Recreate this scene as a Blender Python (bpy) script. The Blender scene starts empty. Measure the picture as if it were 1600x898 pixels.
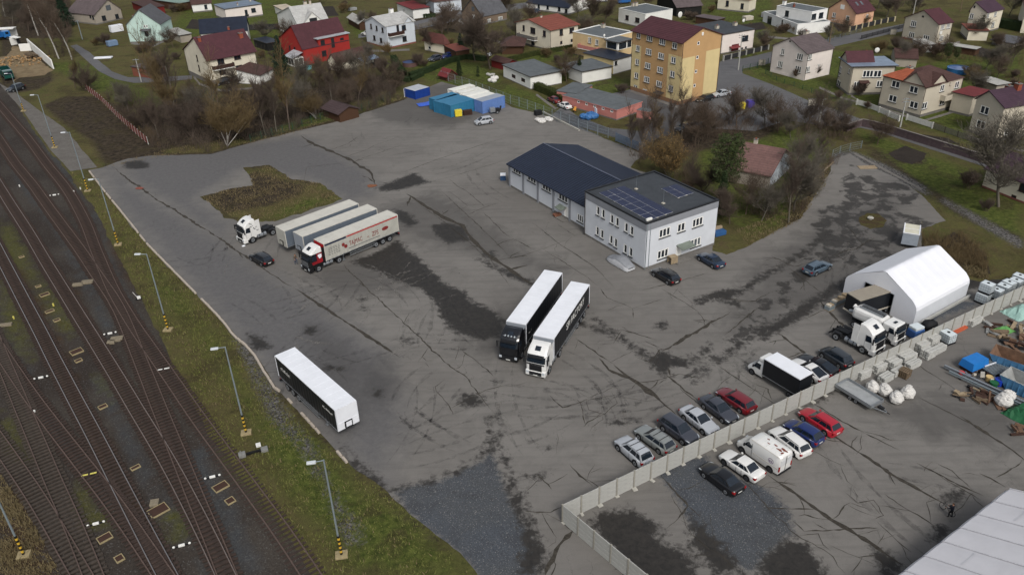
import bpy, bmesh, math, random
import numpy as np
from mathutils import Vector, Matrix
from mathutils.geometry import delaunay_2d_cdt
random.seed(7); RNG=np.random.RandomState(7)
S=bpy.context.scene; COL=S.collection
FP,PITCH,ROLL,CH=1254.4,0.52104344,-0.03125099,55.739267
cd=bpy.data.cameras.new('camera'); cam=bpy.data.objects.new('camera',cd); COL.objects.link(cam); S.camera=cam
cd.sensor_width=36; cd.lens=FP/1600*36; cd.clip_start=.5; cd.clip_end=6000
_F=Vector((0,math.cos(PITCH),-math.sin(PITCH))); _R0=Vector((1,0,0)); _U0=Vector((0,math.sin(PITCH),math.cos(PITCH)))
_c,_s=math.cos(ROLL),math.sin(ROLL); _R=_R0*_c+_U0*_s; _U=_U0*_c-_R0*_s
cam.matrix_world=Matrix(((_R.x,_U.x,-_F.x,0),(_R.y,_U.y,-_F.y,0),(_R.z,_U.z,-_F.z,CH),(0,0,0,1)))
W=bpy.data.worlds.new('World'); S.world=W; W.use_nodes=True
nt=W.node_tree; bg=nt.nodes['Background']; sky=nt.nodes.new('ShaderNodeTexSky'); sky.sky_type='NISHITA'; sky.sun_disc=False
SUN_EL,SUN_AZ=math.radians(46),math.radians(163)
sky.sun_elevation=SUN_EL; sky.sun_rotation=SUN_AZ; sky.dust_density=4; sky.air_density=1.2; sky.ozone_density=1
hs=nt.nodes.new('ShaderNodeHueSaturation'); hs.inputs['Saturation'].default_value=.38
nt.links.new(sky.outputs[0],hs.inputs['Color']); nt.links.new(hs.outputs[0],bg.inputs[0]); bg.inputs[1].default_value=.128
sl=bpy.data.lights.new('sun','SUN'); sl.energy=1.75; sl.angle=math.radians(18); sl.color=(1,.96,.9)
so=bpy.data.objects.new('sun',sl); COL.objects.link(so)
sd=Vector((math.sin(SUN_AZ)*math.cos(SUN_EL),math.cos(SUN_AZ)*math.cos(SUN_EL),math.sin(SUN_EL)))
so.rotation_euler=sd.to_track_quat('Z','Y').to_euler(); so.location=sd*200
S.view_settings.view_transform='Standard'; S.view_settings.look='None'; S.view_settings.gamma=1; S.view_settings.exposure=0.0
S.cycles.max_bounces=5; S.cycles.diffuse_bounces=3; S.cycles.transparent_max_bounces=6; S.cycles.caustics_reflective=False; S.cycles.caustics_refractive=False
def ray(u,v):
 x=(u-800)/FP; y=-(v-449)/FP
 return _R*x+_U*y+_F
def G(u,v,z=0.0):
 d=ray(u,v); t=(z-CH)/d.z
 return Vector((d.x*t,d.y*t,z))
def PX(p):
 q=Vector(p)-Vector((0,0,CH)); w=q.dot(_F)
 return 800+FP*q.dot(_R)/w, 449-FP*q.dot(_U)/w
def vdist(u,v): return G(u,v).length
def height_at(base,u,v):       # height of pixel (u,v) on the vertical through ground point base
 d=ray(u,v); t=base.y/d.y
 return CH+d.z*t
def lin(c):
 if isinstance(c,str):
  c=[int(c[i:i+2],16)/255 for i in (0,2,4)]
  return tuple(x/12.92 if x<=.04045 else ((x+.055)/1.055)**2.4 for x in c)
 return tuple(c)
class NT:
 def __init__(s,name):
  s.m=bpy.data.materials.new(name); s.m.use_nodes=True; s.t=s.m.node_tree
  s.b=s.t.nodes['Principled BSDF']
 def n(s,typ,ins=None,**kw):
  nd=s.t.nodes.new(typ)
  for k,v in kw.items(): setattr(nd,k,v)
  for k,v in (ins or {}).items():
   if isinstance(v,bpy.types.NodeSocket): s.t.links.new(v,nd.inputs[k])
   else: nd.inputs[k].default_value=v
  return nd
 def link(s,a,b): s.t.links.new(a,b)
 def pos(s,obj=False):
  return s.n('ShaderNodeTexCoord').outputs['Object'] if obj else s.n('ShaderNodeNewGeometry').outputs['Position']
 def noise(s,vec,scale,detail=4,rough=.55,dist=0):
  return s.n('ShaderNodeTexNoise',{'Vector':vec,'Scale':scale,'Detail':detail,'Roughness':rough,'Distortion':dist}).outputs['Fac']
 def ramp(s,fac,a,b,c0=0.0,c1=1.0):
  r=s.n('ShaderNodeMapRange',{'Value':fac,'From Min':a,'From Max':b,'To Min':c0,'To Max':c1}); r.clamp=True
  return r.outputs[0]
 def math(s,op,a,b=0.0,c=None):
  d={0:a,1:b}
  if c is not None: d[2]=c
  return s.n('ShaderNodeMath',d,operation=op).outputs[0]
 def mix(s,f,a,b,mode='MIX'):
  nd=s.t.nodes.new('ShaderNodeMix'); nd.data_type='RGBA'; nd.blend_type=mode
  for k,v in ((0,f),(6,a),(7,b)):
   if isinstance(v,bpy.types.NodeSocket): s.t.links.new(v,nd.inputs[k])
   elif k==0: nd.inputs[0].default_value=v
   else: nd.inputs[k].default_value=(*v,1) if len(v)==3 else v
  return nd.outputs[2]
 def attr(s,name): return s.n('ShaderNodeAttribute',attribute_name=name).outputs['Fac']
 def bump(s,h,strength=.3,dist=.05):
  b=s.n('ShaderNodeBump',{'Height':h,'Strength':strength,'Distance':dist}); s.link(b.outputs[0],s.b.inputs['Normal'])
 def out(s,col,rough=.8,metal=0,spec=.3):
  for k,v in (('Base Color',col),('Roughness',rough),('Metallic',metal),('Specular IOR Level',spec)):
   if isinstance(v,bpy.types.NodeSocket): s.link(v,s.b.inputs[k])
   else: s.b.inputs[k].default_value=(*v,1) if isinstance(v,tuple) and len(v)==3 else v
  return s.m
_MC={}
def mat(name,col,rough=.7,metal=0,var=.12,scale=1.5,spec=.35,dirt=0,bump=0,coat=0,fine=0):
 """plain surface: colour with grain, soft wear and optional dirt"""
 if name in _MC: return _MC[name]
 c=lin(col); t=NT(name); p=t.pos(True)
 n=t.noise(p,scale,5,.6)
 k=t.mix(t.ramp(n,.3,.7),tuple(x*(1-var) for x in c),tuple(min(1,x*(1+var*.6)) for x in c))
 if dirt:
  d=t.noise(p,scale*.35,6,.7,1.5)
  k=t.mix(t.ramp(d,.48,.78,0,dirt),k,tuple(x*.35+.01 for x in c))
 if fine:
  f=t.noise(p,scale*14,2,.5); k=t.mix(t.ramp(f,.35,.65,0,fine),k,tuple(x*.5 for x in c))
 if bump: t.bump(t.noise(p,scale*6,3),bump,.03)
 t.out(k,rough,metal,spec)
 if coat: t.b.inputs['Coat Weight'].default_value=coat; t.b.inputs['Coat Roughness'].default_value=.08
 _MC[name]=t.m; return t.m
def paint(name,col,metallic=.0): return mat('paint_'+name,col,.3,metallic,.05,.8,.5,dirt=.12,coat=.7)
class MB:
 def __init__(s): s.v=[];s.f=[];s.m=[];s.mats=[];s.sm=[]
 def mi(s,m):
  if m not in s.mats: s.mats.append(m)
  return s.mats.index(m)
 def quad(s,pts,m,smooth=False):
  i=len(s.v); s.v+= [tuple(p) for p in pts]; s.f.append(tuple(range(i,i+len(pts)))); s.m.append(s.mi(m)); s.sm.append(smooth); return s
 def mesh(s,vs,fs,m,smooth=False):
  i=len(s.v); s.v+=[tuple(p) for p in vs]; k=s.mi(m)
  for f in fs: s.f.append(tuple(i+a for a in f)); s.m.append(k); s.sm.append(smooth)
  return s
 def box(s,x0,x1,y0,y1,z0,z1,m,M=None,top=None,tap=(0,0)):
  a,b=tap
  V=[(x0,y0,z0),(x1,y0,z0),(x1,y1,z0),(x0,y1,z0),(x0+a,y0+b,z1),(x1-a,y0+b,z1),(x1-a,y1-b,z1),(x0+a,y1-b,z1)]
  if M is not None: V=[tuple(M@Vector(p)) for p in V]
  i=len(s.v); s.v+=V; k=s.mi(m); kt=s.mi(top) if top else k
  for n,f in enumerate(((3,2,1,0),(4,5,6,7),(0,1,5,4),(1,2,6,5),(2,3,7,6),(3,0,4,7))):
   s.f.append(tuple(i+q for q in f)); s.m.append(kt if n==1 else k); s.sm.append(False)
  return s
 def rbox(s,x0,x1,y0,y1,z0,z1,m,r=.05):
  """box with chamfered edges"""
  bm=bmesh.new(); bmesh.ops.create_cube(bm,size=1)
  for v in bm.verts: v.co=Vector(((x0+x1)/2+v.co.x*(x1-x0),(y0+y1)/2+v.co.y*(y1-y0),(z0+z1)/2+v.co.z*(z1-z0)))
  bmesh.ops.bevel(bm,geom=bm.edges[:],offset=r,segments=2,affect='EDGES',profile=.6)
  bm.verts.index_update(); s.mesh([v.co[:] for v in bm.verts],[[v.index for v in f.verts] for f in bm.faces],m,False); bm.free(); return s
 def prism(s,poly,z0,z1,m,top=None):
  n=len(poly);
  A=[(p[0],p[1],z0) for p in poly]; B=[(p[0],p[1],z1) for p in poly]
  s.mesh(A+B,[tuple(range(n,2*n))],top or m);
  i=len(s.v)-2*n; k=s.mi(m)
  for j in range(n):
   q=(j+1)%n; s.f.append((i+j,i+q,i+n+q,i+n+j)); s.m.append(k); s.sm.append(False)
  return s
 def extr(s,poly,x0,x1,m,axis='x'):
  """poly in (y,z) extruded along x (or (x,z) along y)"""
  n=len(poly)
  f=(lambda t,p:(t,p[0],p[1])) if axis=='x' else (lambda t,p:(p[0],t,p[1]))
  A=[f(x0,p) for p in poly]; B=[f(x1,p) for p in poly]; i=len(s.v); s.v+=A+B; k=s.mi(m)
  fs=[tuple(range(n))[::-1],tuple(range(n,2*n))]+[(j,(j+1)%n,n+(j+1)%n,n+j) for j in range(n)]
  for q in fs: s.f.append(tuple(i+a for a in q)); s.m.append(k); s.sm.append(False)
  return s
 def tube(s,p,q,r0,r1,m,n=8,cap=True,smooth=True):
  p=Vector(p);q=Vector(q);d=q-p
  if d.length<1e-6: return s
  a=d.to_track_quat('Z','Y').to_matrix(); V=[]
  for c,r in ((p,r0),(q,r1)):
   for i in range(n):
    t=2*math.pi*i/n; V.append(c+a@Vector((r*math.cos(t),r*math.sin(t),0)))
  F=[(i,(i+1)%n,n+(i+1)%n,n+i) for i in range(n)]
  s.mesh(V,F,m,smooth)
  if cap: s.mesh(V,[tuple(range(n))[::-1],tuple(range(n,2*n))],m,False)
  return s
 def ball(s,c,rx,ry,rz,m,n=10,k=6,jit=0,smooth=True,zmin=-1):
  V=[];F=[]
  for j in range(k+1):
   th=math.pi*j/k; zz=max(math.cos(th),zmin)
   for i in range(n):
    t=2*math.pi*i/n; g=1+random.uniform(-jit,jit)
    V.append((c[0]+rx*g*math.sin(th)*math.cos(t),c[1]+ry*g*math.sin(th)*math.sin(t),c[2]+rz*g*zz))
  for j in range(k):
   for i in range(n): F.append((j*n+i,(j+1)*n+i,(j+1)*n+(i+1)%n,j*n+(i+1)%n))
  return s.mesh(V,F,m,smooth)
 def data(s,name):
  me=bpy.data.meshes.new(name); me.from_pydata(s.v,[],s.f)
  for m in s.mats: me.materials.append(m)
  if len(s.f): me.polygons.foreach_set('material_index',s.m); me.polygons.foreach_set('use_smooth',s.sm)
  me.validate(); me.update(); return me
 def build(s,name,parent=None,**kw):
  return obj(name,s.data(name),parent,**kw)
def obj(name,me,parent=None,label=None,cat=None,group=None,kind=None,loc=None,rz=0):
 o=bpy.data.objects.new(name,me); COL.objects.link(o)
 if parent is not None: o.parent=parent
 if loc is not None: o.location=loc
 if rz: o.rotation_euler=(0,0,rz)
 return tag(o,label,cat,group,kind)
def tag(o,label=None,cat=None,group=None,kind=None):
 for k,v in (('label',label),('category',cat),('group',group),('kind',kind)):
  if v: o[k]=v
 return o
def thing(name,label,cat,loc=(0,0,0),rz=0,group=None):
 return obj(name,None,None,label,cat,group,None,loc,rz)
def copy_tree(o,parent=None):
 c=o.copy(); COL.objects.link(c); c.parent=parent
 for ch in list(o.children): copy_tree(ch,c)
 return c
def dup(o,loc,rz,label,group=None,scale=None):
 c=copy_tree(o); c.location=loc; c.rotation_euler=(0,0,rz); c['label']=label
 if group: c['group']=group
 if scale: c.scale=scale
 return c
def rawmesh(name,v,f,m,attrs=None):
 """numpy arrays -> mesh; f is (n,3) or (n,4)"""
 me=bpy.data.meshes.new(name); v=np.asarray(v,np.float32); f=np.asarray(f,np.int32)
 me.vertices.add(len(v)); me.vertices.foreach_set('co',v.ravel())
 k=f.shape[1]; me.loops.add(f.size); me.loops.foreach_set('vertex_index',f.ravel())
 me.polygons.add(len(f)); me.polygons.foreach_set('loop_start',np.arange(0,f.size,k,dtype=np.int32)); me.polygons.foreach_set('loop_total',np.full(len(f),k,np.int32))
 me.materials.append(m)
 for n,a in (attrs or {}).items():
  at=me.attributes.new(n,'FLOAT','POINT'); at.data.foreach_set('value',np.asarray(a,np.float32))
 me.update(calc_edges=True); return me
def text_mesh(body,size,m,extrude=.004,spacing=1.0,bold=0):
 c=bpy.data.curves.new('lettering','FONT'); c.body=body; c.size=size; c.extrude=extrude; c.align_x='CENTER'; c.align_y='CENTER'; c.space_character=spacing; c.offset=bold; c.resolution_u=2
 o=bpy.data.objects.new('lettering',c); COL.objects.link(o)
 me=bpy.data.meshes.new_from_object(o); bpy.data.objects.remove(o); bpy.data.curves.remove(c)
 me.materials.clear(); me.materials.append(m); return me
# ======================= GROUND =======================
def fract_outline(P,step=.6,amp=.35,closed=True,seed=0):
 """subdivide a world polygon and roughen its outline"""
 r=random.Random(seed); out=[]; n=len(P)
 for i in range(n if closed else n-1):
  a,b=P[i],P[(i+1)%n]; L=math.hypot(b[0]-a[0],b[1]-a[1]); k=max(1,int(L/step))
  nx,ny=-(b[1]-a[1])/max(L,1e-6),(b[0]-a[0])/max(L,1e-6)
  off=[0]*(k+1);
  for j in range(1,k): off[j]=off[j-1]*.72+r.uniform(-1,1)*amp*.6
  for j in range(k):
   w=min(1,2*min(j,k-j)/max(k,1)+.0)
   t=j/k; out.append((a[0]+(b[0]-a[0])*t+nx*off[j]*w,a[1]+(b[1]-a[1])*t+ny*off[j]*w))
 return out
def sdf(P,pts):
 """signed distance (positive inside) of points to polygon P"""
 P=np.asarray([(p[0],p[1]) for p in P]); d=np.full(len(pts),1e9); ins=np.zeros(len(pts),bool)
 for i in range(len(P)):
  a=P[i];b=P[(i+1)%len(P)]; ab=b-a; t=np.clip(((pts-a)@ab)/max(ab@ab,1e-9),0,1)
  d=np.minimum(d,np.hypot(*(pts-(a+t[:,None]*ab)).T))
  c=((a[1]>pts[:,1])!=(b[1]>pts[:,1])); x=(b[0]-a[0])*(pts[:,1]-a[1])/((b[1]-a[1]) if abs(b[1]-a[1])>1e-9 else 1e-9)+a[0]
  ins^=c&(pts[:,0]<x)
 return np.where(ins,d,-d)
def line_d(P,pts):
 P=np.asarray([(p[0],p[1]) for p in P]); d=np.full(len(pts),1e9)
 for i in range(len(P)-1):
  a=P[i];b=P[i+1];ab=b-a; t=np.clip(((pts-a)@ab)/(ab@ab),0,1); d=np.minimum(d,np.hypot(*(pts-(a+t[:,None]*ab)).T))
 return d
def gp(L): return [tuple(G(u,v)[:2]) for u,v in L]
def sheet(name,outline,z,m,step=1.5,fields=None,kind='structure',parent=None):
 P=outline; A=np.array(P); x0,y0=A.min(0); x1,y1=A.max(0)
 gx,gy=np.meshgrid(np.arange(x0,x1,step),np.arange(y0,y1,step)); pts=np.stack([gx.ravel(),gy.ravel()],1)
 pts=pts+RNG.uniform(-.2,.2,pts.shape)*step
 pts=pts[sdf(P,pts)>step*.45]
 co=[Vector(p) for p in P]+[Vector(p) for p in pts]
 n=len(P); r=delaunay_2d_cdt(co,[],[list(range(n))],1,1e-5)
 V=np.array([(p[0],p[1],z) for p in r[0]]); F=[f for f in r[2] if len(f)==3]
 F=np.array(F); a,b,c=V[F[:,0]],V[F[:,1]],V[F[:,2]]
 cr=(b[:,0]-a[:,0])*(c[:,1]-a[:,1])-(b[:,1]-a[:,1])*(c[:,0]-a[:,0]); F[cr<0]=F[cr<0][:,::-1]
 att={k:fn(V[:,:2]) for k,fn in (fields or {}).items()}
 return obj(name,rawmesh(name,V,F,m,att),parent,kind=kind)
def union(polys,base=-50):
 W_=[gp(p) for p in polys]
 def fn(pts):
  d=np.full(len(pts),float(base))
  for p in W_: d=np.maximum(d,sdf(p,pts))
  return np.clip(d,-8,8)
 return fn
def ell(u,v,a,b,n=10): return [(u+a*math.cos(2*math.pi*i/n),v+b*math.sin(2*math.pi*i/n)) for i in range(n)]
def band(L,w):
 """pixel polyline -> polygon half width w (pixels), as pixel list"""
 A=[];B=[]
 for i,(u,v) in enumerate(L):
  p=L[max(0,i-1)];q=L[min(len(L)-1,i+1)]; dx,dy=q[0]-p[0],q[1]-p[1]; n=math.hypot(dx,dy) or 1
  ww=w[i] if isinstance(w,(list,tuple)) else w
  A.append((u-dy/n*ww,v+dx/n*ww)); B.append((u+dy/n*ww,v-dx/n*ww))
 return A+B[::-1]
def m_grass():
 t=NT('grass_ground'); p=t.pos()
 a=t.noise(p,.05,4,.6); b=t.noise(p,.35,6,.7,.6); c=t.noise(p,2.2,6,.75); f=t.noise(p,14,3,.7)
 k=t.mix(t.ramp(a,.38,.62),(.085,.095,.028),(.112,.102,.040))
 k=t.mix(t.ramp(b,.42,.66),k,(.105,.082,.042))
 k=t.mix(t.ramp(c,.5,.72,0,.8),k,(.040,.032,.018)); k=t.mix(t.ramp(t.noise(p,1.1,4,.7,1.0),.52,.66,0,.75),k,(.125,.118,.038))
 lush=t.ramp(t.math('ADD',t.attr('lush'),t.math('MULTIPLY',t.math('SUBTRACT',b,.5),7)),-.8,1.6)
 k=t.mix(lush,k,t.mix(t.ramp(t.noise(p,1.3,5,.75),.36,.66),(.042,.058,.014),(.128,.150,.036)))
 dirt=t.ramp(t.math('ADD',t.attr('dirt'),t.math('MULTIPLY',t.math('SUBTRACT',c,.5),5)),-.5,.9)
 k=t.mix(dirt,k,t.mix(t.ramp(t.noise(p,.9,5,.75),.38,.62),(.022,.018,.014),(.080,.062,.042)))
 k=t.mix(t.ramp(t.noise(p,.16,5,.7,.8),.50,.62,0,.7),k,t.mix(t.ramp(c,.4,.6),(.035,.030,.014),(.085,.070,.034)))
 gv=t.ramp(t.math('ADD',t.attr('grav'),t.math('MULTIPLY',t.math('SUBTRACT',c,.5),4)),-.3,.7)
 vz=t.n('ShaderNodeTexVoronoi',{'Vector':p,'Scale':5.5}); sp=t.n('ShaderNodeSeparateColor',{0:vz.outputs['Color']}).outputs[0]
 k=t.mix(gv,k,t.mix(t.ramp(sp,.2,1),(.055,.052,.05),(.2,.195,.19)))
 k=t.mix(t.ramp(f,.35,.7,.0,.6),k,t.mix(.5,k,(.0,.0,.0)))
 t.bump(t.math('ADD',c,t.math('MULTIPLY',f,.6)),.7,.25)
 return t.out(k,.95,0,.1)
def m_asphalt(name,c0,c1,c2):
 t=NT(name); p=t.pos()
 a=t.noise(p,.045,5,.6,.4); b=t.noise(p,.3,7,.68,.8); c=t.noise(p,1.6,8,.72,.4); f=t.noise(p,22,3,.6)
 k=t.mix(t.ramp(a,.36,.66),c0,c1)
 k=t.mix(t.ramp(b,.45,.72,0,.55),k,c2)
 mp=t.n('ShaderNodeMapping',{'Vector':p,'Rotation':(0,0,.62),'Scale':(.09,1.1,1)}).outputs[0]
 k=t.mix(t.ramp(t.noise(mp,1.0,4,.6),.48,.74,0,.28),k,(.05,.048,.046))
 blue=t.ramp(t.math('ADD',t.attr('blue'),t.math('MULTIPLY',t.math('SUBTRACT',b,.5),5)),-2.0,2.5)
 k=t.mix(blue,k,t.mix(t.ramp(c,.35,.7),(.098,.096,.098),(.130,.126,.126)))
 pale=t.ramp(t.math('ADD',t.attr('pale'),t.math('MULTIPLY',t.math('SUBTRACT',c,.5),4)),-.5,.8)
 k=t.mix(pale,k,t.mix(t.ramp(b,.35,.7),(.155,.147,.135),(.205,.197,.185)))
 vz=t.n('ShaderNodeTexVoronoi',{'Vector':p,'Scale':21.0}); sp=t.n('ShaderNodeSeparateColor',{0:vz.outputs['Color']}).outputs[0]
 gr=t.ramp(t.math('ADD',t.attr('grav'),t.math('MULTIPLY',t.math('SUBTRACT',c,.5),3)),-.25,.45)
 gc=t.mix(t.ramp(sp,.0,1),(.036,.043,.053),(.088,.100,.120)); gc=t.mix(t.ramp(a,.35,.65,0,.5),gc,(.075,.07,.058))
 gc=t.mix(t.ramp(b,.5,.75,0,.7),gc,(.035,.036,.042)); gc=t.mix(t.ramp(sp,.965,.98),gc,(.26,.255,.24))
 k=t.mix(gr,k,gc)
 soft=t.ramp(t.math('ADD',t.attr('soft'),t.math('MULTIPLY',t.math('SUBTRACT',b,.5),6)),-2.2,1.8,0,.5)
 k=t.mix(soft,k,(.045,.043,.042))
 dk=t.math('ADD',t.attr('dark'),t.math('MULTIPLY',t.math('SUBTRACT',c,.5),3.4))
 dk=t.math('ADD',dk,t.math('MULTIPLY',t.math('SUBTRACT',t.noise(p,.75,6,.7),.5),3.0))
 dm=t.ramp(dk,-.35,.45)
 m2=t.math('ADD',t.attr('mott'),t.math('MULTIPLY',t.math('SUBTRACT',t.noise(p,.3,9,.7,.3),.5),11.0)); dm=t.math('MAXIMUM',dm,t.math('MULTIPLY',t.ramp(m2,.2,.75),.85))
 k=t.mix(dm,k,t.mix(t.ramp(c,.35,.65),(.018,.017,.016),(.040,.036,.032)))
 wv=t.n('ShaderNodeTexNoise',{'Vector':p,'Scale':.8,'Detail':5.0}).outputs['Color']
 vv=t.mix(.55,p,wv) if False else t.n('ShaderNodeVectorMath',{0:p,1:t.n('ShaderNodeVectorMath',{0:wv,'Scale':2.6},operation='SCALE').outputs[0]},operation='ADD').outputs[0]
 v1=t.n('ShaderNodeTexVoronoi',{'Vector':vv,'Scale':.23},feature='DISTANCE_TO_EDGE').outputs['Distance']
 cm=t.math('MULTIPLY',t.ramp(v1,.003,.008,1,0),t.ramp(t.noise(p,.12,3,.6),.56,.64))
 k=t.mix(t.math('MULTIPLY',cm,.45),k,(.03,.028,.026))
 k=t.mix(t.ramp(f,.3,.7,0,.42),k,t.mix(.45,k,(.0,.0,.0)))
 k=t.mix(t.ramp(f,.66,.8,0,.3),k,(.2,.2,.2))
 t.bump(t.math('ADD',t.math('MULTIPLY',f,.5),t.math('MULTIPLY',dm,-.6)),.35,.04)
 return t.out(k,t.ramp(dm,0,1,.88,.62),0,.3)
def m_ballast():
 t=NT('track_ballast'); p=t.pos()
 a=t.noise(p,.07,5,.6); b=t.noise(p,.4,6,.65,.5); c=t.noise(p,2.5,6,.7)
 vz=t.n('ShaderNodeTexVoronoi',{'Vector':p,'Scale':9.0}); sp=t.n('ShaderNodeSeparateColor',{0:vz.outputs['Color']}).outputs[0]
 k=t.mix(t.ramp(a,.4,.6),(.042,.034,.029),(.064,.055,.047))
 bl=t.ramp(t.math('ADD',t.attr('blue'),t.math('MULTIPLY',t.math('SUBTRACT',b,.5),3)),-.5,.9)
 k=t.mix(bl,k,(.058,.061,.064))
 gr=t.ramp(t.math('ADD',t.attr('weed'),t.math('MULTIPLY',t.math('SUBTRACT',b,.5),5)),-.6,1.2)
 k=t.mix(gr,k,t.mix(t.ramp(c,.35,.7),(.055,.056,.018),(.105,.100,.032)))
 rd=t.ramp(t.math('ADD',t.attr('rust'),t.math('MULTIPLY',t.math('SUBTRACT',b,.5),5)),-.6,1.2)
 k=t.mix(rd,k,t.mix(t.ramp(c,.35,.7),(.048,.024,.014),(.072,.050,.026)))
 k=t.mix(t.ramp(sp,.0,1,.0,.7),k,t.mix(.6,k,(0,0,0)))
 k=t.mix(t.ramp(sp,.9,.96,0,.55),k,(.12,.115,.11))
 t.bump(sp,.8,.06)
 return t.out(k,.93,0,.15)
MG=m_grass(); MGI=MG; MA=m_asphalt('yard_asphalt',(.154,.145,.135),(.194,.184,.171),(.118,.112,.104)); MBal=m_ballast()
MR=m_asphalt('street_asphalt',(.105,.105,.112),(.13,.13,.136),(.085,.085,.09))
lushP=[[(600,130),(640,118),(700,135),(790,160),(800,170),(840,175),(880,190),(850,150),(790,130),(760,100),(690,95),(600,95)],
 [(400,165),(430,150),(520,150),(570,180),(480,200),(430,205)],[(60,100),(130,95),(215,130),(270,170),(330,130),(300,180),(180,160),(130,130)],
 [(1140,110),(1180,118),(1250,150),(1345,190),(1345,200),(1500,260),(1600,290),(1600,380),(1560,370),(1480,330),(1440,300),(1380,250),(1330,200),(1180,135)],
 [(1180,120),(1290,150),(1440,200),(1520,225),(1600,150),(1600,60),(1450,100),(1340,80),(1210,80),(1140,85)],
 [(1120,340),(1180,370),(1220,350),(1280,290),(1300,230),(1290,200),(1100,200),(1090,260)],
 [(1100,0),(1210,0),(1200,60),(1100,40)],[(300,0),(480,0),(460,60),(330,90),(260,50)],[(430,60),(480,80),(440,100),(400,80)],
 [(555,60),(610,60),(600,30),(540,30)],[(930,105),(985,130),(985,165),(900,150)],[(780,120),(800,90),(900,75),(920,85),(840,100)],
 [(420,640),(500,680),(560,760),(640,800),(745,898),(560,898),(450,770),(380,640)],[(220,390),(270,440),(330,520),(400,620),(420,700),(330,560),(240,450)]]
dirtP=[[(65,165),(100,150),(150,150),(190,165),(240,220),(262,238),(240,246),(200,250),(165,262),(140,220),(100,195)],[(1385,240),(1410,228),(1450,240),(1445,258),(1405,255)],
 band([(160,262),(250,244),(330,243),(390,226),(455,208),(560,182),(640,155),(700,150)],5),[(390,215),(640,130),(640,110),(480,140),(390,180)],
 [(0,55),(20,50),(60,70),(80,105),(85,125),(60,140),(0,150)],band([(1360,235),(1420,280),(1500,330),(1600,380)],8),
 [(1240,360),(1255,345),(1290,290),(1320,245),(1345,230),(1300,240),(1270,290),(1220,350)],
 [(1400,395),(1450,370),(1500,380),(1540,410),(1545,440),(1500,420)],[(620,0),(760,0),(760,60),(640,40)],[(0,0),(110,0),(115,60),(0,60)],
 [(980,215),(1120,180),(1250,180),(1200,215),(1080,240),(1000,250)],[(270,150),(420,180),(440,210),(250,235),(200,200)],band([(395,545),(440,610),(500,680),(560,735),(610,775),(700,860)],6)]
gravP=[band([(345,470),(385,540),(430,640),(480,700),(520,780),(560,850)],[4,14,16,12,8,22]),band([(1325,238),(1390,270),(1450,300)],[6,10,6]),band([(1470,310),(1540,350),(1600,385)],[5,7,8]),[(1300,262),(1300,240),(1330,235),(1345,262)]]
pts0=gp([(-60,-5),(1660,-5),(1760,950),(-200,950)])
g_in=sheet('ground',[tuple(p) for p in pts0],0,MG,1.6,{'lush':union(lushP),'dirt':union(dirtP),'grav':union(gravP)})
R0=3000; fp=[Vector((p[0],p[1],-.004)) for p in pts0]
bx=[(-R0,-R0),(R0,-R0),(R0,R0),(-R0,R0)]
b=MB(); b.quad([(x,y,-.02) for x,y in bx],MG); b.build('terrain',kind='structure')
balP=[(-150,-5),(-8,120),(30,168),(75,235),(105,268),(128,300),(158,345),(182,395),(205,440),(232,490),(262,550),(290,610),(325,680),(375,745),(430,810),(505,930),(-260,930),(-380,300)]
weedP=[[(0,340),(30,360),(60,430),(100,470),(110,520),(90,520),(50,450),(0,400)],[(0,430),(20,450),(45,520),(55,560),(40,570),(10,520),(0,500)],[(80,450),(95,455),(130,520),(110,530)],[(150,580),(165,590),(175,625),(160,625)],
 [(0,640),(20,650),(45,700),(50,725),(30,720),(0,680)],[(130,800),(165,795),(175,830),(140,835)],[(255,800),(285,795),(300,840),(260,850)],[(330,660),(360,700),(420,790),(470,870),(400,790),(350,720)],band([(190,330),(215,400)],6),[(120,745),(150,790),(165,820),(120,790)]]
rustP=[[(0,740),(30,760),(70,850),(95,898),(0,898)],[(160,340),(175,345),(195,420),(215,450),(200,450),(175,395)],band([(105,440),(150,530),(190,600)],5),band([(20,420),(70,500),(110,590),(150,680),(200,780),(240,860)],9)]
blueP=[band([(0,215),(40,290),(90,350),(120,410),(150,470),(175,530)],[9]*6),band([(40,170),(90,250),(120,310),(135,350)],8),band([(150,330),(170,400),(200,470),(250,560)],6),band([(150,590),(190,660),(240,770),(300,850),(330,898)],10),band([(0,480),(40,580),(60,640),(120,720),(170,800)],6),band([(300,700),(340,790),(400,898)],20)]
sheet('track_bed',fract_outline(gp(balP),.9,.45,seed=3),.012,MBal,1.4,{'weed':union(weedP),'rust':union(rustP),'blue':union(blueP)})
yardP=[(160,262),(200,248),(240,243),(330,241),(390,224),(455,207),(520,192),(590,170),(630,157),(650,145),(690,128),(770,150),(800,168),(850,180),(905,198),(945,217),(985,232),(1005,242),(985,262),(1025,275),(1100,320),(1115,338),(1113,392),(1135,398),(1165,387),(1210,362),(1250,342),(1275,303),(1298,268),(1300,250),(1328,240),(1350,255),(1400,278),(1440,305),(1478,345),(1440,358),(1440,385),(1445,420),(1530,440),(1600,430),(1750,420),(1850,930),(765,930),(735,882),(700,848),(640,803),(600,763),(548,727),(522,700),(500,676),(478,654),(437,612),(415,578),(398,553),(375,530),(335,487),(300,452),(230,382),(187,328),(163,298),(138,266)]
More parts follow.
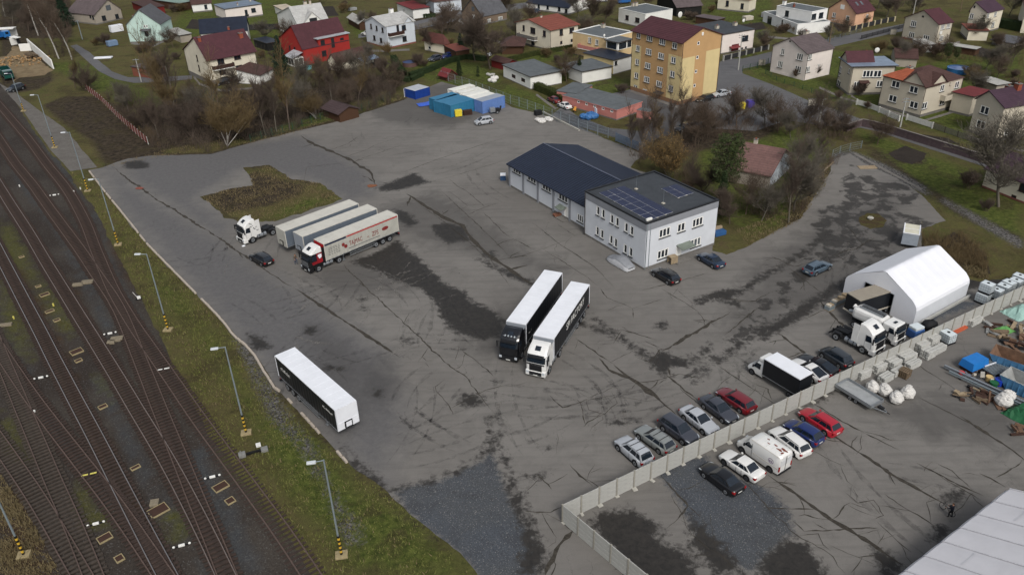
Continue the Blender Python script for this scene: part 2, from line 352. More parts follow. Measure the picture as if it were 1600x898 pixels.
darkP=[[(545,408),(575,400),(600,388),(618,375),(628,380),(637,390),(652,402),(672,420),(703,448),(728,455),(738,472),(756,478),(771,485),(790,503),(785,525),(751,531),(715,522),(690,498),(678,470),(653,450),(622,440),(590,425),(560,414)],
 [(590,292),(648,270),(671,285),(620,298),(588,298)],[(615,325),(640,333),(655,350),(640,354),(622,345)],[(672,352),(700,348),(727,354),(735,376),(700,380),(685,370)],
 [(1008,556),(1040,548),(1060,560),(1078,558),(1110,535),(1114,543),(1098,558),(1075,576),(1050,573),(1040,590),(1020,575)],
 [(1180,522),(1240,482),(1300,445),(1330,430),(1330,448),(1290,470),(1240,507),(1190,532)], [(1078,476),(1095,463),(1128,452),(1168,450),(1143,467),(1170,485),(1150,480),(1120,467),(1095,475)],
 ell(736,625,19,11),ell(590,615,9,8),ell(520,576,13,5),ell(634,532,8,5),ell(486,515,10,7),[(388,520),(410,525),(427,546),(393,548)],
 [(920,810),(945,800),(985,793),(1000,800),(1020,815),(1040,827),(1025,838),(1045,850),(1070,855),(1080,870),(1110,940),(990,940),(950,850)],
 [(1085,800),(1110,830),(1140,860),(1170,898),(1120,898),(1075,840)],ell(1033,508,9,7),ell(765,398,11,6),[(745,405),(800,423),(845,445),(845,455),(780,425)],
 band([(750,718),(765,690),(762,660),(775,650),(782,665),(775,690),(790,720),(820,800),(855,870),(825,870),(800,900)],4),band([(600,768),(690,748),(750,718),(768,700)],3),
 [(530,693),(560,720),(600,755),(630,800),(590,765),(545,730)],band([(918,492),(960,520),(990,543),(1025,566),(1045,590)],[2,4,5,5,4]),band([(895,500),(930,515),(960,525)],3),
 band([(1200,505),(1150,543),(1113,570),(1078,600)],[7,5,3,2]),band([(1125,470),(1160,455),(1195,430),(1215,420),(1260,392),(1300,360)],[3,4,5,4,5,6]),
 [(1090,290),(1100,320),(1115,335),(1110,330)],[(1220,640),(1270,625),(1300,600),(1330,590),(1280,630)],[(785,745),(800,740),(855,860),(850,898),(800,898),(820,850)],
 [(1188,872),(1215,850),(1245,838),(1262,850),(1290,890),(1300,930),(1180,930)],[(1475,770),(1500,760),(1510,775),(1490,790),(1475,785)],[(1460,825),(1480,820),(1480,840),(1455,845),(1448,835)],[(1360,850),(1385,860),(1405,880),(1400,910),(1370,890)],[(950,658),(985,650),(1000,655),(960,665)],[(1495,410),(1530,430),(1600,425),(1620,440),(1560,450),(1500,450)],
 ell(565,467,5,3),ell(570,482,6,3),ell(853,738,5,4),ell(838,745,9,6),ell(213,258,22,7),ell(855,700,1,1),ell(1225,470,10,6)]
softP=[[(478,515),(520,530),(560,560),(560,600),(530,590),(500,560)],[(550,570),(600,565),(620,600),(600,630),(570,620)],[(600,325),(680,300),(740,340),(800,380),(780,410),(700,385),(640,375)],
 [(1180,420),(1300,330),(1400,300),(1440,400),(1330,450),(1200,510),(1130,520)],[(560,400),(480,430),(520,460),(640,450)],[(1350,640),(1450,620),(1600,640),(1600,700),(1450,680)],[(760,360),(880,420),(860,440),(740,385)],[(720,500),(800,480),(800,560),(740,550)],[(540,150),(700,130),(800,160),(700,200),(600,190)],[(1500,640),(1560,600),(1600,620),(1600,680)]]
blueY=[[(160,262),(173,258),(200,280),(225,298),(275,330),(345,375),(400,412),(460,450),(525,493),(575,525),(600,545),(640,640),(600,763),(500,676),(415,578),(300,452),(187,328)],[(200,245),(390,224),(470,212),(550,252),(580,272),(587,300),(540,320),(480,280),(385,262),(310,310),(360,350),(345,375),(200,280)]]
gravY=[[(612,764),(690,748),(752,720),(768,702),(780,735),(800,780),(845,860),(835,940),(760,940),(735,882),(640,803)],[(1022,738),(1060,715),(1100,712),(1150,745),(1205,765),(1235,800),(1242,830),(1200,870),(1180,898),(1140,880),(1080,830),(1060,780)],[(1430,470),(1530,470),(1600,430),(1600,450),(1450,505)],[(850,185),(905,200),(990,235),(985,225),(900,190)]]
paleP=[ell(1120,610,15,7),[(1160,612),(1180,610),(1215,625),(1225,640),(1190,640)],[(960,300),(1000,290)]+[(990,310)],[(1310,640),(1360,620),(1370,640),(1320,660)],band([(700,330),(760,380),(830,430)],5)]
mottP=[[(1262,350),(1290,320),(1330,312),(1400,322),(1470,350),(1405,368),(1400,395),(1345,425),(1300,410),(1240,450),(1200,500),(1130,560),(1080,600),(1060,590),(1150,520),(1190,470),(1240,420),(1280,385)],[(1310,270),(1330,255),(1345,270),(1400,285),(1440,305),(1420,325),(1380,318),(1350,330),(1330,322),(1310,300)]]
MF=union(mottP,-1.6)
FY={'mott':lambda q:np.clip(MF(q),-1.6,1.0)-.3,'dark':union(darkP),'soft':union(softP),'blue':union(blueY),'grav':union(gravY),'pale':union(paleP)}
yo=fract_outline(gp(yardP),.7,.3,seed=5)
yard=sheet('yard_asphalt',yo,.024,MA,.75,FY)
def m_isl():
 t=NT('island_turf'); p=t.pos(); b=t.noise(p,.5,6,.7,.5); c=t.noise(p,3,6,.75); f=t.noise(p,16,2,.6)
 k=t.mix(t.ramp(b,.4,.6),(.105,.100,.034),(.082,.058,.034)); k=t.mix(t.ramp(c,.52,.7,0,.8),k,(.035,.026,.016)); k=t.mix(t.ramp(f,.4,.65,0,.5),k,(.03,.024,.012)); k=t.mix(t.ramp(f,.69,.76,0,.7),k,(.2,.18,.15))
 t.bump(t.math('ADD',c,f),.8,.2); return t.out(k,.95,0,.1)
MI=m_isl()
sheet('grass_island',fract_outline(gp([(312,308),(360,295),(395,290),(388,272),(380,262),(420,258),(440,270),(455,280),(480,283),(500,286),(535,311),(520,318),(430,346),(400,347),(385,352),(368,344),(350,341),(335,325)]),.5,.6,seed=8),.04,MG,1.0,{'lush':union([[(470,312),(520,306),(530,312),(450,338),(400,345)]]),'dirt':union([[(315,308),(400,266),(440,280),(480,290),(470,305),(420,322),(350,335)],band([(390,262),(425,260),(450,280),(500,288)],3),band([(340,335),(370,343),(390,350)],3)]),'grav':union([])})
sheet('grass_island',fract_outline(gp([(1342,340),(1355,333),(1372,334),(1386,345),(1380,355),(1360,358),(1345,352)]),.5,.3,seed=9),.04,MI,1.5)
roadP=[(1133,92),(1160,92),(1210,80),(1300,60),(1420,36),(1435,30),(1440,40),(1420,47),(1300,74),(1240,92),(1200,100),(1160,108),(1160,115),(1205,132),(1260,156),(1300,170),(1350,188),(1420,207),(1500,231),(1600,262),(1700,295),(1700,314),(1600,281),(1500,248),(1420,222),(1372,206),(1345,200),(1330,200),(1280,196),(1230,188),(1180,205),(1100,200),(1030,215),(1000,232),(960,215),(905,198),(860,182),(880,165),(900,180),(950,200),(1000,205),(1030,180),(990,165),(930,160),(940,150),(985,140),(1120,140),(1120,100)]
z8={'dark':union([ell(1075,190,16,6)]),'soft':union([[(1000,160),(1100,160),(1150,190),(1000,240)]]),'blue':union([]),'grav':union([[(850,165),(900,180),(960,205),(990,225),(900,200)]]),'pale':union([]),'mott':union([])}
sheet('street',fract_outline(gp(roadP),1.2,.12,seed=12),.02,MR,2.0,z8)
zz={k:union([]) for k in ('dark','soft','blue','grav','pale','mott')}
sheet('street',fract_outline(gp([(120,70),(140,82),(160,100),(175,112),(200,121),(245,121),(300,118),(300,124),(245,129),(210,130),(180,124),(155,112),(130,90),(110,72)]),1.2,.15,seed=13),.02,MR,2.5,zz)
sheet('street',fract_outline(gp([(640,36),(700,22),(735,15),(840,2),(850,8),(740,27),(650,47),(560,60),(560,54)]),1.2,.15,seed=14),.02,MR,2.5,zz)
def m_conc(name,a,b_,dark=.5,cr=.25):
 t=NT(name); p=t.pos(); n=t.noise(p,.4,7,.7,.8); c=t.noise(p,2.5,6,.7); f=t.noise(p,25,2)
 k=t.mix(t.ramp(n,.35,.65),a,b_); k=t.mix(t.ramp(c,.5,.72,0,dark),k,(.05,.048,.045)); k=t.mix(t.ramp(f,.3,.7,0,.3),k,t.mix(.5,k,(0,0,0)))
 t.bump(c,cr,.05); return t.out(k,.9,0,.2)
MCO=m_conc('old_concrete',(.115,.105,.095),(.15,.142,.13),.6)
slab=gp([(-40,110),(20,142),(60,172),(100,200),(152,262),(110,268),(80,236),(35,172),(-10,122)])
sheet('concrete_platform',fract_outline(slab,1,.15,seed=17),.05,MCO,2.0)
MSAND=m_conc('sawdust_ground',(.14,.10,.055),(.24,.185,.11),.45,.9)
sheet('sawdust_yard',fract_outline(gp([(-40,95),(10,88),(20,72),(40,76),(66,98),(84,110),(70,118),(30,122),(22,128),(10,110),(-40,100)]),.8,.5,seed=19),.03,MSAND,1.5)
MSOIL=m_conc('garden_soil',(.022,.017,.014),(.035,.028,.022),.3,1.0)
for P_,nm in (([(1388,240),(1415,228),(1448,240),(1442,250),(1425,257),(1400,250)],'vegetable_bed'),([(975,196),(1004,185),(1012,190),(990,200)],'vegetable_bed'),([(1460,385),(1490,362),(1510,372),(1540,395),(1548,430),(1530,415),(1500,400)],'leaf_litter'),([(1066,185),(1090,178),(1112,190),(1090,200)],'dark_patch')):
 sheet(nm,fract_outline(gp(P_),.6,.25,seed=21),.03,MSOIL,1.5)
def m_crack():
 t=NT('crack_fill'); p=t.pos(); n=t.noise(p,3,5,.7)
 return t.out(t.mix(t.ramp(n,.35,.65),(.030,.027,.023),(.065,.058,.048)),.95,0,.15)
MCR=m_crack(); CV=[];CF=[]
SN=[0]
def strip(P,w,jag=.18,seed=0,z=.034,taper=True,step=.45):
 SN[0]+=1; z+=SN[0]*.00006; step=max(step,w*1.15)
 r=random.Random(seed); L=[]
 for i in range(len(P)-1):
  a,b=P[i],P[i+1]; d=math.hypot(b[0]-a[0],b[1]-a[1]); k=max(1,int(d/step))
  for j in range(k): L.append((a[0]+(b[0]-a[0])*j/k,a[1]+(b[1]-a[1])*j/k))
 L.append(P[-1]); n=len(L); off=0; off2=0; base=len(CV);
 for i,(x,y) in enumerate(L):
  p=L[max(0,i-1)];q=L[min(n-1,i+1)]; dx,dy=q[0]-p[0],q[1]-p[1]; d=math.hypot(dx,dy) or 1
  off=off*.85+r.uniform(-1,1)*jag; ww=w*(.85 if w>=.38 else .5)*(.35+r.random()*1.1)
  off2=off2*.7+r.uniform(-1,1)*.3; ww*=max(.15,1+off2)
  if taper: ww*=min(1,(min(i,n-1-i)+.3)/(n*.15+1))
  for s_ in (-1,1): CV.append((x-dy/d*(off+s_*ww/2),y+dx/d*(off+s_*ww/2),z))
  if i: j=base+2*i; CF.append((j-2,j-1,j+1,j))
def crack(px,w=.12,jag=.12,seed=0,br=0):
 P=gp(px); strip(P,w,jag,seed)
 r=random.Random(seed+99)
 for _ in range(br):
  i=r.randrange(len(P)-1); t=r.random(); x=P[i][0]+(P[i+1][0]-P[i][0])*t; y=P[i][1]+(P[i+1][1]-P[i][1])*t
  wander(x,y,r.uniform(0,6.28),r.uniform(1.2,4.5),w*.5,r)
def wander(x,y,a,L,w,r,depth=0):
 P=[(x,y)]; d=0
 while d<L:
  s=r.uniform(.5,1.2); a+=r.choice((0,0,r.uniform(-.9,.9)))+r.uniform(-.12,.12); x+=math.cos(a)*s; y+=math.sin(a)*s; d+=s; P.append((x,y))
  if depth<2 and r.random()<.16: wander(x,y,a+r.choice((-1,1))*r.uniform(.6,1.4),L*.45,w*.75,r,depth+1)
 strip(P,w,.06,r.randrange(9999),step=.35)
SE=[([(173,258),(200,280),(225,298),(275,330),(345,375),(400,412),(460,450)],.42,.10,3),([(460,450),(525,493),(575,525),(627,558)],.62,.06,0),([(535,410),(560,435),(575,450),(620,495),(650,522),(675,548),(725,590),(755,623),(775,645)],.34,.12,5),
([(470,212),(492,225),(550,252),(580,272),(587,290)],.9,.2,6),([(635,303),(693,340),(723,352),(738,375),(760,395),(800,423),(840,450)],1.0,.1,9),([(900,528),(943,560),(960,570)],.3,.1,3),([(960,570),(985,590),(1025,618),(1060,648)],.75,.12,4),([(1040,585),(1070,610),(1093,628)],.35,.1,2),
([(935,560),(950,578),(980,592)],.5,.1,2),([(548,253),(590,240),(633,225)],.2,.05,1),([(515,235),(545,224),(560,214)],.3,.1,2),([(530,250),(600,222),(625,212)],.22,.15,2),([(623,272),(690,247),(751,227),(790,215)],.2,.05,2),([(670,285),(698,278),(740,266),(790,250)],.22,.07,2),([(725,338),(750,328),(778,318)],.18,.08,1),([(700,280),(730,300),(760,325)],.2,.1,2),([(693,340),(730,322),(700,300)],.12,.1,2),([(740,375),(760,398),(800,450)],.14,.1,2),([(755,330),(790,365),(800,372)],.2,.1,2),
([(800,405),(850,388),(883,375)],.15,.08,1),([(850,390),(880,410),(935,447)],.2,.1,3),([(800,372),(830,388)],.35,.1,1),([(938,450),(950,465),(988,482)],.22,.08,1),([(988,482),(1035,467)],.16,.08,0),([(988,482),(990,497)],.3,.05,0),([(1033,450),(1070,473),(1098,492)],.16,.08,1),([(1188,480),(1160,502),(1133,525)],.25,.1,3),([(1140,487),(1100,510),(1063,530),(1033,548)],.5,.15,5),
([(900,610),(920,622),(945,612),(965,600)],.14,.08,2),([(860,617),(880,635),(905,628),(918,622)],.2,.1,2),([(915,622),(920,640),(945,648),(965,630),(955,612)],.14,.08,2),([(945,648),(920,660),(915,668)],.3,.1,3),([(925,572),(945,583)],.1,.05,0),([(1008,532),(1030,545)],.3,.1,1),([(970,515),(990,520),(1025,530)],.3,.12,3),([(575,450),(560,440)],.2,.1,0),
([(715,540),(740,562),(775,590)],.28,.1,3),([(680,610),(700,632),(708,648)],.2,.08,2),([(835,740),(855,757),(862,765)],.25,.1,3),([(890,725),(915,752),(925,760)],.25,.1,5),
([(1292,675),(1350,712),(1400,745),(1475,787)],.42,.07,7),([(1200,742),(1245,770),(1300,810),(1350,840),(1395,872),(1412,882)],.5,.08,9),([(1432,722),(1482,750),(1537,775)],.3,.1,5),([(1382,772),(1425,800),(1465,825)],.22,.1,4),([(1345,675),(1375,690),(1405,704)],.2,.1,2),([(1433,620),(1490,648),(1543,675)],.22,.06,1),([(1260,625),(1300,650),(1350,675)],.35,.1,2),([(1530,740),(1572,760)],.25,.1,2),([(1245,690),(1290,716),(1320,730)],.14,.08,2),([(1150,740),(1200,790),(1245,835),(1300,870),(1320,898)],.2,.15,5),
([(1300,810),(1320,790),(1330,785)],.2,.1,3),([(1320,770),(1340,785),(1365,780),(1380,805),(1360,812)],.16,.12,4),([(1370,815),(1385,830),(1410,850),(1425,862)],.14,.12,4),([(1385,830),(1368,850)],.12,.1,1),([(1245,835),(1280,832),(1290,850),(1300,860)],.16,.1,4),([(1340,870),(1370,868),(1380,885)],.2,.1,4),
([(1030,742),(1050,762),(1075,790),(1060,810),(1040,825)],.3,.1,3),([(1022,740),(1035,722)],.2,.1,1),([(880,790),(860,800),(820,796)],.2,.1,3),([(850,898),(870,860),(900,825)],.5,.12,2),([(1075,830),(1100,850),(1130,870),(1150,898)],.2,.15,8),([(1280,470),(1300,490),(1330,520)],.4,.1,3),([(1225,415),(1260,440),(1290,462)],.2,.1,2),([(1215,520),(1250,545),(1275,560)],.5,.12,3),([(1180,600),(1200,608),(1205,625)],.18,.1,3),([(1255,440),(1258,455)],.3,.1,1),
([(1500,650),(1560,690),(1600,720)],.4,.1,2),([(1350,610),(1400,640)],.1,.1,0),([(1300,400),(1340,388),(1370,370)],.35,.15,4),([(1330,360),(1350,385)],.2,.1,2),([(1205,400),(1240,415),(1260,410)],.3,.15,3),([(1210,455),(1180,470),(1150,470)],.3,.15,3),([(870,350),(900,370)],.1,.1,1),([(830,300),(850,320)],.1,.05,0),([(686,296),(740,345),(801,406)],.2,.06,1),([(828,346),(880,385),(927,417),(960,450)],.18,.06,1),([(1000,455),(1060,440),(1110,425)],.2,.06,1),([(655,320),(700,352),(740,385),(770,415)],.2,.08,1),([(560,330),(575,350),(610,352)],.2,.08,0),([(470,300),(480,262),(548,253)],.14,.05,0),([(700,640),(760,610),(800,600)],.14,.06,1),([(1120,660-90),(1180,610),(1220,640)],.2,.06,1),([(1420,560),(1480,600),(1520,630)],.16,.06,1)]
for i,(L,w,j,nb) in enumerate(SE): crack(L,w,j,i*13+1,(nb+1)//2)
rr=random.Random(5)
for (u,v,n,sp) in ((1100,480,9,60),(1020,470,5,40),(960,440,5,40),(900,580,5,40),(850,690,4,50),(700,300,8,50),(1380,720,4,70),(1300,760,3,60),(1260,420,8,50),(1360,390,8,40),(560,480,4,60),(500,700-60,3,40),(1480,700,6,60),(900,400,5,50),(700,240,4,50),(800,440,4,30)):
 for _ in range(int(n*.28)):
  p=G(u+rr.gauss(0,sp*.6),v+rr.gauss(0,sp*.4)); wander(p.x,p.y,rr.uniform(0,6.28),rr.uniform(1.2,4),rr.uniform(.03,.09),rr)
obj('crack',rawmesh('crack',CV,CF,MCR),yard,kind='stuff')
t=NT('tyre_mark'); p=t.pos(); tr=t.n('ShaderNodeBsdfTransparent').outputs[0]; k=t.ramp(t.noise(p,.9,5,.75),.42,.7,0,.38); t.out((.055,.052,.05),.8)
mx=t.n('ShaderNodeMixShader',{0:k,1:tr,2:t.b.outputs[0]}); t.link(mx.outputs[0],t.t.nodes['Material Output'].inputs[0]); MTY=t.m
t=NT('pale_scuff'); p=t.pos(); tr=t.n('ShaderNodeBsdfTransparent').outputs[0]; k=t.ramp(t.noise(p,.7,6,.8),.45,.75,0,.6); t.out((.24,.225,.205),.9)
mx=t.n('ShaderNodeMixShader',{0:k,1:tr,2:t.b.outputs[0]}); t.link(mx.outputs[0],t.t.nodes['Material Output'].inputs[0]); MPS=t.m
for nm,mm,n_,seed in (('tyre_mark',MTY,70,3),('scuff_mark',MPS,46,8)):
 CV=[];CF=[]; r=random.Random(seed)
 for _ in range(n_):
  u,v,sp=r.choice(((520,560,70),(640,520,80),(700,640,70),(830,640,80),(600,440,50),(350,400,60),(1150,560,60),(1350,720,90),(960,620,70),(480,470,60),(620,200,60),(760,270,60),(1300,430,50)))
  c_=G(u+r.gauss(0,sp*.7),v+r.gauss(0,sp*.4)); R_=r.uniform(6,30); a0=r.uniform(0,6.28); L=r.uniform(.25,.9); P=[(c_.x+R_*math.cos(a0+L*i/14)-R_*math.cos(a0+L/2),c_.y+R_*math.sin(a0+L*i/14)-R_*math.sin(a0+L/2)) for i in range(15)]
  for o_ in ((0,2.0) if nm=='tyre_mark' else (0,)): strip([(x+o_*math.cos(a0+L/2),y+o_*math.sin(a0+L/2)) for x,y in P],.5 if nm=='tyre_mark' else .4,.02,r.randrange(999),z=.030)
 obj(nm,rawmesh(nm,CV,CF,mm),yard,kind='stuff')
# ======================= RAILWAY TRACKS =======================
M_RUST=mat('rail_rust','594b45',.8,0,.25,3); M_RSH=mat('rail_shine','b9b4b0',.28,.9,.08,2); M_RDK=mat('rail_worn','8c817b',.4,.6,.15,2)
M_TIE=mat('sleeper_wood','3a2f2a',.9,0,.5,1.2,dirt=.8); M_TIEC=mat('sleeper_concrete','413a34',.9,0,.3,2.5,dirt=.6)
TR={ # left rail pixels, right rail pixels, head material, sleeper material
'a':([(0,176),(40,223.6),(66.8,260),(95.8,296.7),(115.8,333.5),(129.2,360),(139.2,391),(148,411),(160,438),(169,460),(180,480),(202,516),(222,542),(246.8,582.5),(269,616),(284.7,640),(327,698),(351.5,731),(369,756),(400,800),(432.5,842.5),(465,897.5)],
  [(0,157),(51,215),(83.5,260),(104.7,284.5),(124.7,311),(142.5,344.6),(156,380),(167,407),(178,436),(190,460),(197.8,471),(226.8,520),(258,562.5),(284.7,596),(313.6,640),(355.9,698),(376,722.5),(400,755),(425,787.5),(460,835),(505,898)],M_RUST,M_TIE,'rusty siding track nearest the grass strip and lamp posts'),
'b':([(0,232.5),(17.8,260),(42.3,289),(64.6,320),(89,356),(109,385),(124.7,407),(146.5,440),(164.8,466.7),(189.3,513.5),(201,542),(215.6,582.5),(235.7,640),(260,698),(275.7,736),(293.5,787),(313.6,831.6),(327,863),(339,898)],
  [(0,208),(35.6,260),(60,289),(84.6,324.6),(111.4,358),(135.9,389),(151.4,413.7),(169,440),(184,458),(200,484.5),(215.6,529),(231,565),(246.8,600),(263.5,640),(286.8,698),(300,729),(318,771.5),(338,818),(356,863),(371,898)],M_RUST,M_TIE,'second track from the grass strip, rusty, crossing the siding switch'),
'c':([(0,308),(17.8,338),(44.5,382.5),(80,440),(98,471),(120,509),(144.8,549),(173.7,596),(198,640),(233.4,698),(260,745),(282,787),(300,823),(320,863),(335,898)],
  [(0,280),(24.5,318),(55.7,362.5),(80,407),(98,436),(122.5,473.4),(147,511),(165,540),(200,596),(226.8,640),(263.5,698),(284.6,733.6),(307,776),(329,818),(351.5,863),(369,898)],M_RDK,M_TIE,'middle track merging with its neighbour at the bottom of the yard'),
'd':([(0,418),(11,440),(29,475.6),(51,518),(71,560),(89,596),(111.4,640),(124.7,662),(144.8,702),(172.5,762.5),(200,816),(242.5,897.5)],
  [(0,380),(17.8,413.7),(32.3,440),(53.5,480),(78,524.6),(95.8,560),(118,600),(139,640),(157.5,675),(205,760),(240,828),(277.5,897.5)],M_RSH,M_TIE,'main line track with two bright polished rails'),
'e':([(0,569),(13.4,587),(33.4,620),(69,669),(98,704.6),(129,747),(156,780),(180,815),(235,897.5)],
  [(0,520),(13.4,547),(29,573.6),(44.5,593.7),(62.4,620),(89,653.4),(115.8,689),(150,730),(190,780),(230,835),(272.5,897.5)],M_RUST,M_TIE,'rusty crossover track cutting into the bright main line'),
'f':([(0,582.5),(13.4,613.7),(29,653),(44.5,693.5),(58,727),(71,762.5),(90,800),(110,847.5),(128.7,897.5)],
  [(0,518),(13.4,553.6),(29,591.5),(49,640),(66,675),(100,752.5),(130,820),(162.5,897.5)],M_RUST,M_TIEC,'rusty track left of the crossover on pale grey sleepers'),
'g':([(0,720),(32.5,767.5),(70,827.5),(107.5,897.5)],
  [(0,672),(29,711),(53.5,747),(75.7,778),(105,830),(147.5,897.5)],M_RUST,M_TIEC,'leftmost rusty track beside the bank of brown weeds')}
def interp(L,v):
 if v<=L[0][1]: i=0
 else:
  i=len(L)-2
  for j in range(len(L)-1):
   if L[j][1]<=v<=L[j+1][1]: i=j;break
 a,b=L[i],L[i+1]; t=(v-a[1])/(b[1]-a[1]); return a[0]+(b[0]-a[0])*t
def resample(P,step):
 d=[0]
 for i in range(1,len(P)): d.append(d[-1]+math.dist(P[i],P[i-1]))
 n=max(1,int(d[-1]/step)); s=np.linspace(0,d[-1],n+1); A=np.array(P)
 return np.stack([np.interp(s,d,A[:,0]),np.interp(s,d,A[:,1])],1)
tie_me={}
for key,(Lr,Rr,mh,ms,lab) in TR.items():
 v0=max(Lr[0][1],Rr[0][1]); v0=-10 if key in 'ab' else v0; P=[]
 pr=[]
 for L in (Lr,Rr):
  W_=gp(L); W_=[(p[0],p[1]) for p in W_]
  a,b_=W_[0],W_[1]; d=math.dist(a,b_); k=60/d if key!='x' else 0; W_.insert(0,(a[0]+(a[0]-b_[0])*k,a[1]+(a[1]-b_[1])*k))
  a,b_=W_[-1],W_[-2]; d=math.dist(a,b_); k=16/d; W_.append((a[0]+(a[0]-b_[0])*k,a[1]+(a[1]-b_[1])*k))
  pr.append(resample(W_,1.0))
 Lp,Rp=pr; C_=[]
 for p in Lp:
  d=np.hypot(*(Rp-p).T); q=Rp[d.argmin()]
  if d.min()<3.2: C_.append((p+q)/2)
 C_=np.array(C_)
 for _ in range(14): C_[1:-1]=(C_[:-2]+C_[1:-1]*2+C_[2:])/4
 C_=resample([tuple(p) for p in C_],.6)
 for _ in range(6): C_[1:-1]=(C_[:-2]+C_[1:-1]*2+C_[2:])/4
 T=np.gradient(C_,axis=0); T/=np.hypot(*T.T)[:,None]; Nn=np.stack([-T[:,1],T[:,0]],1)
 root=thing('railway_track',lab,'railway track',group='tracks of the railway yard')
 for s_ in (-1,1):
  b=MB(); V=[]; prof=((-.06,.0),(.06,.0),(.02,.05),(.036,.155),(-.036,.155),(-.02,.05))
  C2=C_+Nn*s_*.7525
  for p,nn in zip(C2,Nn):
   for a,z in prof: V.append((p[0]+nn[0]*a,p[1]+nn[1]*a,z+.20))
  n=len(C2); F1=[];F2=[]
  for i in range(n-1):
   for j in range(6):
    (F2 if j==3 else F1).append((i*6+j,i*6+(j+1)%6,(i+1)*6+(j+1)%6,(i+1)*6+j))
  b.mesh(V,F1,M_RUST); i0=len(b.v)-len(V); km=b.mi(mh)
  for f in F2: b.f.append(tuple(i0+a for a in f)); b.m.append(km); b.sm.append(False)
  b.build('rail',root)
 if ms.name not in tie_me:
  tie_me[ms.name]=[MB().rbox(-.12,.12,-1.28,1.28,.0,.17,ms,.015).data('sleeper') for _ in range(2)]
 c0=0
 vis=[]
 for i in range(0,len(C_)):
  u,v=PX((C_[i][0],C_[i][1],0))
  if -40<u<640 and -30<v<960: vis.append(i)
 vis.sort(key=lambda i:C_[i][0]**2+C_[i][1]**2)
 for n_,i in enumerate(vis[:300]):
  o=obj('sleeper',random.choice(tie_me[ms.name]),root,loc=(C_[i][0],C_[i][1],.045+random.uniform(-.03,.01)-(.09+random.uniform(0,.08) if key=='a' and C_[i][1]<G(300,660).y else 0)))
  o.rotation_euler=(0,0,math.atan2(T[i][1],T[i][0])+random.uniform(-.035,.035)); o.scale=(random.uniform(.8,1.1),random.uniform(.93,1.03),1)
 if len(vis)>300:
  b=MB()
  for i in vis[300:]:
   a=math.atan2(T[i][1],T[i][0]); M_=Matrix.Translation((C_[i][0],C_[i][1],.045))@Matrix.Rotation(a,4,'Z'); b.box(-.12,.12,-1.28,1.28,0,.17,ms,M_)
  b.build('sleepers',root,kind='stuff')
M_WC=mat('cover_concrete','7d7463',.85,0,.2,4,dirt=.4); M_YF=mat('pale_frame','938666',.85,0,.2,4,dirt=.3); M_RB=mat('pit_brown','3d2a22',.9); M_WP=mat('white_paint','dcdcd8',.6); M_YP=mat('yellow_paint','c9bf62',.6); M_BK=mat('black_paint','101012',.6)
tdir=math.atan2(G(90,600).y-G(40,500).y,G(90,600).x-G(40,500).x)
def pit(u,v,w,l,lab,fill=M_RB):
 p=G(u,v); t=thing('cable_pit',lab,'cable pit',(p.x,p.y,.02),tdir+math.radians(6),'cable pits between the tracks')
 b=MB(); b.box(-l/2,l/2,-w/2,w/2,0,.12,fill); b.build('cover',t)
 b=MB(); f=.07
 b.box(-l/2-f,l/2+f,-w/2-f,-w/2,0,.16,M_YF).box(-l/2-f,l/2+f,w/2,w/2+f,0,.16,M_YF).box(-l/2-f,-l/2,-w/2,w/2,0,.16,M_YF).box(l/2,l/2+f,-w/2,w/2,0,.16,M_YF); b.build('frame',t)
for a in ((248,798,1.6,1.2,'largest cable pit with a pale yellow frame, beside the main line'),(120,550,1.3,1.0,'cable pit with a split cover between the middle tracks'),(123,564,.7,.5,'small cable pit just below the split covered one'),(345,761,1.3,.9,'cable pit with brown cover right of the white marker bar'),(360,783,.7,.7,'small square cable pit below the brown covered one'),
   (164,841,1.1,.8,'cable pit left of the main line near the bottom'),(187,873,.6,.7,'lowest small cable pit'),(212,731,.8,.4,'narrow cable pit right of the main line'),(161,636,.8,.55,'narrow cable pit in blue gravel'),(60,448,.6,.4,'tiny pit left of the upper middle track'),(34,402,.6,.4,'highest tiny pit between the tracks'),(70,461,1.1,.7,'pale cracked cover beside the middle track'),(78,487,1.0,.5,'pale flat cover below the cracked one'),(89,501,.7,.5,'faded cover beside the yellow stub')): pit(*a)
def cover(u,v,l,w,lab):
 p=G(u,v); t=MB().rbox(-l/2,l/2,-w/2,w/2,0,.3,M_WC,.03); t.box(-l/2+.1,l/2-.1,-.02,.02,.3,.33,M_WC)
 t.build('concrete_box',None,label=lab,cat='concrete box',group='pale concrete boxes between the tracks',loc=(p.x,p.y,.02),rz=math.radians(12))
cover(137,442,1.6,.9,'upper right pale concrete box beside the switch'); cover(122,446,1.4,.7,'pale flat box left of the box beside the switch'); cover(183,531,1.5,1.0,'pale ribbed box between the middle tracks'); cover(174,536,.9,.7,'small box joined to the ribbed box'); cover(8,509,1.8,.6,'pale box at the left picture edge'); cover(242,787,.8,.8,'grey slab leaning on the largest cable pit')
def bar(u,v,m,lab,ends=True,a=20):
 p=G(u,v,.1); t=thing('track_marker',lab,'track marker',(p.x,p.y,.05),math.radians(a),'marker bars lying between tracks')
 MB().rbox(-.28,.28,-.1,.1,.0,.22,m,.04).build('block',t)
 for s in (-1,1):
  if ends: MB().ball((s*.68,0,.12),.13,.1,.12,m).build('end_knob',t)
 MB().box(-.6,.6,-.05,.05,.0,.1,M_BK).build('bar',t)
bar(332,745,M_WP,'white marker bar beside the brown covered pit'); bar(284,852,M_WP,'lowest white marker bar, below the largest pit'); bar(150,818,M_WP,'white marker bar left of the main line'); bar(64,590,M_WP,'white marker bar left of the bright rails'); bar(172,521,M_WP,'white marker bar above the ribbed box'); bar(85,305,M_WP,'highest white marker bar below the platform')
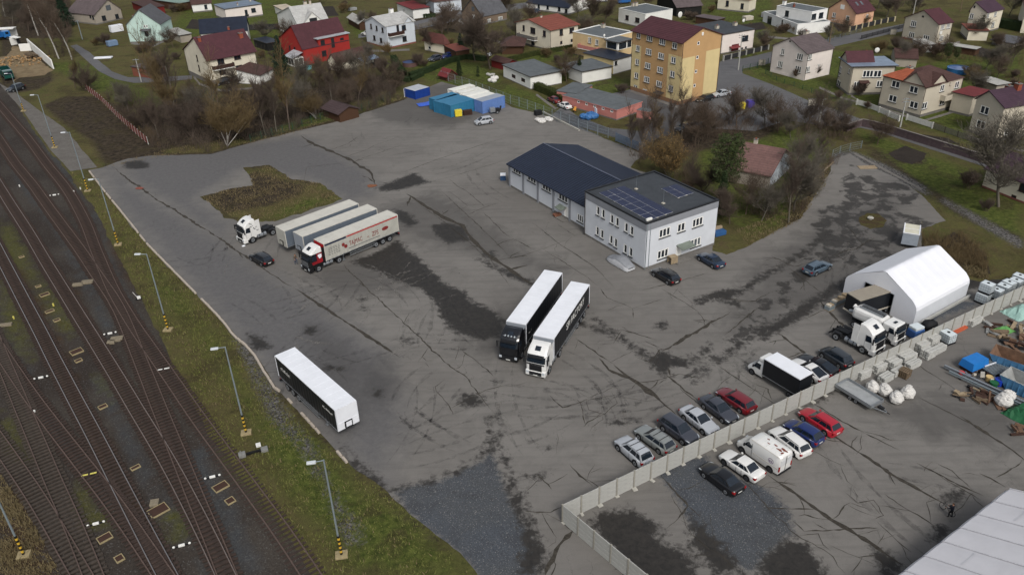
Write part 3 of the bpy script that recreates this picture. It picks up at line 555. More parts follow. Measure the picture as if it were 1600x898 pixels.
for (u,v,m,lab) in ((139,740,M_YP,'yellow dashes painted on a sleeper of the crossover'),(255,576,M_WP,'white dashes painted on a sleeper of the siding')):
 p=G(u,v,.25); b=MB(); b.box(-.7,-.1,-.1,.1,0,.03,m).box(.1,.7,-.1,.1,0,.03,m); b.build('painted_marker',None,label=lab,cat='track marker',loc=(p.x,p.y,.225),rz=math.radians(18))
for (u,v,m,lab) in ((84,478,M_YP,'yellow stub beside the pale flat cover'),(22,498,M_YP,'yellow stub at the left beside the pale box'),(31,292,M_WP,'white stub between the upper tracks'),(126,296,M_WP,'white stub at the platform end of the marker'),(116,301,M_WP,'white stub beside the siding rail'),(55,645,M_WP,'tiny white stub inside the left crossover')):
 p=G(u,v); b=MB(); b.tube((0,0,0),(0,0,.35),.11,.11,m,8).ball((0,0,.35),.12,.12,.07,m); b.build('marker_stub',None,label=lab,cat='track marker',loc=(p.x,p.y,.02))
p=G(379,713); t=thing('point_machine','grey point machine with black rod beside the siding','point machine',(p.x,p.y,.02),math.radians(22))
g_=mat('machine_grey','8b8b88',.6,.3,.15,3,dirt=.4)
MB().rbox(-.35,.35,-.3,.3,0,.45,g_,.04).build('housing',t,loc=None)
MB().box(.4,1.9,-.12,.12,.05,.28,M_BK).build('rod_cover',t); MB().rbox(1.9,2.6,-.35,.35,0,.3,g_,.04).build('motor_box',t); MB().tube((-.1,0,.45),(-.1,0,.8),.05,.05,g_).build('lever',t); MB().rbox(1.5,2.0,.75,1.25,.0,.25,M_WP,.03).build('lamp_box',t)
p=G(217,468); t=thing('switch_lever','small white and black switch lever beside the junction','switch lever',(p.x,p.y,.02),.4)
MB().box(-.4,.4,-.12,.12,0,.15,M_BK).build('base',t); MB().tube((0,0,.1),(-.5,0,1.3),.03,.03,M_WP).build('lever',t); MB().rbox(-.15,.3,-.15,.15,.15,.5,M_WP,.03).build('counterweight',t)
p=G(10,898-15);
M_GALV=mat('galvanised_steel','8d989e',.45,.4,.08,3); M_LAMP=mat('lamp_head','c9ced2',.4,.1,.05,3); M_YB=mat('post_yellow','c6a23a',.6)
def lampbuild(h,lab):
 t=thing('lamp_post',lab,'lamp post',group='lamp posts along the railway side of the yard')
 b=MB(); b.rbox(-.55,.55,-.45,.45,0,.22,M_YF,.04); b.build('foundation',t)
 b=MB(); b.tube((0,0,2.3),(0,0,h),.095,.065,M_GALV,10); b.build('pole',t)
 b=MB(); n=9
 for i in range(n):
  z0=.2+i*(2.1/n); z1=.2+(i+1)*(2.1/n); m=M_YB if i%2 else M_BK
  b.tube((0,0,z0),(0,0,z1),.125,.125,m,10)
 b.build('striped_base',t)
 b=MB(); b.tube((0,0,h-.05),(-.75,-.25,h+.1),.04,.04,M_GALV,6); b.build('arm',t)
 b=MB(); b.rbox(-1.35,-.6,-.42,-.1,h+.02,h+.18,M_LAMP,.05); b.build('lamp_head',t)
 return t
LP=[((505,707),(534,868),'lamp post nearest the camera, on the grass by the gravel trail'),((348,530),(385,677),'lamp post between the point machine and the parked black trailer'),((223,383),(263,516),'lamp post on the mossy strip, third from the camera'),((148,268),(185,383),'lamp post at the kerb with its foot in brown weeds'),((107,195),(137.5,299),'lamp post where the concrete platform ends'),((58,138),(86,231),'lamp post in the middle of the concrete platform'),((22,115),(37,174),'lamp post on the platform beside the green truck'),((-30,690),(38,868),'lamp post at the left picture edge among brown weeds')]
first=None
for i,(tp,bs,lab) in enumerate(LP):
 B=G(*bs); h=height_at(B,(tp[0]+bs[0])/2*0+tp[0],tp[1])
 h=min(max(h,9.0),11.2)
 if first is None: first=lampbuild(10.2,lab); o=first
 else: o=copy_tree(first); o['label']=lab
 o.location=(B.x,B.y,.02); o.scale=(1,1,h/10.2); o.rotation_euler=(0,0,random.uniform(-.15,.15)+.1)
M_KERB=mat('kerb_stone','aaa094',.85,0,.2,3,dirt=.2)
kl=[(138,266),(163,299),(187,328),(230,382),(300,453),(335,488),(352,507),(362,521),(372,531),(384,540),(398,556),(412,580),(430,608),(437,612)]
kb=obj('kerb_row',None)
kb['kind']='structure'
pass
kp=resample([tuple(G(u,v)[:2]) for u,v in kl],1.0); kme=MB().rbox(-.48,.48,-.13,.13,0,.3,M_KERB,.02).data('kerb_stone')
def kerbs(P,skip=.0):
 for i in range(len(P)-1):
  if random.random()<skip: continue
  a,b_=P[i],P[i+1]; o=obj('kerb_stone',kme,kb,loc=((a[0]+b_[0])/2,(a[1]+b_[1])/2,random.uniform(-.12,-.06)+.03)); o.rotation_euler=(random.uniform(-.05,.05),random.uniform(-.03,.03),math.atan2(b_[1]-a[1],b_[0]-a[0])+random.uniform(-.04,.04))
kerbs(kp,.1)
for seg in ([(448,622),(458,632)],[(470,645),(500,678)],[(526,705),(543,724)]): kerbs(resample([tuple(G(u,v)[:2]) for u,v in seg],1.0))
# ======================= BUILDINGS =======================
ZM={0:(0,0,1),1:(0,0,6.4),2:(200,0,6.4),3:(420,0,6.4),4:(640,0,6.4),5:(870,0,6.4),6:(1090,0,6.4),7:(1350,0,6.4),8:(1190,100,6.4),9:(1370,100,3.904),'o':(900,260,5.283),'h':(780,210,5.986),'t':(1280,370,4.49),'e':(800,0,3.99),'c':(620,110,8),'p':(820,130,8),'m':(1000,160,4.987)}
def zp(k,x,y): o=ZM[k]; return (o[0]+x/o[2],o[1]+y/o[2])
M_GLASS=mat('window_glass','262d35',.12,0,.4,2,.6); M_GLASS2=mat('window_glass_curtain','5a6066',.25,0,.4,3,.5); M_FRW=mat('frame_white','e6e6e2',.5,0,.05,2); M_FRB=mat('frame_brown','3a2620',.6); M_FRD=mat('frame_dark','24262a',.5)
M_SILL=mat('sill_dark','2b2d31',.6); M_CONC=mat('plinth_concrete','6f6c68',.9,0,.2,1.5,dirt=.4); M_PIPE=mat('downpipe','3b3634',.5)
M_DISH=mat('dish_white','d8d8d4',.5); M_CHW=mat('chimney_render','b9b2a4',.9,0,.15,2,dirt=.4); M_BRICK=mat('chimney_brick','8a4a38',.9,0,.2,3)
def wallm(name,col,dirt=.16): return mat('wall_'+name,col,.88,0,.07,.5,.2,dirt=dirt,bump=.15)
def roofm(name,col,kind='tile',rough=.75):
 key='roof_'+name
 if key in _MC: return _MC[key]
 c=lin(col); t=NT(key); p=t.pos(True); n=t.noise(p,.6,6,.7,.5); s=t.noise(p,4,4,.6)
 k=t.mix(t.ramp(n,.3,.7),tuple(x*.72 for x in c),tuple(x*1.15 for x in c)); k=t.mix(t.ramp(s,.55,.8,0,.4),k,tuple(x*.45 for x in c))
 if kind=='tile':
  w=t.n('ShaderNodeTexWave',{'Vector':p,'Scale':1.4,'Distortion':.4},bands_direction='Z').outputs['Fac']
  w2=t.n('ShaderNodeTexVoronoi',{'Vector':p,'Scale':3.2}).outputs['Color']; sp=t.n('ShaderNodeSeparateColor',{0:w2}).outputs[0]
  k=t.mix(t.ramp(w,.55,.95,0,.35),k,tuple(x*.5 for x in c)); k=t.mix(t.ramp(sp,.5,1,0,.25),k,tuple(x*1.35 for x in c)); t.bump(w,.6,.05)
 elif kind=='felt': t.bump(s,.3,.03)
 _MC[key]=t.out(k,rough,0 if kind!='metal' else .3,.3); return t.m
_WC={}
def window_mesh(w,h,n,mf,mg,door=False):
 k=(round(w,1),round(h,1),n,mf.name,mg.name)
 if k in _WC: return _WC[k]
 w,h=round(w,1),round(h,1); f=.15; b=MB(); W2,H2=w/2,h/2
 b.box(-W2,W2,-.02,.06,-H2,-H2+f,mf).box(-W2,W2,-.02,.06,H2-f,H2,mf).box(-W2,-W2+f,-.018,.06,-H2+f,H2-f,mf).box(W2-f,W2,-.018,.06,-H2+f,H2-f,mf)
 for i in range(1,n): x=-W2+w*i/n; b.box(x-.09,x+.09,-.015,.06,-H2+f,H2-f,mf)
 fr=b.data('window'); g=MB(); g.box(-W2+f*.5,W2-f*.5,.025,.055,-H2+f*.5,H2-f*.5,mg); gm=g.data('pane'); _WC[k]=(fr,gm); return _WC[k]
_SC={}
def sill_mesh(w,m):
 k=(round(w,1),m.name)
 if k not in _SC: _SC[k]=MB().box(-w/2-.08,w/2+.08,-.2,.02,-.08,0,m).data('sill')
 return _SC[k]
def holed(b,x0,x1,z0,z1,holes,put,m,depth):
 xs=sorted({x0,x1,*[q for hx in holes for q in hx[:2]]}); zs=sorted({z0,z1,*[q for hx in holes for q in hx[2:4]]})
 xs=[x for x in xs if x0<=x<=x1]; zs=[z for z in zs if z0<=z<=z1]
 for i in range(len(xs)-1):
  for j in range(len(zs)-1):
   cx,cz=(xs[i]+xs[i+1])/2,(zs[j]+zs[j+1])/2
   if any(h[0]<cx<h[1] and h[2]<cz<h[3] for h in holes): continue
   b.quad([put(xs[i],0,zs[j]),put(xs[i+1],0,zs[j]),put(xs[i+1],0,zs[j+1]),put(xs[i],0,zs[j+1])],m)
 for a,c,e,g in holes:
  for q in (((a,e),(c,e)),((c,e),(c,g)),((c,g),(a,g)),((a,g),(a,e))):
   (p1,q1),(p2,q2)=q; b.quad([put(p1,0,q1),put(p2,0,q2),put(p2,depth,q2),put(p1,depth,q1)],m)
class House:
 def __init__(s,name,label,cat,B,h,R,L,wall,roof,rtype='flat',hr=0,fr=.5,over=.35,wallL=None,plinth=.45,pm=None,parapet=.0,win=(),group=None,z0=0,mf=None,mg=None,sill=None,cap=None,apex=None,thick=.16,prim='R'):
  s.B=B if isinstance(B,Vector) else G(B[0],B[1],B[2] if len(B)>2 else 0)
  s.B.z=z0
  s.h=h if isinstance(h,(int,float)) else height_at(s.B,*h)-z0
  P=lambda q:G(q[0],q[1],q[2] if len(q)>2 else s.h+z0)
  if isinstance(R,(int,float)):
   l=P(L)-s.B; l.z=0; s.b=l.length; ey=l.normalized(); ex=Vector((ey.y,-ey.x,0)); s.a=R
  elif prim=='L':
   l=P(L)-s.B; l.z=0; s.b=l.length; ey=l.normalized(); ex=Vector((ey.y,-ey.x,0)); s.a=(P(R)-s.B).dot(ex)
  else:
   r=P(R)-s.B; r.z=0; s.a=r.length; ex=r.normalized(); ey=Vector((-ex.y,ex.x,0))
   s.b=L if isinstance(L,(int,float)) else (P(L)-s.B).dot(ey)
  if s.a<1 or s.b<1: print('BAD HOUSE',name,label,s.a,s.b)
  s.a=max(s.a,1.5); s.b=max(s.b,1.5)
  if apex: # ridge height / fraction from the apex pixel on the gable wall
   pl=(s.B,ex) if rtype=='gy' else (s.B,ey)
   sx,zz=s.onwall(apex[0],apex[1],pl[1]); hr=max(.3,zz-s.h); fr=min(max(sx/(s.a if rtype=='gy' else s.b),.1),.9)
  s.ex,s.ey,s.z0=ex,ey,z0; s.hr,s.fr=hr,fr
  s.t=thing(name,label,cat,s.B,math.atan2(ex.y,ex.x),group)
  s.mf=mf or M_FRW; s.mg=mg or M_GLASS; a,b_,h_=s.a,s.b,s.h
  wl=wallL or wall; holes={'R':[],'L':[]}; s.wins=[]
  for side,k,L_ in win:
   for w in L_:
    x,y,ww,hh,n=w[:5]; u,v=zp(k,x,y); sx,zz=s.onwall(u,v,ex if side=='R' else ey)
    lim=a if side=='R' else b_
    sx=min(max(sx,ww/2+.12),lim-ww/2-.12); zz=min(max(zz,hh/2+.05),h_-hh/2-.05 if len(w)<7 else 99)
    s.wins.append((side,sx,zz,ww,hh,n,w[5] if len(w)>5 else None));
    if zz+hh/2<h_: holes[side].append((sx-ww/2,sx+ww/2,zz-hh/2,zz+hh/2))
  D=.09; wb=MB(); pz=plinth; pmm=pm or M_CONC
  holed(wb,0,a,0,h_,holes['R'],lambda x,d,z:(x,d,z),wall,D)
  holed(wb,0,b_,0,h_,holes['L'],lambda x,d,z:(d,x,z),wl,D)
  wb.quad([(a,0,0),(a,b_,0),(a,b_,h_),(a,0,h_)],wall).quad([(a,b_,0),(0,b_,0),(0,b_,h_),(a,b_,h_)],wall)
  rz=h_
  if rtype in('gy','gx'):
   for q in (0,1):
    if rtype=='gy': y=0 if q==0 else b_; wb.quad([(0,y,h_),(a,y,h_),(a*fr,y,h_+hr)],wall)
    else: x=0 if q==0 else a; wb.quad([(x,0,h_),(x,b_,h_),(x,b_*fr,h_+hr)],wl)
  wb.build('wall',s.t)
  if plinth:
   pb=MB(); pb.box(-.03,a+.03,-.03,.0,-.3,pz,pmm).box(-.03,0,0,b_,-.3,pz,pmm)
   for side,sx,zz,ww,hh,n,md in s.wins:
    pass
   pb.build('plinth',s.t)
  rb=MB(); o=over; T=thick
  if rtype=='flat':
   if parapet>=0 and parapet!=0:
    p_=parapet; tk=.22; c=cap or wall
    rb.box(tk,a-tk,tk,b_-tk,h_-.02,h_+.03,roof)
    pp=MB(); pp.box(-.06,a+.06,-.06,tk,h_,h_+p_,c).box(-.06,a+.06,b_-tk,b_+.06,h_,h_+p_,c).box(-.06,tk,tk,b_-tk,h_,h_+p_,c).box(a-tk,a+.06,tk,b_-tk,h_,h_+p_,c); pp.build('parapet',s.t)
   else:
    rb.box(-o,a+o,-o,b_+o,h_+.002,h_+.2,cap or M_PIPE,top=roof)
  elif rtype=='hip':
   k=min(a,b_)/2+o; x0,x1,y0,y1=-o,a+o,-o,b_+o
   if a>=b_: r1,r2=(x0+k,(y0+y1)/2,h_+hr),(x1-k,(y0+y1)/2,h_+hr)
   else: r1,r2=((x0+x1)/2,y0+k,h_+hr),((x0+x1)/2,y1-k,h_+hr)
   c=[(x0,y0,h_+.01),(x1,y0,h_+.01),(x1,y1,h_+.01),(x0,y1,h_+.01)]
   if a>=b_: rb.quad([c[0],c[1],r2,r1],roof).quad([c[1],c[2],r2],roof).quad([c[2],c[3],r1,r2],roof).quad([c[3],c[0],r1],roof)
   else: rb.quad([c[0],c[1],r1],roof).quad([c[1],c[2],r2,r1],roof).quad([c[2],c[3],r2],roof).quad([c[3],c[0],r1,r2],roof)
   rb.quad(c[::-1],M_FRW)
  elif rtype in('shedx','shedy'):
   rb.mesh([(-o,-o,h_+(hr if 0 else 0)+.02),(a+o,-o,h_+(hr if rtype=='shedx' else 0)+.02),(a+o,b_+o,h_+hr+.02),(-o,b_+o,h_+(0 if rtype=='shedx' else hr)+.02),
    (-o,-o,h_+T),(a+o,-o,h_+(hr if rtype=='shedx' else 0)+T),(a+o,b_+o,h_+hr+T),(-o,b_+o,h_+(0 if rtype=='shedx' else hr)+T)],[(3,2,1,0),(4,5,6,7),(0,1,5,4),(1,2,6,5),(2,3,7,6),(3,0,4,7)],roof)
   if hr:
    w2=MB();
    if rtype=='shedy': w2.quad([(0,0,h_),(0,b_,h_),(0,b_,h_+hr)],wl).quad([(a,0,h_),(a,b_,h_),(a,b_,h_+hr)],wall).quad([(0,b_,h_),(a,b_,h_),(a,b_,h_+hr),(0,b_,h_+hr)],wall)
    else: w2.quad([(0,0,h_),(a,0,h_),(a,0,h_+hr)],wall).quad([(a,0,h_),(a,b_,h_),(a,b_,h_+hr),(a,0,h_+hr)],wall)
    w2.build('upper_wall',s.t)
  else:
   A_,Bm=(a,b_) if rtype=='gy' else (b_,a)
   r=A_*fr; s1=hr/max(r,.1); s2=hr/max(A_-r,.1)
   prof=[(-o,h_-o*s1+.02),(r,h_+hr+.02),(A_+o,h_-o*s2+.02),(A_+o,h_-o*s2+.02+T),(r,h_+hr+.02+T*1.1),(-o,h_-o*s1+.02+T)]
   e=.3 if over>.1 else 0.02
   if rtype=='gy': rb.extr(prof,-e,Bm+e,roof,'y')
   else: rb.extr(prof,-e,Bm+e,roof,'x')
  s.roof=rb.build('roof',s.t); s.rtype=rtype
  for side,sx,zz,ww,hh,n,md in s.wins:
   mf_,mg_=s.mf,s.mg; nm='window'
   if md=='door': mf_,mg_,nm=M_FRW,M_FRW,'door'
   elif md=='bdoor': mf_,mg_,nm=M_FRB,M_FRB,'door'
   elif md=='cur': mg_=M_GLASS2
   elif isinstance(md,tuple): mf_,mg_,nm=md[0],md[0],md[1]
   fm,gm=window_mesh(ww,hh,n,mf_,mg_)
   o_=obj(nm,fm,s.t,loc=(sx,D-.05,zz) if side=='R' else (D-.05,sx,zz),rz=0 if side=='R' else -math.pi/2)
   obj('pane',gm,o_)
   if nm=='window' and hh>.9 and s.mf is not None:
    q=obj('sill',sill_mesh(ww,sill or M_SILL),o_,loc=(0,.0,-hh/2))
 def onwall(s,u,v,e):
  d=ray(u,v); n=Vector((-e.y,e.x,0)); C0=Vector((0,0,CH)); t=n.dot(s.B-C0)/n.dot(d); p=C0+d*t
  return (p-s.B).dot(e),p.z-s.B.z
 def loc(s,u,v,z):
  p=G(u,v,z+s.z0)-s.B; return Vector((p.dot(s.ex),p.dot(s.ey),z))
 def rtop(s,x,y):
  if s.rtype=='gy': r=s.a*s.fr; q=x; A_=s.a
  elif s.rtype=='gx': r=s.b*s.fr; q=y; A_=s.b
  else: return s.h
  return s.h+s.hr*(q/r if q<r else (A_-q)/(A_-r))
 def chim(s,u,v,w=.6,hh=1.2,m=None,d=None):
  z=s.h+s.hr+.4
  p=s.loc(u,v,z); x=min(max(p.x,.5),s.a-.5); y=min(max(p.y,.5),s.b-.5); zt=s.rtop(x,y)
  b=MB(); m=m or M_CHW; b.box(x-w/2,x+w/2,y-(d or w)/2,y+(d or w)/2,zt-.5,zt+hh,m); b.box(x-w/2-.08,x+w/2+.08,y-(d or w)/2-.08,y+(d or w)/2+.08,zt+hh,zt+hh+.1,M_CONC); b.box(x-.12,x+.12,y-.12,y+.12,zt+hh+.1,zt+hh+.3,M_BRICK)
  b.build('chimney',s.roof); return s
 def box(s,name,side,k,x,y,w,h,d,m,dz=0):
  u,v=zp(k,x,y); sx,zz=s.onwall(u,v,s.ex if side=='R' else s.ey); b=MB()
  if side=='R': b.box(sx-w/2,sx+w/2,-d,-.004,zz-h/2,zz+h/2,m)
  else: b.box(-d,-.004,sx-w/2,sx+w/2,zz-h/2,zz+h/2,m)
  b.build(name,s.t); return s
 def balcony(s,side,k,x,y,w,d,m,slab=None):
  u,v=zp(k,x,y); sx,zz=s.onwall(u,v,s.ex if side=='R' else s.ey); b=MB(); sl=slab or M_FRW; z=zz
  def q(x0,x1,d0,d1,z0,z1,m_): b.box(x0,x1,-d1,-d0,z0,z1,m_) if side=='R' else b.box(-d1,-d0,x0,x1,z0,z1,m_)
  q(sx-w/2,sx+w/2,.004,d,z-.75,z-.58,sl); q(sx-w/2,sx+w/2,d-.06,d,z-.58,z+.4,m); q(sx-w/2,sx-w/2+.06,.004,d-.06,z-.58,z+.4,m); q(sx+w/2-.06,sx+w/2,.004,d-.06,z-.58,z+.4,m)
  b.build('balcony',s.t); return s
 def dish(s,u,v,z,r=.5):
  p=s.loc(u,v,z); b=MB(); zt=s.rtop(min(max(p.x,0),s.a),min(max(p.y,0),s.b)); b.tube((p.x,p.y,zt),(p.x,p.y,zt+.7),.03,.03,M_PIPE); b.ball((p.x,p.y-.1,zt+.9),r,.12,r,M_DISH,12,6); b.build('satellite_dish',s.t); return s
 def awning(s,side,k,x,y,w,d,m):
  u,v=zp(k,x,y); sx,zz=s.onwall(u,v,s.ex if side=='R' else s.ey); b=MB()
  c=[(sx-w/2,0,zz+.25),(sx+w/2,0,zz+.25),(sx+w/2,-d,zz-.1),(sx-w/2,-d,zz-.1)]; c2=[(p[0],p[1],p[2]+.06) for p in c]
  if side=='L': c=[(p[1],p[0],p[2]) for p in c]; c2=[(p[1],p[0],p[2]) for p in c2]
  b.mesh(c+c2,[(3,2,1,0),(4,5,6,7),(0,1,5,4),(1,2,6,5),(2,3,7,6),(3,0,4,7)],m); b.build('canopy',s.t); return s
 def pipes(s):
  for x,y in ((.12,-.07),(s.a-.1,-.07),(-.07,s.b-.1)): MB().tube((x,y,.1),(x,y,s.h),.055,.055,M_PIPE,6).build('downpipe',s.t)
  return s
 def band(s,name,m,z0,z1,pr=.03):
  b=MB(); b.box(-pr,s.a+pr,-pr,-.002,z0,z1,m).box(-pr,-.002,0,s.b+pr,z0,z1,m); b.build(name,s.t); return s
def gables(H,side,k,x,y,w,hh,m,roof,depth=3):
 """a gabled dormer / cross gable whose face lies in wall `side`"""
 u,v=zp(k,x,y); sx,_=H.onwall(u,v,H.ex if side=='R' else H.ey); sx=min(max(sx,w/2),(H.a if side=='R' else H.b)-w/2); h=H.h; b=MB(); r=MB()
 f=(lambda a,d,z:(a,d,z)) if side=='R' else (lambda a,d,z:(d,a,z))
 b.quad([f(sx-w/2,-.03,h-.3),f(sx+w/2,-.03,h-.3),f(sx+w/2,-.03,h),f(sx,-.03,h+hh),f(sx-w/2,-.03,h)],m)
 for sg in (-1,1):
  e=.25; A=[f(sx+sg*(w/2+e),-.3,h-hh*e/(w/2)),f(sx,-.3,h+hh),f(sx,depth,h+hh),f(sx+sg*(w/2+e),depth,h-hh*e/(w/2))]
  r.mesh(A+[(p[0],p[1],p[2]+.14) for p in A],[(3,2,1,0),(4,5,6,7),(0,1,5,4),(1,2,6,5),(2,3,7,6),(3,0,4,7)],roof)
 b.build('dormer_wall',H.t); r.build('dormer_roof',H.t)
WH=wallm('white','dededa'); WC=wallm('cream','d3ccba'); WB=wallm('beige','bdb5a5'); WG=wallm('greybeige','9d958a',.35); WPK=wallm('blush','dcd3cd'); WPE=wallm('peach','cfa588'); WMI=wallm('mint','b4cbc4')
WRE=wallm('red','98302c',.15); WYE=wallm('yellow','cdbb8c',.12); WOR=wallm('ochre','b8956a',.12); WPI=wallm('pink','b87a72',.15); WOF=wallm('office','c6cad0',.08); WOG=wallm('office_grey','83868c',.08); WBR=wallm('brown_stone','77685a',.4); WBL=wallm('pale_blue','c3cad2')
RMA=roofm('maroon','4a2a30'); RBR=roofm('brown','4a3430'); RRU=roofm('rust','7a4438'); ROR=roofm('orange','9c553c'); RGR=roofm('grey_felt','5c6164','felt'); RDK=roofm('dark_felt','3d4146','felt'); RLG=roofm('light_grey','a5a49f'); RNV=roofm('navy','262c3a','metal',.45); RGB=roofm('greybrown','5b5152'); RBM=roofm('blue_metal','8695a8','metal',.4); RPU=roofm('purple','402d3a'); RSL=roofm('slate','55565a'); RWT=roofm('pale_shingle','aeaeac'); RED=roofm('red','6e2e30')
BK=M_FRD
sw=.8
H=House('office_building','two storey pale grey office block with solar panels on its flat roof','office building',zp('o',560,855),zp('o',577,480),zp('o',1177,285),zp('o',97,205),WOF,RDK,'flat',parapet=.25,cap=M_FRD,plinth=.35,
 win=[('L','o',[(182,366,sw,1.5,1),(225,390,sw,1.5,1),(297,434,sw,1.5,1),(341,458,sw,1.5,1),(415,503,sw,1.5,1),(461,530,sw,1.5,1),(177,533,sw,1.5,1),(215,558,sw,1.5,1),(290,603,sw,1.5,1),(328,630,sw,1.5,1),(407,680,sw,1.5,1),(453,706,sw,1.5,1)]),
  ('R','o',[(733,545,2.1,1.4,3),(870,503,1.5,1.4,2),(1005,460,2.1,1.4,3),(718,720,2.1,1.4,3),(988,627,2.1,1.4,3,'cur'),(848,712,1.1,2.1,1,'door')])])
OFF=H; hb=H.h; H.band('fascia_band',WOG,hb-1.05,hb-.02,.04); H.awning('R','o',884,645,2.6,1.3,roofm('green_glass','6d756c','felt',.3))
b=MB(); b.tube((.1,-.1,.1),(.1,-.1,hb),.05,.05,M_GALV,6).tube((.75,-.06,.1),(.75,-.06,hb),.04,.04,M_GALV,6).tube((-.09,H.b-.15,.1),(-.09,H.b-.15,hb),.06,.06,M_PIPE,6); b.build('downpipe',H.t)
b=MB(); b.box(H.a*.36,H.a*.56,-1.6,-.05,0,.15,M_CONC); b.build('doorstep',H.t)
p1=mat('solar_cell','161d3c',.3,0,.25,2,.4); p2=mat('solar_frame','abafb7',.5,0)
b=MB(); b.box(-.5,.5,-.83,.83,.10,.14,p1); cell=b.data('solar_panel'); b=MB(); b.box(-.525,.525,-.855,.855,.06,.098,p2).box(-.52,-.3,-.9,-.7,0,.06,M_CHW).box(.3,.52,.7,.9,0,.06,M_CHW); frm=b.data('panel_frame')
def panels(c,nx,ny):
 q=[H.loc(*zp('o',*p),hb+.05) for p in c]   # corners: left,(ny dir) far, ...
 for i in range(nx):
  for j in range(ny):
   s,t=(i+.5)/nx,(j+.5)/ny; p=q[0]*(1-s)*(1-t)+q[1]*s*(1-t)+q[2]*s*t+q[3]*(1-s)*t
   d=q[3]-q[0]; w=(q[1]-q[0]).length/nx*.93; l=d.length/ny*.95
   o=obj('solar_panel',cell,H.roof,loc=(p.x,p.y,hb+.05)); o.rotation_euler=(math.radians(0),0,math.atan2(d.y,d.x)-math.pi/2); o.scale=(w/1.03,l/1.70,1)
   o2=obj('panel_frame',frm,H.roof,loc=o.location); o2.rotation_euler=o.rotation_euler; o2.scale=o.scale
panels([(185,222),(398,166),(800,380),(600,452)],3,6); panels([(703,190),(828,150),(970,222),(842,265)],2,3)
b=MB()
for x,y in ((497,190),(720,308)):
 p=H.loc(*zp('o',x,y),hb); b.tube((p.x,p.y,hb),(p.x,p.y,hb+2.3),.02,.012,M_GALV,5).box(p.x-.2,p.x+.2,p.y-.2,p.y+.2,hb,hb+.15,M_CHW)
b.build('lightning_rod',H.t)
b=MB(); p=H.loc(*zp('o',590,452),hb); b.rbox(.3,1.3,.3,.6,hb+.25,hb+.6,M_DISH,.05); b.build('camera_box',H.t)
Bh=zp('h',822,903); hh_=height_at(G(*zp('h',105,487)),*zp('h',100,277));
bk=G(*zp('h',680,90),hh_); Lp=G(*zp('h',105,487)); fr_=G(*Bh); ey=(Lp-fr_).normalized(); ex=Vector((ey.y,-ey.x,0)); dep=(bk-Lp).dot(ex)
H=House('workshop_hall','long white workshop hall with dark blue ribbed metal roof adjoining the office','workshop hall',Bh,hh_,dep,(*zp('h',105,487),0),WOF,RNV,'gy',hr=1.9,fr=.5,over=.55,plinth=.35,
 win=[('L','h',[(163,338,2.5,1.05,3),(303,420,2.5,1.05,3),(443,503,2.5,1.05,3),(597,597,2.5,1.05,3),(758,785,1.6,1.3,3),(628,745,1.1,2.1,1,'door')])])
HALL=H
rp=G(*zp('h',375,90),H.h+1.9)
b=MB()
for x,y in ((100,385),(228,455),(365,545),(510,625),(662,725)):
 sx,_=H.onwall(*zp('h',x,y),H.ey); b.box(-.14,-.004,sx-.22,sx+.22,0,H.h-.05,WOG)
b.build('pilaster',H.t); H.awning('L','h',597,680,1.9,1.1,roofm('green_glass','6d756c','felt',.3))
b=MB(); s1=H.hr/(H.a/2); o=.55
MRB=mat('roof_rib','3d465a',.45,.2); n=int((H.b+.6)/.6)  # rib highlights are put into this colour, lighter than the roof metal
for i in range(n+1):
 y=-.3+i*(H.b+.6)/n
 for sg in (0,1):
  x0,x1=(-o,H.a/2) if sg==0 else (H.a+o,H.a/2); z0,z1=H.h-o*s1+.18,H.h+H.hr+.19
  b.mesh([(x0,y-.03,z0),(x0,y+.03,z0),(x1,y+.03,z1),(x1,y-.03,z1),(x0,y-.045,z0+.06),(x0,y+.045,z0+.06),(x1,y+.045,z1+.06),(x1,y-.045,z1+.06)],[(4,5,6,7),(0,3,7,4),(2,1,5,6),(0,4,5,1)],MRB)
o_=b.build('roof_ribs',H.roof,kind='stuff')
b=MB(); b.box(H.a/2-.12,H.a/2+.12,-.3,H.b+.3,H.h+H.hr+.22,H.h+H.hr+.3,mat('ridge_cap','5a6070',.5,.2)); b.build('ridge_cap',H.roof)
b=MB(); p=H.onwall(*zp('h',590,800),H.ey)[0]; b.box(-1.3,-.05,p-1.9,p+.3,0,.16,M_CONC); b.build('doorstep',H.t)
H=House('apartment_block','tall ochre and yellow block of flats with maroon gable roof','apartment block',zp('e',1035,657),zp('e',1047,270),zp('e',1310,217),zp('e',752,192),WOR,RMA,'gy',over=.45,apex=zp(5,1460,282),plinth=.9,pm=wallm('ochre_dark','8a6a52'),
 win=[('L',5,[(818,347,1.3,1.45,2),(928,382,1.9,1.45,3),(1055,421,1.9,1.45,3,'cur'),(1178,460,1.5,1.45,2),(810,487,1.3,1.45,2),(918,521,1.9,1.45,3),(1042,564,1.9,1.45,3),(1165,604,1.5,1.45,2,'cur'),(803,623,1.3,1.45,2),(908,660,1.9,1.45,3),(1032,703,1.9,1.45,3),(1155,744,1.5,1.45,2,'cur'),(795,757,1.3,1.45,2),(898,797,1.9,1.45,3),(1022,842,1.9,1.45,3)]),('L','e',[(990,553,1.5,1.45,2,'cur'),(770,543,1.3,.9,2),(828,568,1.4,.9,3),(988,628,1.4,.9,3)]),
 ('R','e',[(1163,271,.75,.75,1),(1156,359,.75,.75,1),(1147,447,.75,.75,1),(1138,535,.75,.75,1)])])
YB=H; hz=H.h
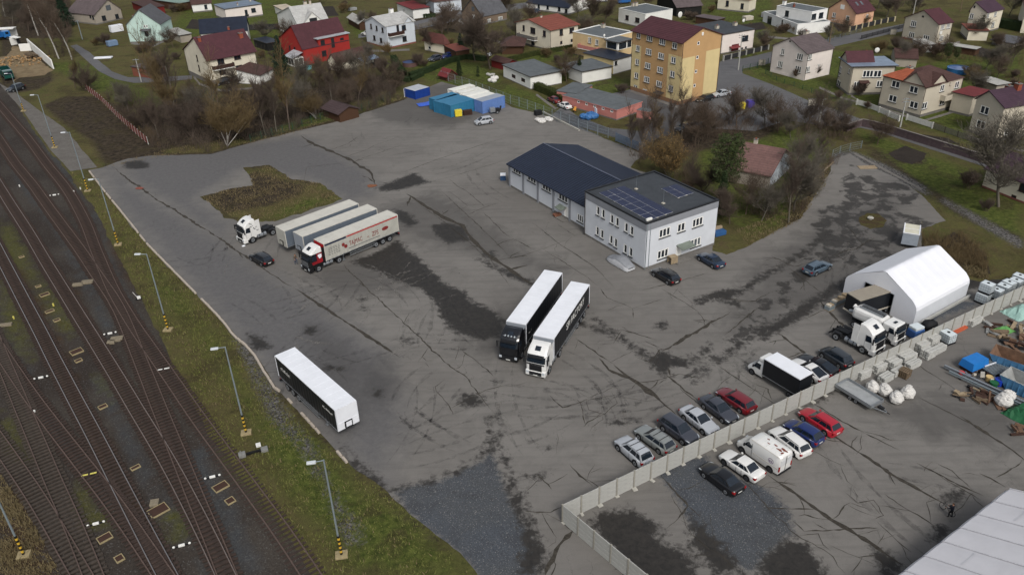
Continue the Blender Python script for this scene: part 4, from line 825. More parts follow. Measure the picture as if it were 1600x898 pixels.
def panel(H,side,s0,s1,z0,z1,m,pr=.03):
 hs=[(w[1]-w[3]/2-.02,w[1]+w[3]/2+.02,w[2]-w[4]/2-.02,w[2]+w[4]/2+.02) for w in H.wins if w[0]==side and s0-.2<w[1]<s1+.2]
 hs=[(max(a,s0),min(c,s1),max(e,z0),min(g,z1)) for a,c,e,g in hs if e<z1 and g>z0 and c>s0 and a<s1]
 b=MB(); f=(lambda x,d,z:(x,-pr+d,z)) if side=='R' else (lambda x,d,z:(-pr+d,x,z))
 holed(b,s0,s1,z0,z1,hs,f,m,pr-.002); b.build('render_field',H.t)
zf=hz*.78
panel(H,'R',.0,H.a*.34,.92,zf-.4,WYE); panel(H,'R',H.a*.62,H.a*.98,.92,zf+.1,WYE)
panel(H,'L',.0,H.b*.25,.92,zf,WYE); panel(H,'L',H.b*.80,H.b-.02,.92,zf,WYE)
H.awning('L','e',925,578,2.4,1.3,M_PIPE); H.box('roof_vent','R','e',1188,212,.5,.7,.12,M_FRW); H.pipes()
b=MB()
for i in range(2): b.box(-1.3,-1.25,H.b*.36+i*2.0,H.b*.36+i*2.0+.06,0,2.4,M_PIPE)
b.build('canopy_post',H.t)
HG='houses of the neighbourhood behind the yard'
def house(label,*a,name='house',cat='house',group=HG,**k): return House(name,label,cat,*a,group=group,**k)
house('cream house at the upper left, cut by the picture top, behind the dark spruce',(128,17),5.5,(138,8),7.0,WC,RBR,'gy',hr=2.5,plinth=.3,win=[('L',1,[(800,20,1,1.3,2)])])
H=house('grey stone house with brown gable roof beside the mint green house',zp(1,970,252),zp(1,955,150),zp(1,1205,92),zp(1,865,80),WG,RGB,'gy',apex=zp(1,1070,0),
 win=[('R',1,[(1040,183,1.6,1.6,2),(1170,165,1.4,1.5,2)]),('L',1,[(898,150,.9,1.2,1),(930,180,.9,1.2,1)])],mf=M_FRD); H.box('attic_window','R',1,1083,80,1.9,1.7,.05,M_GLASS2)
H=house('mint green gabled house with dark roof',zp(1,1305,432),zp(1,1262,256),zp(2,320,245),9.5,WMI,RSL,'gy',apex=zp(1,1388,102),plinth=.4,over=.2,
 win=[('R',2,[(158,236,.55,.9,1),(180,234,.55,.9,1)]),('L',1,[(1222,210,.8,1.1,1),(1228,265,.7,.9,1)])]); H.chim(*zp(1,1308,60)); H.awning('R',2,182,300,3.2,1.6,RSL); H.box('door','R',2,185,335,1.1,2.0,.05,M_FRD)
H=house('white house with dark brown roof at the picture top, left of the flat cream house',zp(2,655,132),zp(2,645,46),zp(2,830,28),9,WH,RBR,'gx',hr=3,fr=.5,win=[('R',2,[(778,72,1,1.5,1)]),('L',2,[(590,70,1,1.3,1),(635,85,.9,1.3,1)])],mf=M_FRD)
H=house('flat roofed cream house with a tall dark stair window',zp(2,990,212),zp(2,962,97),zp(2,1332,45),zp(2,862,52),WPK,roofm('blue_felt','6d7a8a','felt'),'flat',over=.25,win=[('R',2,[(1185,140,1,2.6,1),(1255,105,1.6,1.4,2),(1205,240,1.4,1.1,2)])],mf=M_FRD); H.chim(*zp(2,1222,10)); H.chim(*zp(2,1095,50),.4,.8)
H=house('house with navy blue panelled roof behind the maroon roofed house',G(*zp(2,725,338),4.2)*1.0,4.2,zp(2,1190,302),8.5,WH,RNV,'gx',hr=3.2,over=.3,plinth=.3,win=[('L',2,[(655,340,.8,1.2,1)])]); H.chim(*zp(2,985,195),.6,.8,M_BRICK)
H=house('cream house with large maroon roof, balcony and red garage door',zp(2,838,812+40),zp(2,800,592),zp(2,1268,500),zp(2,632,482),WC,RMA,'gx',apex=zp(2,660,380),over=.6,plinth=1.1,pm=M_CONC,
 win=[('R',2,[(925,600,1.8,1.9,2),(1092,565,1.8,1.5,2),(1113,683,1.8,1.5,2),(945,718,1.7,1.4,2),(1200,795,3.6,1.9,1,(RED,'garage_door'))]),('L',2,[(685,560,1,1.6,1),(710,680,1,1.6,1)])],mf=M_FRB); H.balcony('R',2,942,655,5.6,1.2,M_FRB); H.chim(*zp(2,705,365),.7,1,M_BRICK); H.chim(*zp(2,1115,300),1,1,M_BRICK); H.pipes()
H=house('small white garage with brown roof right of the red garage door',zp(2,1335,852),zp(2,1330,757),zp(2,1450,690),6.5,WH,RBR,'shedy',hr=1.3,name='garage',cat='garage',group=None,plinth=.2)
H=house('white house with pale grey shingle roof and front dormer behind the red house',G(*zp(3,290,245),5.4),5.4,zp(3,592,202),zp(3,150,132),WH,RWT,'gx',apex=zp(3,207,75),over=.25,win=[('L',3,[(195,188,1,1.4,1),(248,210,1,1.4,1),(200,250,1,1.4,1)])]); gables(H,'R',3,440,205,6.0,2.9,WH,RWT,4); H.chim(*zp(3,362,38),.9,1.1); H.chim(*zp(3,412,34),.6,1.1); H.box('dormer_window','R',3,445,205,2.4,1.4,.08,M_FRD)
H=house('bright red house with maroon roof and metal roofed extension',zp(3,366,655),zp(3,342,497),zp(3,790,405),zp(3,182,388),WRE,RMA,'gx',apex=zp(3,228,262),over=.12,plinth=.0,
 win=[('R',3,[(538,430,1.4,1.6,2),(640,430,1,2.8,1),(552,535,1.5,1.6,2)]),('L',3,[(248,427,1.1,1.5,1),(200,430,.8,1.2,1)])],mf=M_FRD)
x0=H.onwall(*zp(3,490,400),H.ex)[0]; x1=H.a; b=MB(); zt=H.h+1.9; b.box(x0,x1+.4,-.05,5.0,0,zt,WRE); b.build('extension',H.t)
b=MB(); b.box(x0-.5,x1-1.8,-.5,5.6,zt,zt+.18,RBM).box(x1-1.75,x1+.7,-.4,5.3,zt-.5,zt-.35,RBM) if 0 else b.box(x0-.5,x1+.7,-.5,5.6,zt,zt+.18,roofm('pale_metal','b9bdc2','metal',.4)); b.build('extension_roof',H.t)
for x,y,w,hh in ((538,430,1.3,1.4),(640,430,1.0,2.7),(730,392,1.1,.7),(552,535,1.4,1.5)): H.box('extension_window','R',3,x,y,w,hh,.09,M_FRD)
b=MB(); b.box(-3.0,-.02,.5,5.2,0,2.3,M_FRW).quad([(-3.3,.2,2.35),(-3.3,5.5,2.35),(.0,5.5,3.5),(0,.2,3.5)],roofm('pale_metal','b9bdc2','metal',.4)); b.build('conservatory',H.t)
b=MB();
for i in range(3): b.box(-3.05,-3.0,.8+i*1.45,2.0+i*1.45,.4,2.0,M_FRD)
for i in range(2): b.box(-2.8+i*1.35,-1.65+i*1.35,.45,.5,.4,2.0,M_FRD)
b.build('conservatory_pane',H.t)
H=house('low outbuilding with brown roof and pale gable in front of the red house',G(*zp(3,682,632),2.4),2.4,zp(3,1040,540),4.0,WC,RBR,'gx',hr=2.0,over=.25,plinth=.2,name='outbuilding',cat='outbuilding',group=None)
b=MB(); b.mesh([(H.a*.55,-.2,2.2),(H.a+.2,-.2,2.2),(H.a+.2,-2.6,1.7),(H.a*.55,-2.6,1.7),(H.a*.55,-.2,2.26),(H.a+.2,-.2,2.26),(H.a+.2,-2.6,1.76),(H.a*.55,-2.6,1.76)],[(3,2,1,0),(4,5,6,7),(0,1,5,4),(1,2,6,5),(2,3,7,6),(3,0,4,7)],RBM)
for q in (.56,.78,.99): b.box(H.a*q,H.a*q+.1,-2.55,-2.45,0,1.7,M_FRB)
b.build('lean_to_roof',H.t)
H=house('pale blue white square house with dark balcony and shingled roof',zp(3,1190,492),zp(3,1172,272),zp(3,1457,215),zp(3,993,212),WBL,RWT,'gx',hr=1.9,fr=.58,over=.15,plinth=.45,pm=wallm('plinth_red','7d5048'),
 win=[('L',3,[(1022,265,1,1.4,1),(1078,283,1,1.4,1),(1137,302,1,1.4,1),(1055,380,1.3,1.4,1),(1122,405,1.3,1.4,1)]),('R',3,[(1290,288,.9,2.0,1),(1350,280,1.5,1.5,1),(1358,390,1.5,1.5,1)])],mf=M_FRB); H.balcony('R',3,1265,330,5.2,1.1,M_FRB); H.chim(*zp(3,1222,110),1.1,1.8,M_FRW); gables(H,'R',3,1390,200,3.2,1.6,WBL,RWT,3); H.pipes()
H=house('small white cottage with hipped reddish brown roof right of the pale blue house',(664,79),2.7,(694,70),(651,61),WC,roofm('red_brown','5e3a36'),'hip',hr=2.6,over=.5,plinth=.2,win=[('L',4,[(120,470,.9,1.6,1),(160,490,.9,1.6,1)]),('R',4,[(200,480,1.2,1,1)])],name='cottage',cat='cottage',group=None)
H=house('white house with yellowish windows at the picture top centre',zp(4,250,145),zp(4,238,25),zp(4,515,-5),zp(4,68,-6),WBL,RBR,'hip',hr=2.6,win=[('L',4,[(110,50,1.3,1.4,2,'cur'),(195,70,1.3,1.4,2,'cur')]),('R',4,[(425,55,1.9,1.4,3)])])
H=house('white sheds with red roof edge beside the white house at the picture top',zp(3,1290,125),3.0,zp(3,1440,100),6,WH,RED,'flat',over=.4,name='garage_row',cat='garages',group=None,win=[('R',3,[(1350,110,1.6,1.2,3)])])
H=house('brown stone house with steep grey roof and satellite dish',zp(4,735,252),zp(4,728,165),zp(4,972,115),zp(4,572,112),WBR,RSL,'gx',hr=4.6,fr=.5,over=.25,win=[('R',4,[(795,213,1.5,1.4,3,'cur'),(908,190,1.9,1.4,3,'cur')]),('L',4,[(640,170,1.3,1.3,2)])]); H.box('attic_window','L',4,635,92,1.4,1.4,.05,M_GLASS2); H.dish(*zp(4,968,40),H.h,.6)
H=house('long white bungalow with navy roof at the picture top',zp(5,115,152),zp(5,120,85),zp(5,330,25),zp(4,1250,10),WH,RNV,'gy',hr=2.6,over=.25,win=[('L',4,[(1290,45,1,1.2,1),(1380,68,1,1.2,1),(1497,93,1,1.2,1),(1565,112,1,1.2,1)]),('L',5,[(22,95,1,1.2,1),(92,110,1,1.2,1)])],mf=M_FRD)
H=house('cream and beige house with rust red low roof and long balcony',zp(4,1405,512),zp(4,1405,306),zp(5,215,246),zp(4,1085,222),WC,RRU,'gx',hr=1.6,fr=.62,over=.5,plinth=.4,
 win=[('L',4,[(1140,282,1,1.6,1),(1232,308,2.2,1.7,2),(1347,338,1.3,1.7,1),(1232,425,1.5,2.0,1)]),('R',5,[(45,325,1.3,1.7,1),(150,305,1.8,1.5,2),(45,430,.9,.9,1),(150,408,.9,.9,1)])],mf=M_FRB,wallL=WC); H.balcony('L',4,1190,360,8.0,1.2,M_CONC); H.pipes()
panel(H,'R',.0,H.a*.42,.42,H.h-.1,WB); H.chim(*zp(4,1315,165),.5,.7)
H=house('white workshop with wide grey felt roof behind the green hedge',zp(4,1210,897),zp(4,1215,772),zp(4,1520,715),zp(4,972,648),WH,RGR,'flat',over=.3,plinth=.2,name='workshop',cat='workshop',group=None,win=[('L',4,[(1040,765,1.9,.9,3),(1135,803,1.9,.9,3)])],mf=M_FRB)
H=house('low white garage wing with grey felt roof right of the wide workshop',G(*zp(5,255,722),3.0),3.0,zp(5,548,668),9,WH,RGR,'flat',over=.3,plinth=.2,name='garage_wing',cat='garage',group=None)
H=house('yellow and white flat roofed house left of the block of flats',G(*zp(5,500,390),6.0),6.0,zp(5,762,322),zp(5,225,305),wallm('lemon','cdb48a'),RGR,'flat',parapet=.2,cap=M_FRW,plinth=.2,
 win=[('L',5,[(328,405,1.2,1.6,2),(400,425,1.2,1.6,2),(325,515,1.4,1.6,2)])]); H.balcony('L',5,330,470,7.0,1.2,WPI); H.chim(*zp(5,462,265),.9,1,M_CHW); H.dish(*zp(5,470,430),H.h-1,.4)
H2=house('single storey wing with dark navy roof in front of the yellow and white house',zp(5,562,750),zp(5,565,607),zp(5,745,560),zp(5,370,510),WH,RNV,'flat',over=.25,plinth=.2,wallL=WYE,cap=M_PIPE,win=[('R',5,[(592,632,.9,1,1)])],mf=M_FRD,name='house_wing',cat='house wing')
q=H2.loc(*zp(5,607,515),H2.h); w2=max(3,(H2.loc(*zp(5,745,480),H2.h)-q).x); b=MB(); x,y=q.x,q.y; b.box(x,x+w2,y,y+4.2,H2.h+.2,H2.h+2.2,M_FRW); b.build('penthouse',H2.t); b=MB(); b.box(x+.5,x+w2*.62,y-.05,y-.01,H2.h+.35,H2.h+2.0,M_GLASS).box(x+w2*.7,x+w2-.1,y-.05,y-.01,H2.h+.35,H2.h+2.0,M_GLASS).box(x-.05,x-.01,y+.5,y+3.8,H2.h+.35,H2.h+2.0,M_GLASS); b.build('penthouse_pane',H2.t); b=MB(); b.box(x-.5,x+w2+.3,y-.5,y+4.6,H2.h+2.2,H2.h+2.4,M_PIPE,top=RGR); b.build('penthouse_roof',H2.t)
H=house('long pink garage block with grey felt roof below the block of flats',zp('e',650,752),zp('e',643,692),zp('e',810,638),zp('e',387,576),WPI,RGR,'flat',over=.12,plinth=.3,cap=WPI,name='garage_block',cat='garage block',group=None,win=[('L','e',[(465,624,.8,.6,1),(516,646,.8,.6,1),(568,668,.8,.6,1),(622,690,.8,.6,1)]),('L','p',[(672,168,.8,.6,1)])])
H=house('low grey roofed lean-to at the left end of the pink garage block',G(*zp('e',400,580),2.6),2.3,zp('e',500,535),zp('e',328,545),WPI,RGR,'flat',over=.1,plinth=0,cap=RGR,name='shed',cat='shed',group=None)
H=house('small pink shed right of the long pink garage block',zp('e',855,755),zp('e',850,706),zp('e',887,690),zp('e',795,682),WPI,RGR,'flat',over=.1,plinth=.2,cap=WPI,name='shed',cat='shed',group=None)
H=house('white flat roofed house directly behind the block of flats',zp(5,878,290),zp(5,880,146),zp(5,1160,95),zp(5,620,87),WH,RGR,'flat',parapet=.1,plinth=.3,win=[('L',5,[(702,178,1.6,1.4,2),(805,203,2,1.4,2)])],mf=M_FRB); H.chim(*zp(5,790,50),1,1.1); H.chim(*zp(5,700,40),.7,1); H.dish(1062,28,H.h,.9)
H=house('pale pink flat roofed house with a red awning right of the block of flats',zp(6,233,545),zp(6,250,352),zp(6,570,297),zp(6,0,252),WPK,RDK,'flat',over=.2,plinth=.3,win=[('R',6,[(475,385,2.3,1.5,2),(445,488,.7,.6,1),(483,478,.7,.6,1),(370,520,2.6,2.0,1,(RED,'garage_door'))])],mf=M_FRD); H.awning('R',6,362,472,3.4,1.2,RED); H.chim(*zp(6,193,280),.9,1); H.chim(*zp(6,373,250),1,1); H.dish(*zp(6,455,240),H.h,.5)
H=house('bright white modern house with terraces and flat roofs',(1264,52),(1264.2,19.5),(1293.6,14),zp(6,795,62),wallm('bright_white','e4e4e2',.05),RGR,'flat',parapet=.1,plinth=0,win=[('R',6,[(1157,170,2.1,1.6,1),(1235,155,2.1,1.6,1),(1147,263,2.1,1.6,1)]),('L',6,[(893,138,1.4,1.7,1)])],mf=M_FRD); H.chim(*zp(6,815,30),.9,1.2,M_FRW); H.chim(*zp(6,965,60),.5,.8,M_BRICK)
H3=house('ground floor wing of the bright white modern house with open porch',zp(6,985,350),3.0,(1286,47,0),(1191.6,34,0),wallm('bright_white','e4e4e2',.05),RGR,'flat',parapet=.12,plinth=0,win=[('L',6,[(892,270,1.3,1.8,1),(845,230,.8,1.6,1),(718,208,2.6,2.2,1)])],mf=M_FRD,name='house_wing',cat='house wing',prim='L')
H=house('cream house at the picture top between the flats and the modern house',zp(6,505,132),zp(6,515,5),zp(6,590,-25),zp(6,233,-35),WC,RRU,'hip',hr=2,win=[('L',6,[(297,38,1.1,1.8,1),(445,65,1.1,1.8,1)])],mf=M_FRB)
H=house('peach house with maroon roof and two skylights',zp(6,1560,282),zp(6,1572,135),zp(7,105,100),zp(6,1310,85),WPE,RMA,'gx',hr=3.6,over=.35,win=[('L',6,[(1365,153,1.3,1.4,2),(1500,183,1.3,1.4,2)]),('R',7,[(32,165,1,1.2,2)])]); H.box('attic_window','L',6,1450,72,1.5,1.3,.05,M_FRW)
b=MB();
for f_ in (.35,.6): x=H.a*f_; y=H.b*.25; z=H.rtop(x,y)+.22; b.mesh([(x-.4,y-.6,z-.6*H.hr/(H.b/2)),(x+.4,y-.6,z-.6*H.hr/(H.b/2)),(x+.4,y+.6,z+.6*H.hr/(H.b/2)),(x-.4,y+.6,z+.6*H.hr/(H.b/2))],[(0,1,2,3)],M_GLASS2)
b.build('skylight',H.roof)
H=house('pinkish white two storey house with worn grey brown roof',zp(6,1060,808),6.4,(1286,114,0),(1202.5,111.7,0),WPK,RGB,'gx',prim='L',apex=zp(6,925,387),over=.2,plinth=.6,pm=WPK,
 win=[('L',6,[(850,520,1.1,1.6,2),(1022,570,1.9,1.6,3),(825,645,1.6,1.6,3),(1003,694,1.9,1.6,3),(808,730,.5,.4,1)]),('R',6,[(1117,570,1.6,1.5,3),(1097,697,1.6,1.5,3),(1213,655,.6,.6,1)])]); H.chim(*zp(6,1085,330),1,1.1,M_CHW); H.box('attic_vent','L',6,925,415,.4,.4,.03,M_FRD); H.pipes()
H=house('grey house with pale blue metal roof, small maroon gable and roofed entrance',zp(8,860,312),zp(8,935,30),zp(8,1345,20),zp(6,1275,590),WB,RBM,'flat',over=.5,plinth=.5,cap=M_PIPE,
 win=[('L',6,[(1317,660,.9,1.2,1),(1405,680,1.5,1.5,2),(1515,712,.9,1.2,1)]),('L',8,[(748,180,2.2,1.6,2)]),('R',8,[(948,212,1.2,1.6,2),(1065,100,2.4,1.6,3),(1160,100,1.8,1.6,2),(1180,200,1.4,1.5,2),(1015,230,1.3,2.1,1,'bdoor')])])
gables(H,'L',6,1420,620,H.b*.66,2.2,WB,RMA,6); H.awning('R',8,1018,178,2.2,1.3,RBR); H.dish(*zp(7,122,540),H.h,.6); H.chim(*zp(6,1548,480),.8,1.6,M_BRICK); H.pipes()
H=house('beige two family house with orange hip, dark cross gable and white picket fence',zp(9,255,328),zp(9,300,142),zp(9,530,82),zp(9,40,77),WB,RBR,'hip',hr=2.4,over=.3,plinth=.6,
 win=[('L',9,[(115,125,2,1.5,2),(225,158,2,1.5,2),(97,212,2,1.5,2),(225,250,2,1.5,2)]),('R',9,[(292,255,1.7,1.5,2),(400,148,1.4,1.5,2),(400,230,1.7,1.4,2),(490,127,1.5,1.5,2),(478,208,.9,1.4,1),(455,240,1,2,1,'bdoor')])])
gables(H,'L',9,235,140,H.b*.52,2.5,WB,RBR,5); gables(H,'R',9,390,80,H.a*.4,2.0,WB,RBR,4); H.balcony('R',9,420,192,3.6,1.2,WB,WB); H.chim(*zp(7,472,610),1.1,1.5,M_CHW); H.chim(*zp(7,590,640),.9,1.2,M_CHW)
b=MB(); o=.3; k=H.b*.5; b.mesh([(-o,H.b*.52,H.h+.22),(-o,H.b+o,H.h+.22),(H.b*.3,H.b*.7,H.h+2.0),(H.b*.3,H.b*.52,H.h+2.0)],[(0,3,2,1)],ROR); b.quad([(-o,H.b+o,H.h+.22),(H.a*.4,H.b+o,H.h+.22),(H.b*.3,H.b*.7,H.h+2.0)],ROR); b.build('orange_hip',H.roof); H.pipes()
H.box('satellite_dish','R',9,450,122,.7,.7,.2,M_CHW)
H=house('beige house with maroon roof, pictured at the street corner with a white dish',zp(7,700,457),zp(7,741,247),zp(7,890,222),zp(7,415,177),WB,RMA,'gx',apex=zp(7,605,108),over=.25,plinth=.4,pm=wallm('plinth_red','7d5048'),
 win=[('L',7,[(495,240,1.9,1.7,3),(475,352,1.9,1.6,3),(622,383,2,1.6,3)]),('R',7,[(788,270,1.5,1.5,3),(845,258,1.5,1.5,3),(773,383,1.5,1.4,3)])]); H.box('attic_vent','L',7,590,168,.6,.5,.03,M_FRD); H.box('satellite_dish','R',7,762,328,.9,.9,.3,M_DISH); H.pipes()
H=house('cream gabled house with red edged roof behind the maroon roofed corner house',zp(7,1180,337),zp(7,1192,130),zp(7,1395,90),zp(7,875,147),WC,RPU,'gx',apex=zp(7,1118,26),over=.3,
 win=[('L',7,[(953,143,1.2,1.5,2)]),('R',7,[(1220,165,1.4,1.4,2,'cur'),(1315,143,1.4,1.4,2,'cur'),(1205,265,1.4,1.4,2,'cur'),(1290,250,1.6,1.6,2,'cur')])]); H.box('attic_vent','L',7,1105,72,.5,.7,.03,M_FRD)
H=house('low porch with rusty roof joined between the two gabled houses',zp(7,960,335),2.6,zp(7,1050,310),5,WC,RRU,'flat',over=.3,name='porch',cat='porch',group=None)
H=house('cream house at the upper right corner behind a bare tree',zp(7,1540,185),6.0,(1603,18),9,WC,RBR,'hip',hr=2.5,win=[('L',7,[(1415,75,1.2,1.4,1)])])
H=house('low outbuilding with dark slate roof near the upper right',zp(7,1275,445),zp(7,1275,405),zp(7,1490,440),8,WG,RSL,'flat',over=.6,name='outbuilding',cat='outbuilding',group=None)
H=house('long garden shed with pale grey corrugated roof',zp(7,1100,560),zp(7,1105,500),zp(7,1160,480),zp(7,825,425),wallm('shed_brown','4a3528'),RLG,'flat',over=.3,plinth=0,name='garden_shed',cat='shed',group=None)
H=house('beige house with large dark purple roof and red chimneys at the right edge',zp(9,722,472),zp(9,745,268),(1661,153),zp(9,588,215),WB,RPU,'gx',apex=zp(9,690,166),over=.3,plinth=.5,
 win=[('L',9,[(657,283,2,1.6,2),(633,370,2,1.6,2)]),('R',9,[(800,415,1.8,1.3,2)])]); H.chim(*zp(9,812,115),1,1.2,M_BRICK); H.chim(*zp(9,862,135),1,1.2,M_BRICK)
H=house('dark red roofed annex behind the purple roofed house',G(1521,152,4.2),4.2,(1547,143),(1534,130),WB,RED,'flat',over=.3,name='annex',cat='annex',group=None)
H=house('long cream bungalow with a low dark roof at the right edge behind the big bare tree',zp(9,640,752),(1534,246),11,8,WC,RPU,'flat',over=.4,name='bungalow',cat='bungalow') if 0 else House('bungalow','long cream bungalow with low dark roof at the right edge behind the big bare tree','bungalow',(1655,340),3.4,9.0,(1534,292,0),WC,RPU,'gy',hr=2.2,fr=.5,over=.4,plinth=.3,pm=wallm('plinth_red','7d5048'),group=HG,win=[('L',9,[(897,730,1.2,1.6,1),(835,810,.9,.6,1)])],mf=M_FRB)
Bx=G(1200,299)
H=House('old_cottage','old cottage with reddish tiled roof and peeling white gable among bare trees','cottage',(1200.5,296),2.5,(1225,262,0),(1137,283,0),WG,roofm('pink_tile','6f5450'),'gy',prim='L',apex=(1226,234),over=.3,plinth=0)
H.chim(1181,222,.6,1.0); b=MB(); b.quad([(.3,-.04,.1),(H.a-.3,-.04,.1),(H.a-.2,-.04,2.4),(H.a*H.fr,-.04,2.3+H.hr*.85),(.2,-.04,2.4)],mat('peeling_white','a9b0b8',.9,0,.5,.8,dirt=.8)); b.build('gable_sheet',H.t)
def simple(lab,B,h,R,L,wall,roof,rt='flat',name='shed',cat='shed',**k): return House(name,lab,cat,B,h,R,L,wall,roof,rt,plinth=0,**k)
simple('rustic open shelter with worn tiled roof behind the yard fence',(506,182),2.0,(530,178),5.0,wallm('shed_brown','4a3528'),roofm('old_shingle','46393a'),'gx',hr=1.0,over=.5)
simple('dark brown pavilion with hipped roof and wooden posts in the garden',zp(4,925,545),2.3,zp(4,1130,460),8.0,wallm('shed_brown','4a3528'),RBR,'hip',hr=1.8,over=.7,name='pavilion',cat='pavilion')
simple('small red wooden shed in front of the pavilion',zp(4,820,670),1.9,zp(4,975,640),3.5,wallm('shed_red','6a2422'),RBR,'gx',hr=.7,over=.3)
simple('tiny hut with bright red roof beside the hedge',zp(4,300,795),1.3,zp(4,372,765),3.0,wallm('shed_brown','4a3528'),RED,'gx',hr=1.3,over=.4,name='hut',cat='hut')
simple('carport with rusty flat roof beside the white cottage',zp(4,350,545),2.4,zp(4,465,520),4.0,wallm('shed_brown','4a3528'),RRU,'flat',over=.2,name='carport',cat='carport')
simple('dark wooden kiosk with pale tin roof behind the red house',zp(3,800,240),2.2,zp(3,905,235),3.5,wallm('shed_brown','4a3528'),RLG,'gx',hr=1.0,over=.5,name='kiosk',cat='kiosk')
simple('pale tin canopy by the dark fence at the top left',zp(2,1475,130),2.3,zp(2,1580,120),4.0,WH,roofm('beige_tin','b3a796','felt'),'flat',over=.4,name='canopy',cat='canopy')
simple('grey tin shed between the mint house and the navy roof',zp(2,400,372),2.2,zp(2,520,360),3.5,WG,RLG,'flat',over=.3)
simple('dark red barn with long roof at the top edge behind the mint house',zp(2,55,95),2.6,zp(2,190,88),6,wallm('shed_red','6a2422'),RBR,'flat',over=.3,name='barn',cat='barn')
simple('long greenish tin shelter along the picture top',zp(2,190,62),2.6,zp(2,520,40),5,wallm('shed_brown','4a3528'),roofm('green_tin','7a8f88','felt'),'flat',over=.3,name='shelter',cat='shelter')
simple('glass roofed cold frame beside the maroon roofed house',zp(2,1270,470),2.2,zp(2,1390,440),4,wallm('dark_planks','20201f'),RNV,'flat',over=.2,name='carport',cat='carport')
simple('dark timber barn with steep roof behind the white flat house',zp(5,1000,85),3,zp(5,1200,75),9,wallm('dark_planks','20201f'),RGB,'gy',hr=4.0,over=.4,name='barn',cat='barn')
simple('garden shed with pale roof right of the white dish',zp(5,1385,235),2.0,zp(5,1600,205),4,wallm('shed_brown','4a3528'),RGB,'flat',over=.3)
simple('brick red low shed under the logo area beside the lane',zp(1,1335,760),2.4,(243,110),3,wallm('brick_old','7a4a3c',.4),RGB,'flat',over=.2)
simple('low brown roof shed beside the street corner house',zp(7,270,575),2.2,zp(7,320,580),5,WG,RBR,'gy',hr=1.2,over=.4)
simple('pale tin greenhouse behind the maroon roofed corner house front',zp(7,475,470),1.9,zp(7,610,455),3,WH,RLG,'flat',over=.3,name='greenhouse',cat='greenhouse')
simple('grey shed roof behind the purple roofed house',G(1558,134,3),3.0,(1578,131),(1527,124),WG,RLG,'flat',over=.3)
# ======================= VEHICLES =======================
M_TYRE=mat('tyre_rubber','17171a',.9,0,.2,4); M_RIM=mat('rim_alloy','8f9296',.4,.5,.15,4); M_RIMD=mat('rim_dark','4a4c50',.5,.4,.15,4); M_CG=mat('car_glass','18212b',.08,0,.3,1.5,.7); M_PLA=mat('black_plastic','1b1c1f',.6); M_HL=mat('headlight_glass','c3cbd2',.1,.2,.1,4,.8); M_TL=mat('taillight_red','8e1518',.2,0,.1,4,.6); M_PLT=mat('plate_white','cfd0cc',.5)
M_CHAS=mat('chassis_black','1c1d20',.7,.2,.2,3,dirt=.3); M_STEEL=mat('tank_steel','9ba0a5',.35,.6,.12,2)
def wheel(parent,x,y,r=.32,w=.22,rim=None,name='wheel'):
 k=('w',r,w,(rim or M_RIM).name)
 if k not in _WC:
  s=MB(); n=16
  s.tube((0,-w/2,0),(0,w/2,0),r,r,M_TYRE,n); t=s.data('wheel')
  s=MB(); s.tube((0,-w/2-.012,0),(0,w/2+.012,0),r*.64,r*.64,rim or M_RIM,12).tube((0,-w/2-.02,0),(0,w/2+.02,0),r*.2,r*.2,M_PLA,8); _WC[k]=(t,s.data('rim'))
 o=obj(name,_WC[k][0],parent,loc=(x,y,r)); obj('rim',_WC[k][1],o)
CT={ # L,W,H, cabin points as fractions of L from the centre: windscreen base, roof front, roof rear, rear glass base; belt, tail height
'sedan':(4.65,1.80,1.45,.20,.035,-.20,-.345,.93,.98),'hatch':(4.2,1.78,1.48,.24,.08,-.34,-.455,.93,.96),'wagon':(4.7,1.80,1.47,.21,.05,-.38,-.465,.94,.98),
'suv':(4.5,1.85,1.66,.23,.07,-.38,-.465,1.05,1.08),'coupe':(4.8,1.88,1.42,.18,.00,-.16,-.44,.95,.97),'mpv':(4.1,1.75,1.58,.30,.11,-.34,-.45,.98,1.0),'old':(4.2,1.65,1.38,.17,.06,-.2,-.30,.88,.88)}
def loft(b,rings,m,closed=False,smooth=True):
 V=[p for r in rings for p in r]; n=len(rings[0]); F=[]
 for i in range(len(rings)-1):
  for j in range(n-(0 if closed else 1)):
   F.append((i*n+j,i*n+(j+1)%n,(i+1)*n+(j+1)%n,(i+1)*n+j))
 b.mesh(V,F,m,smooth)
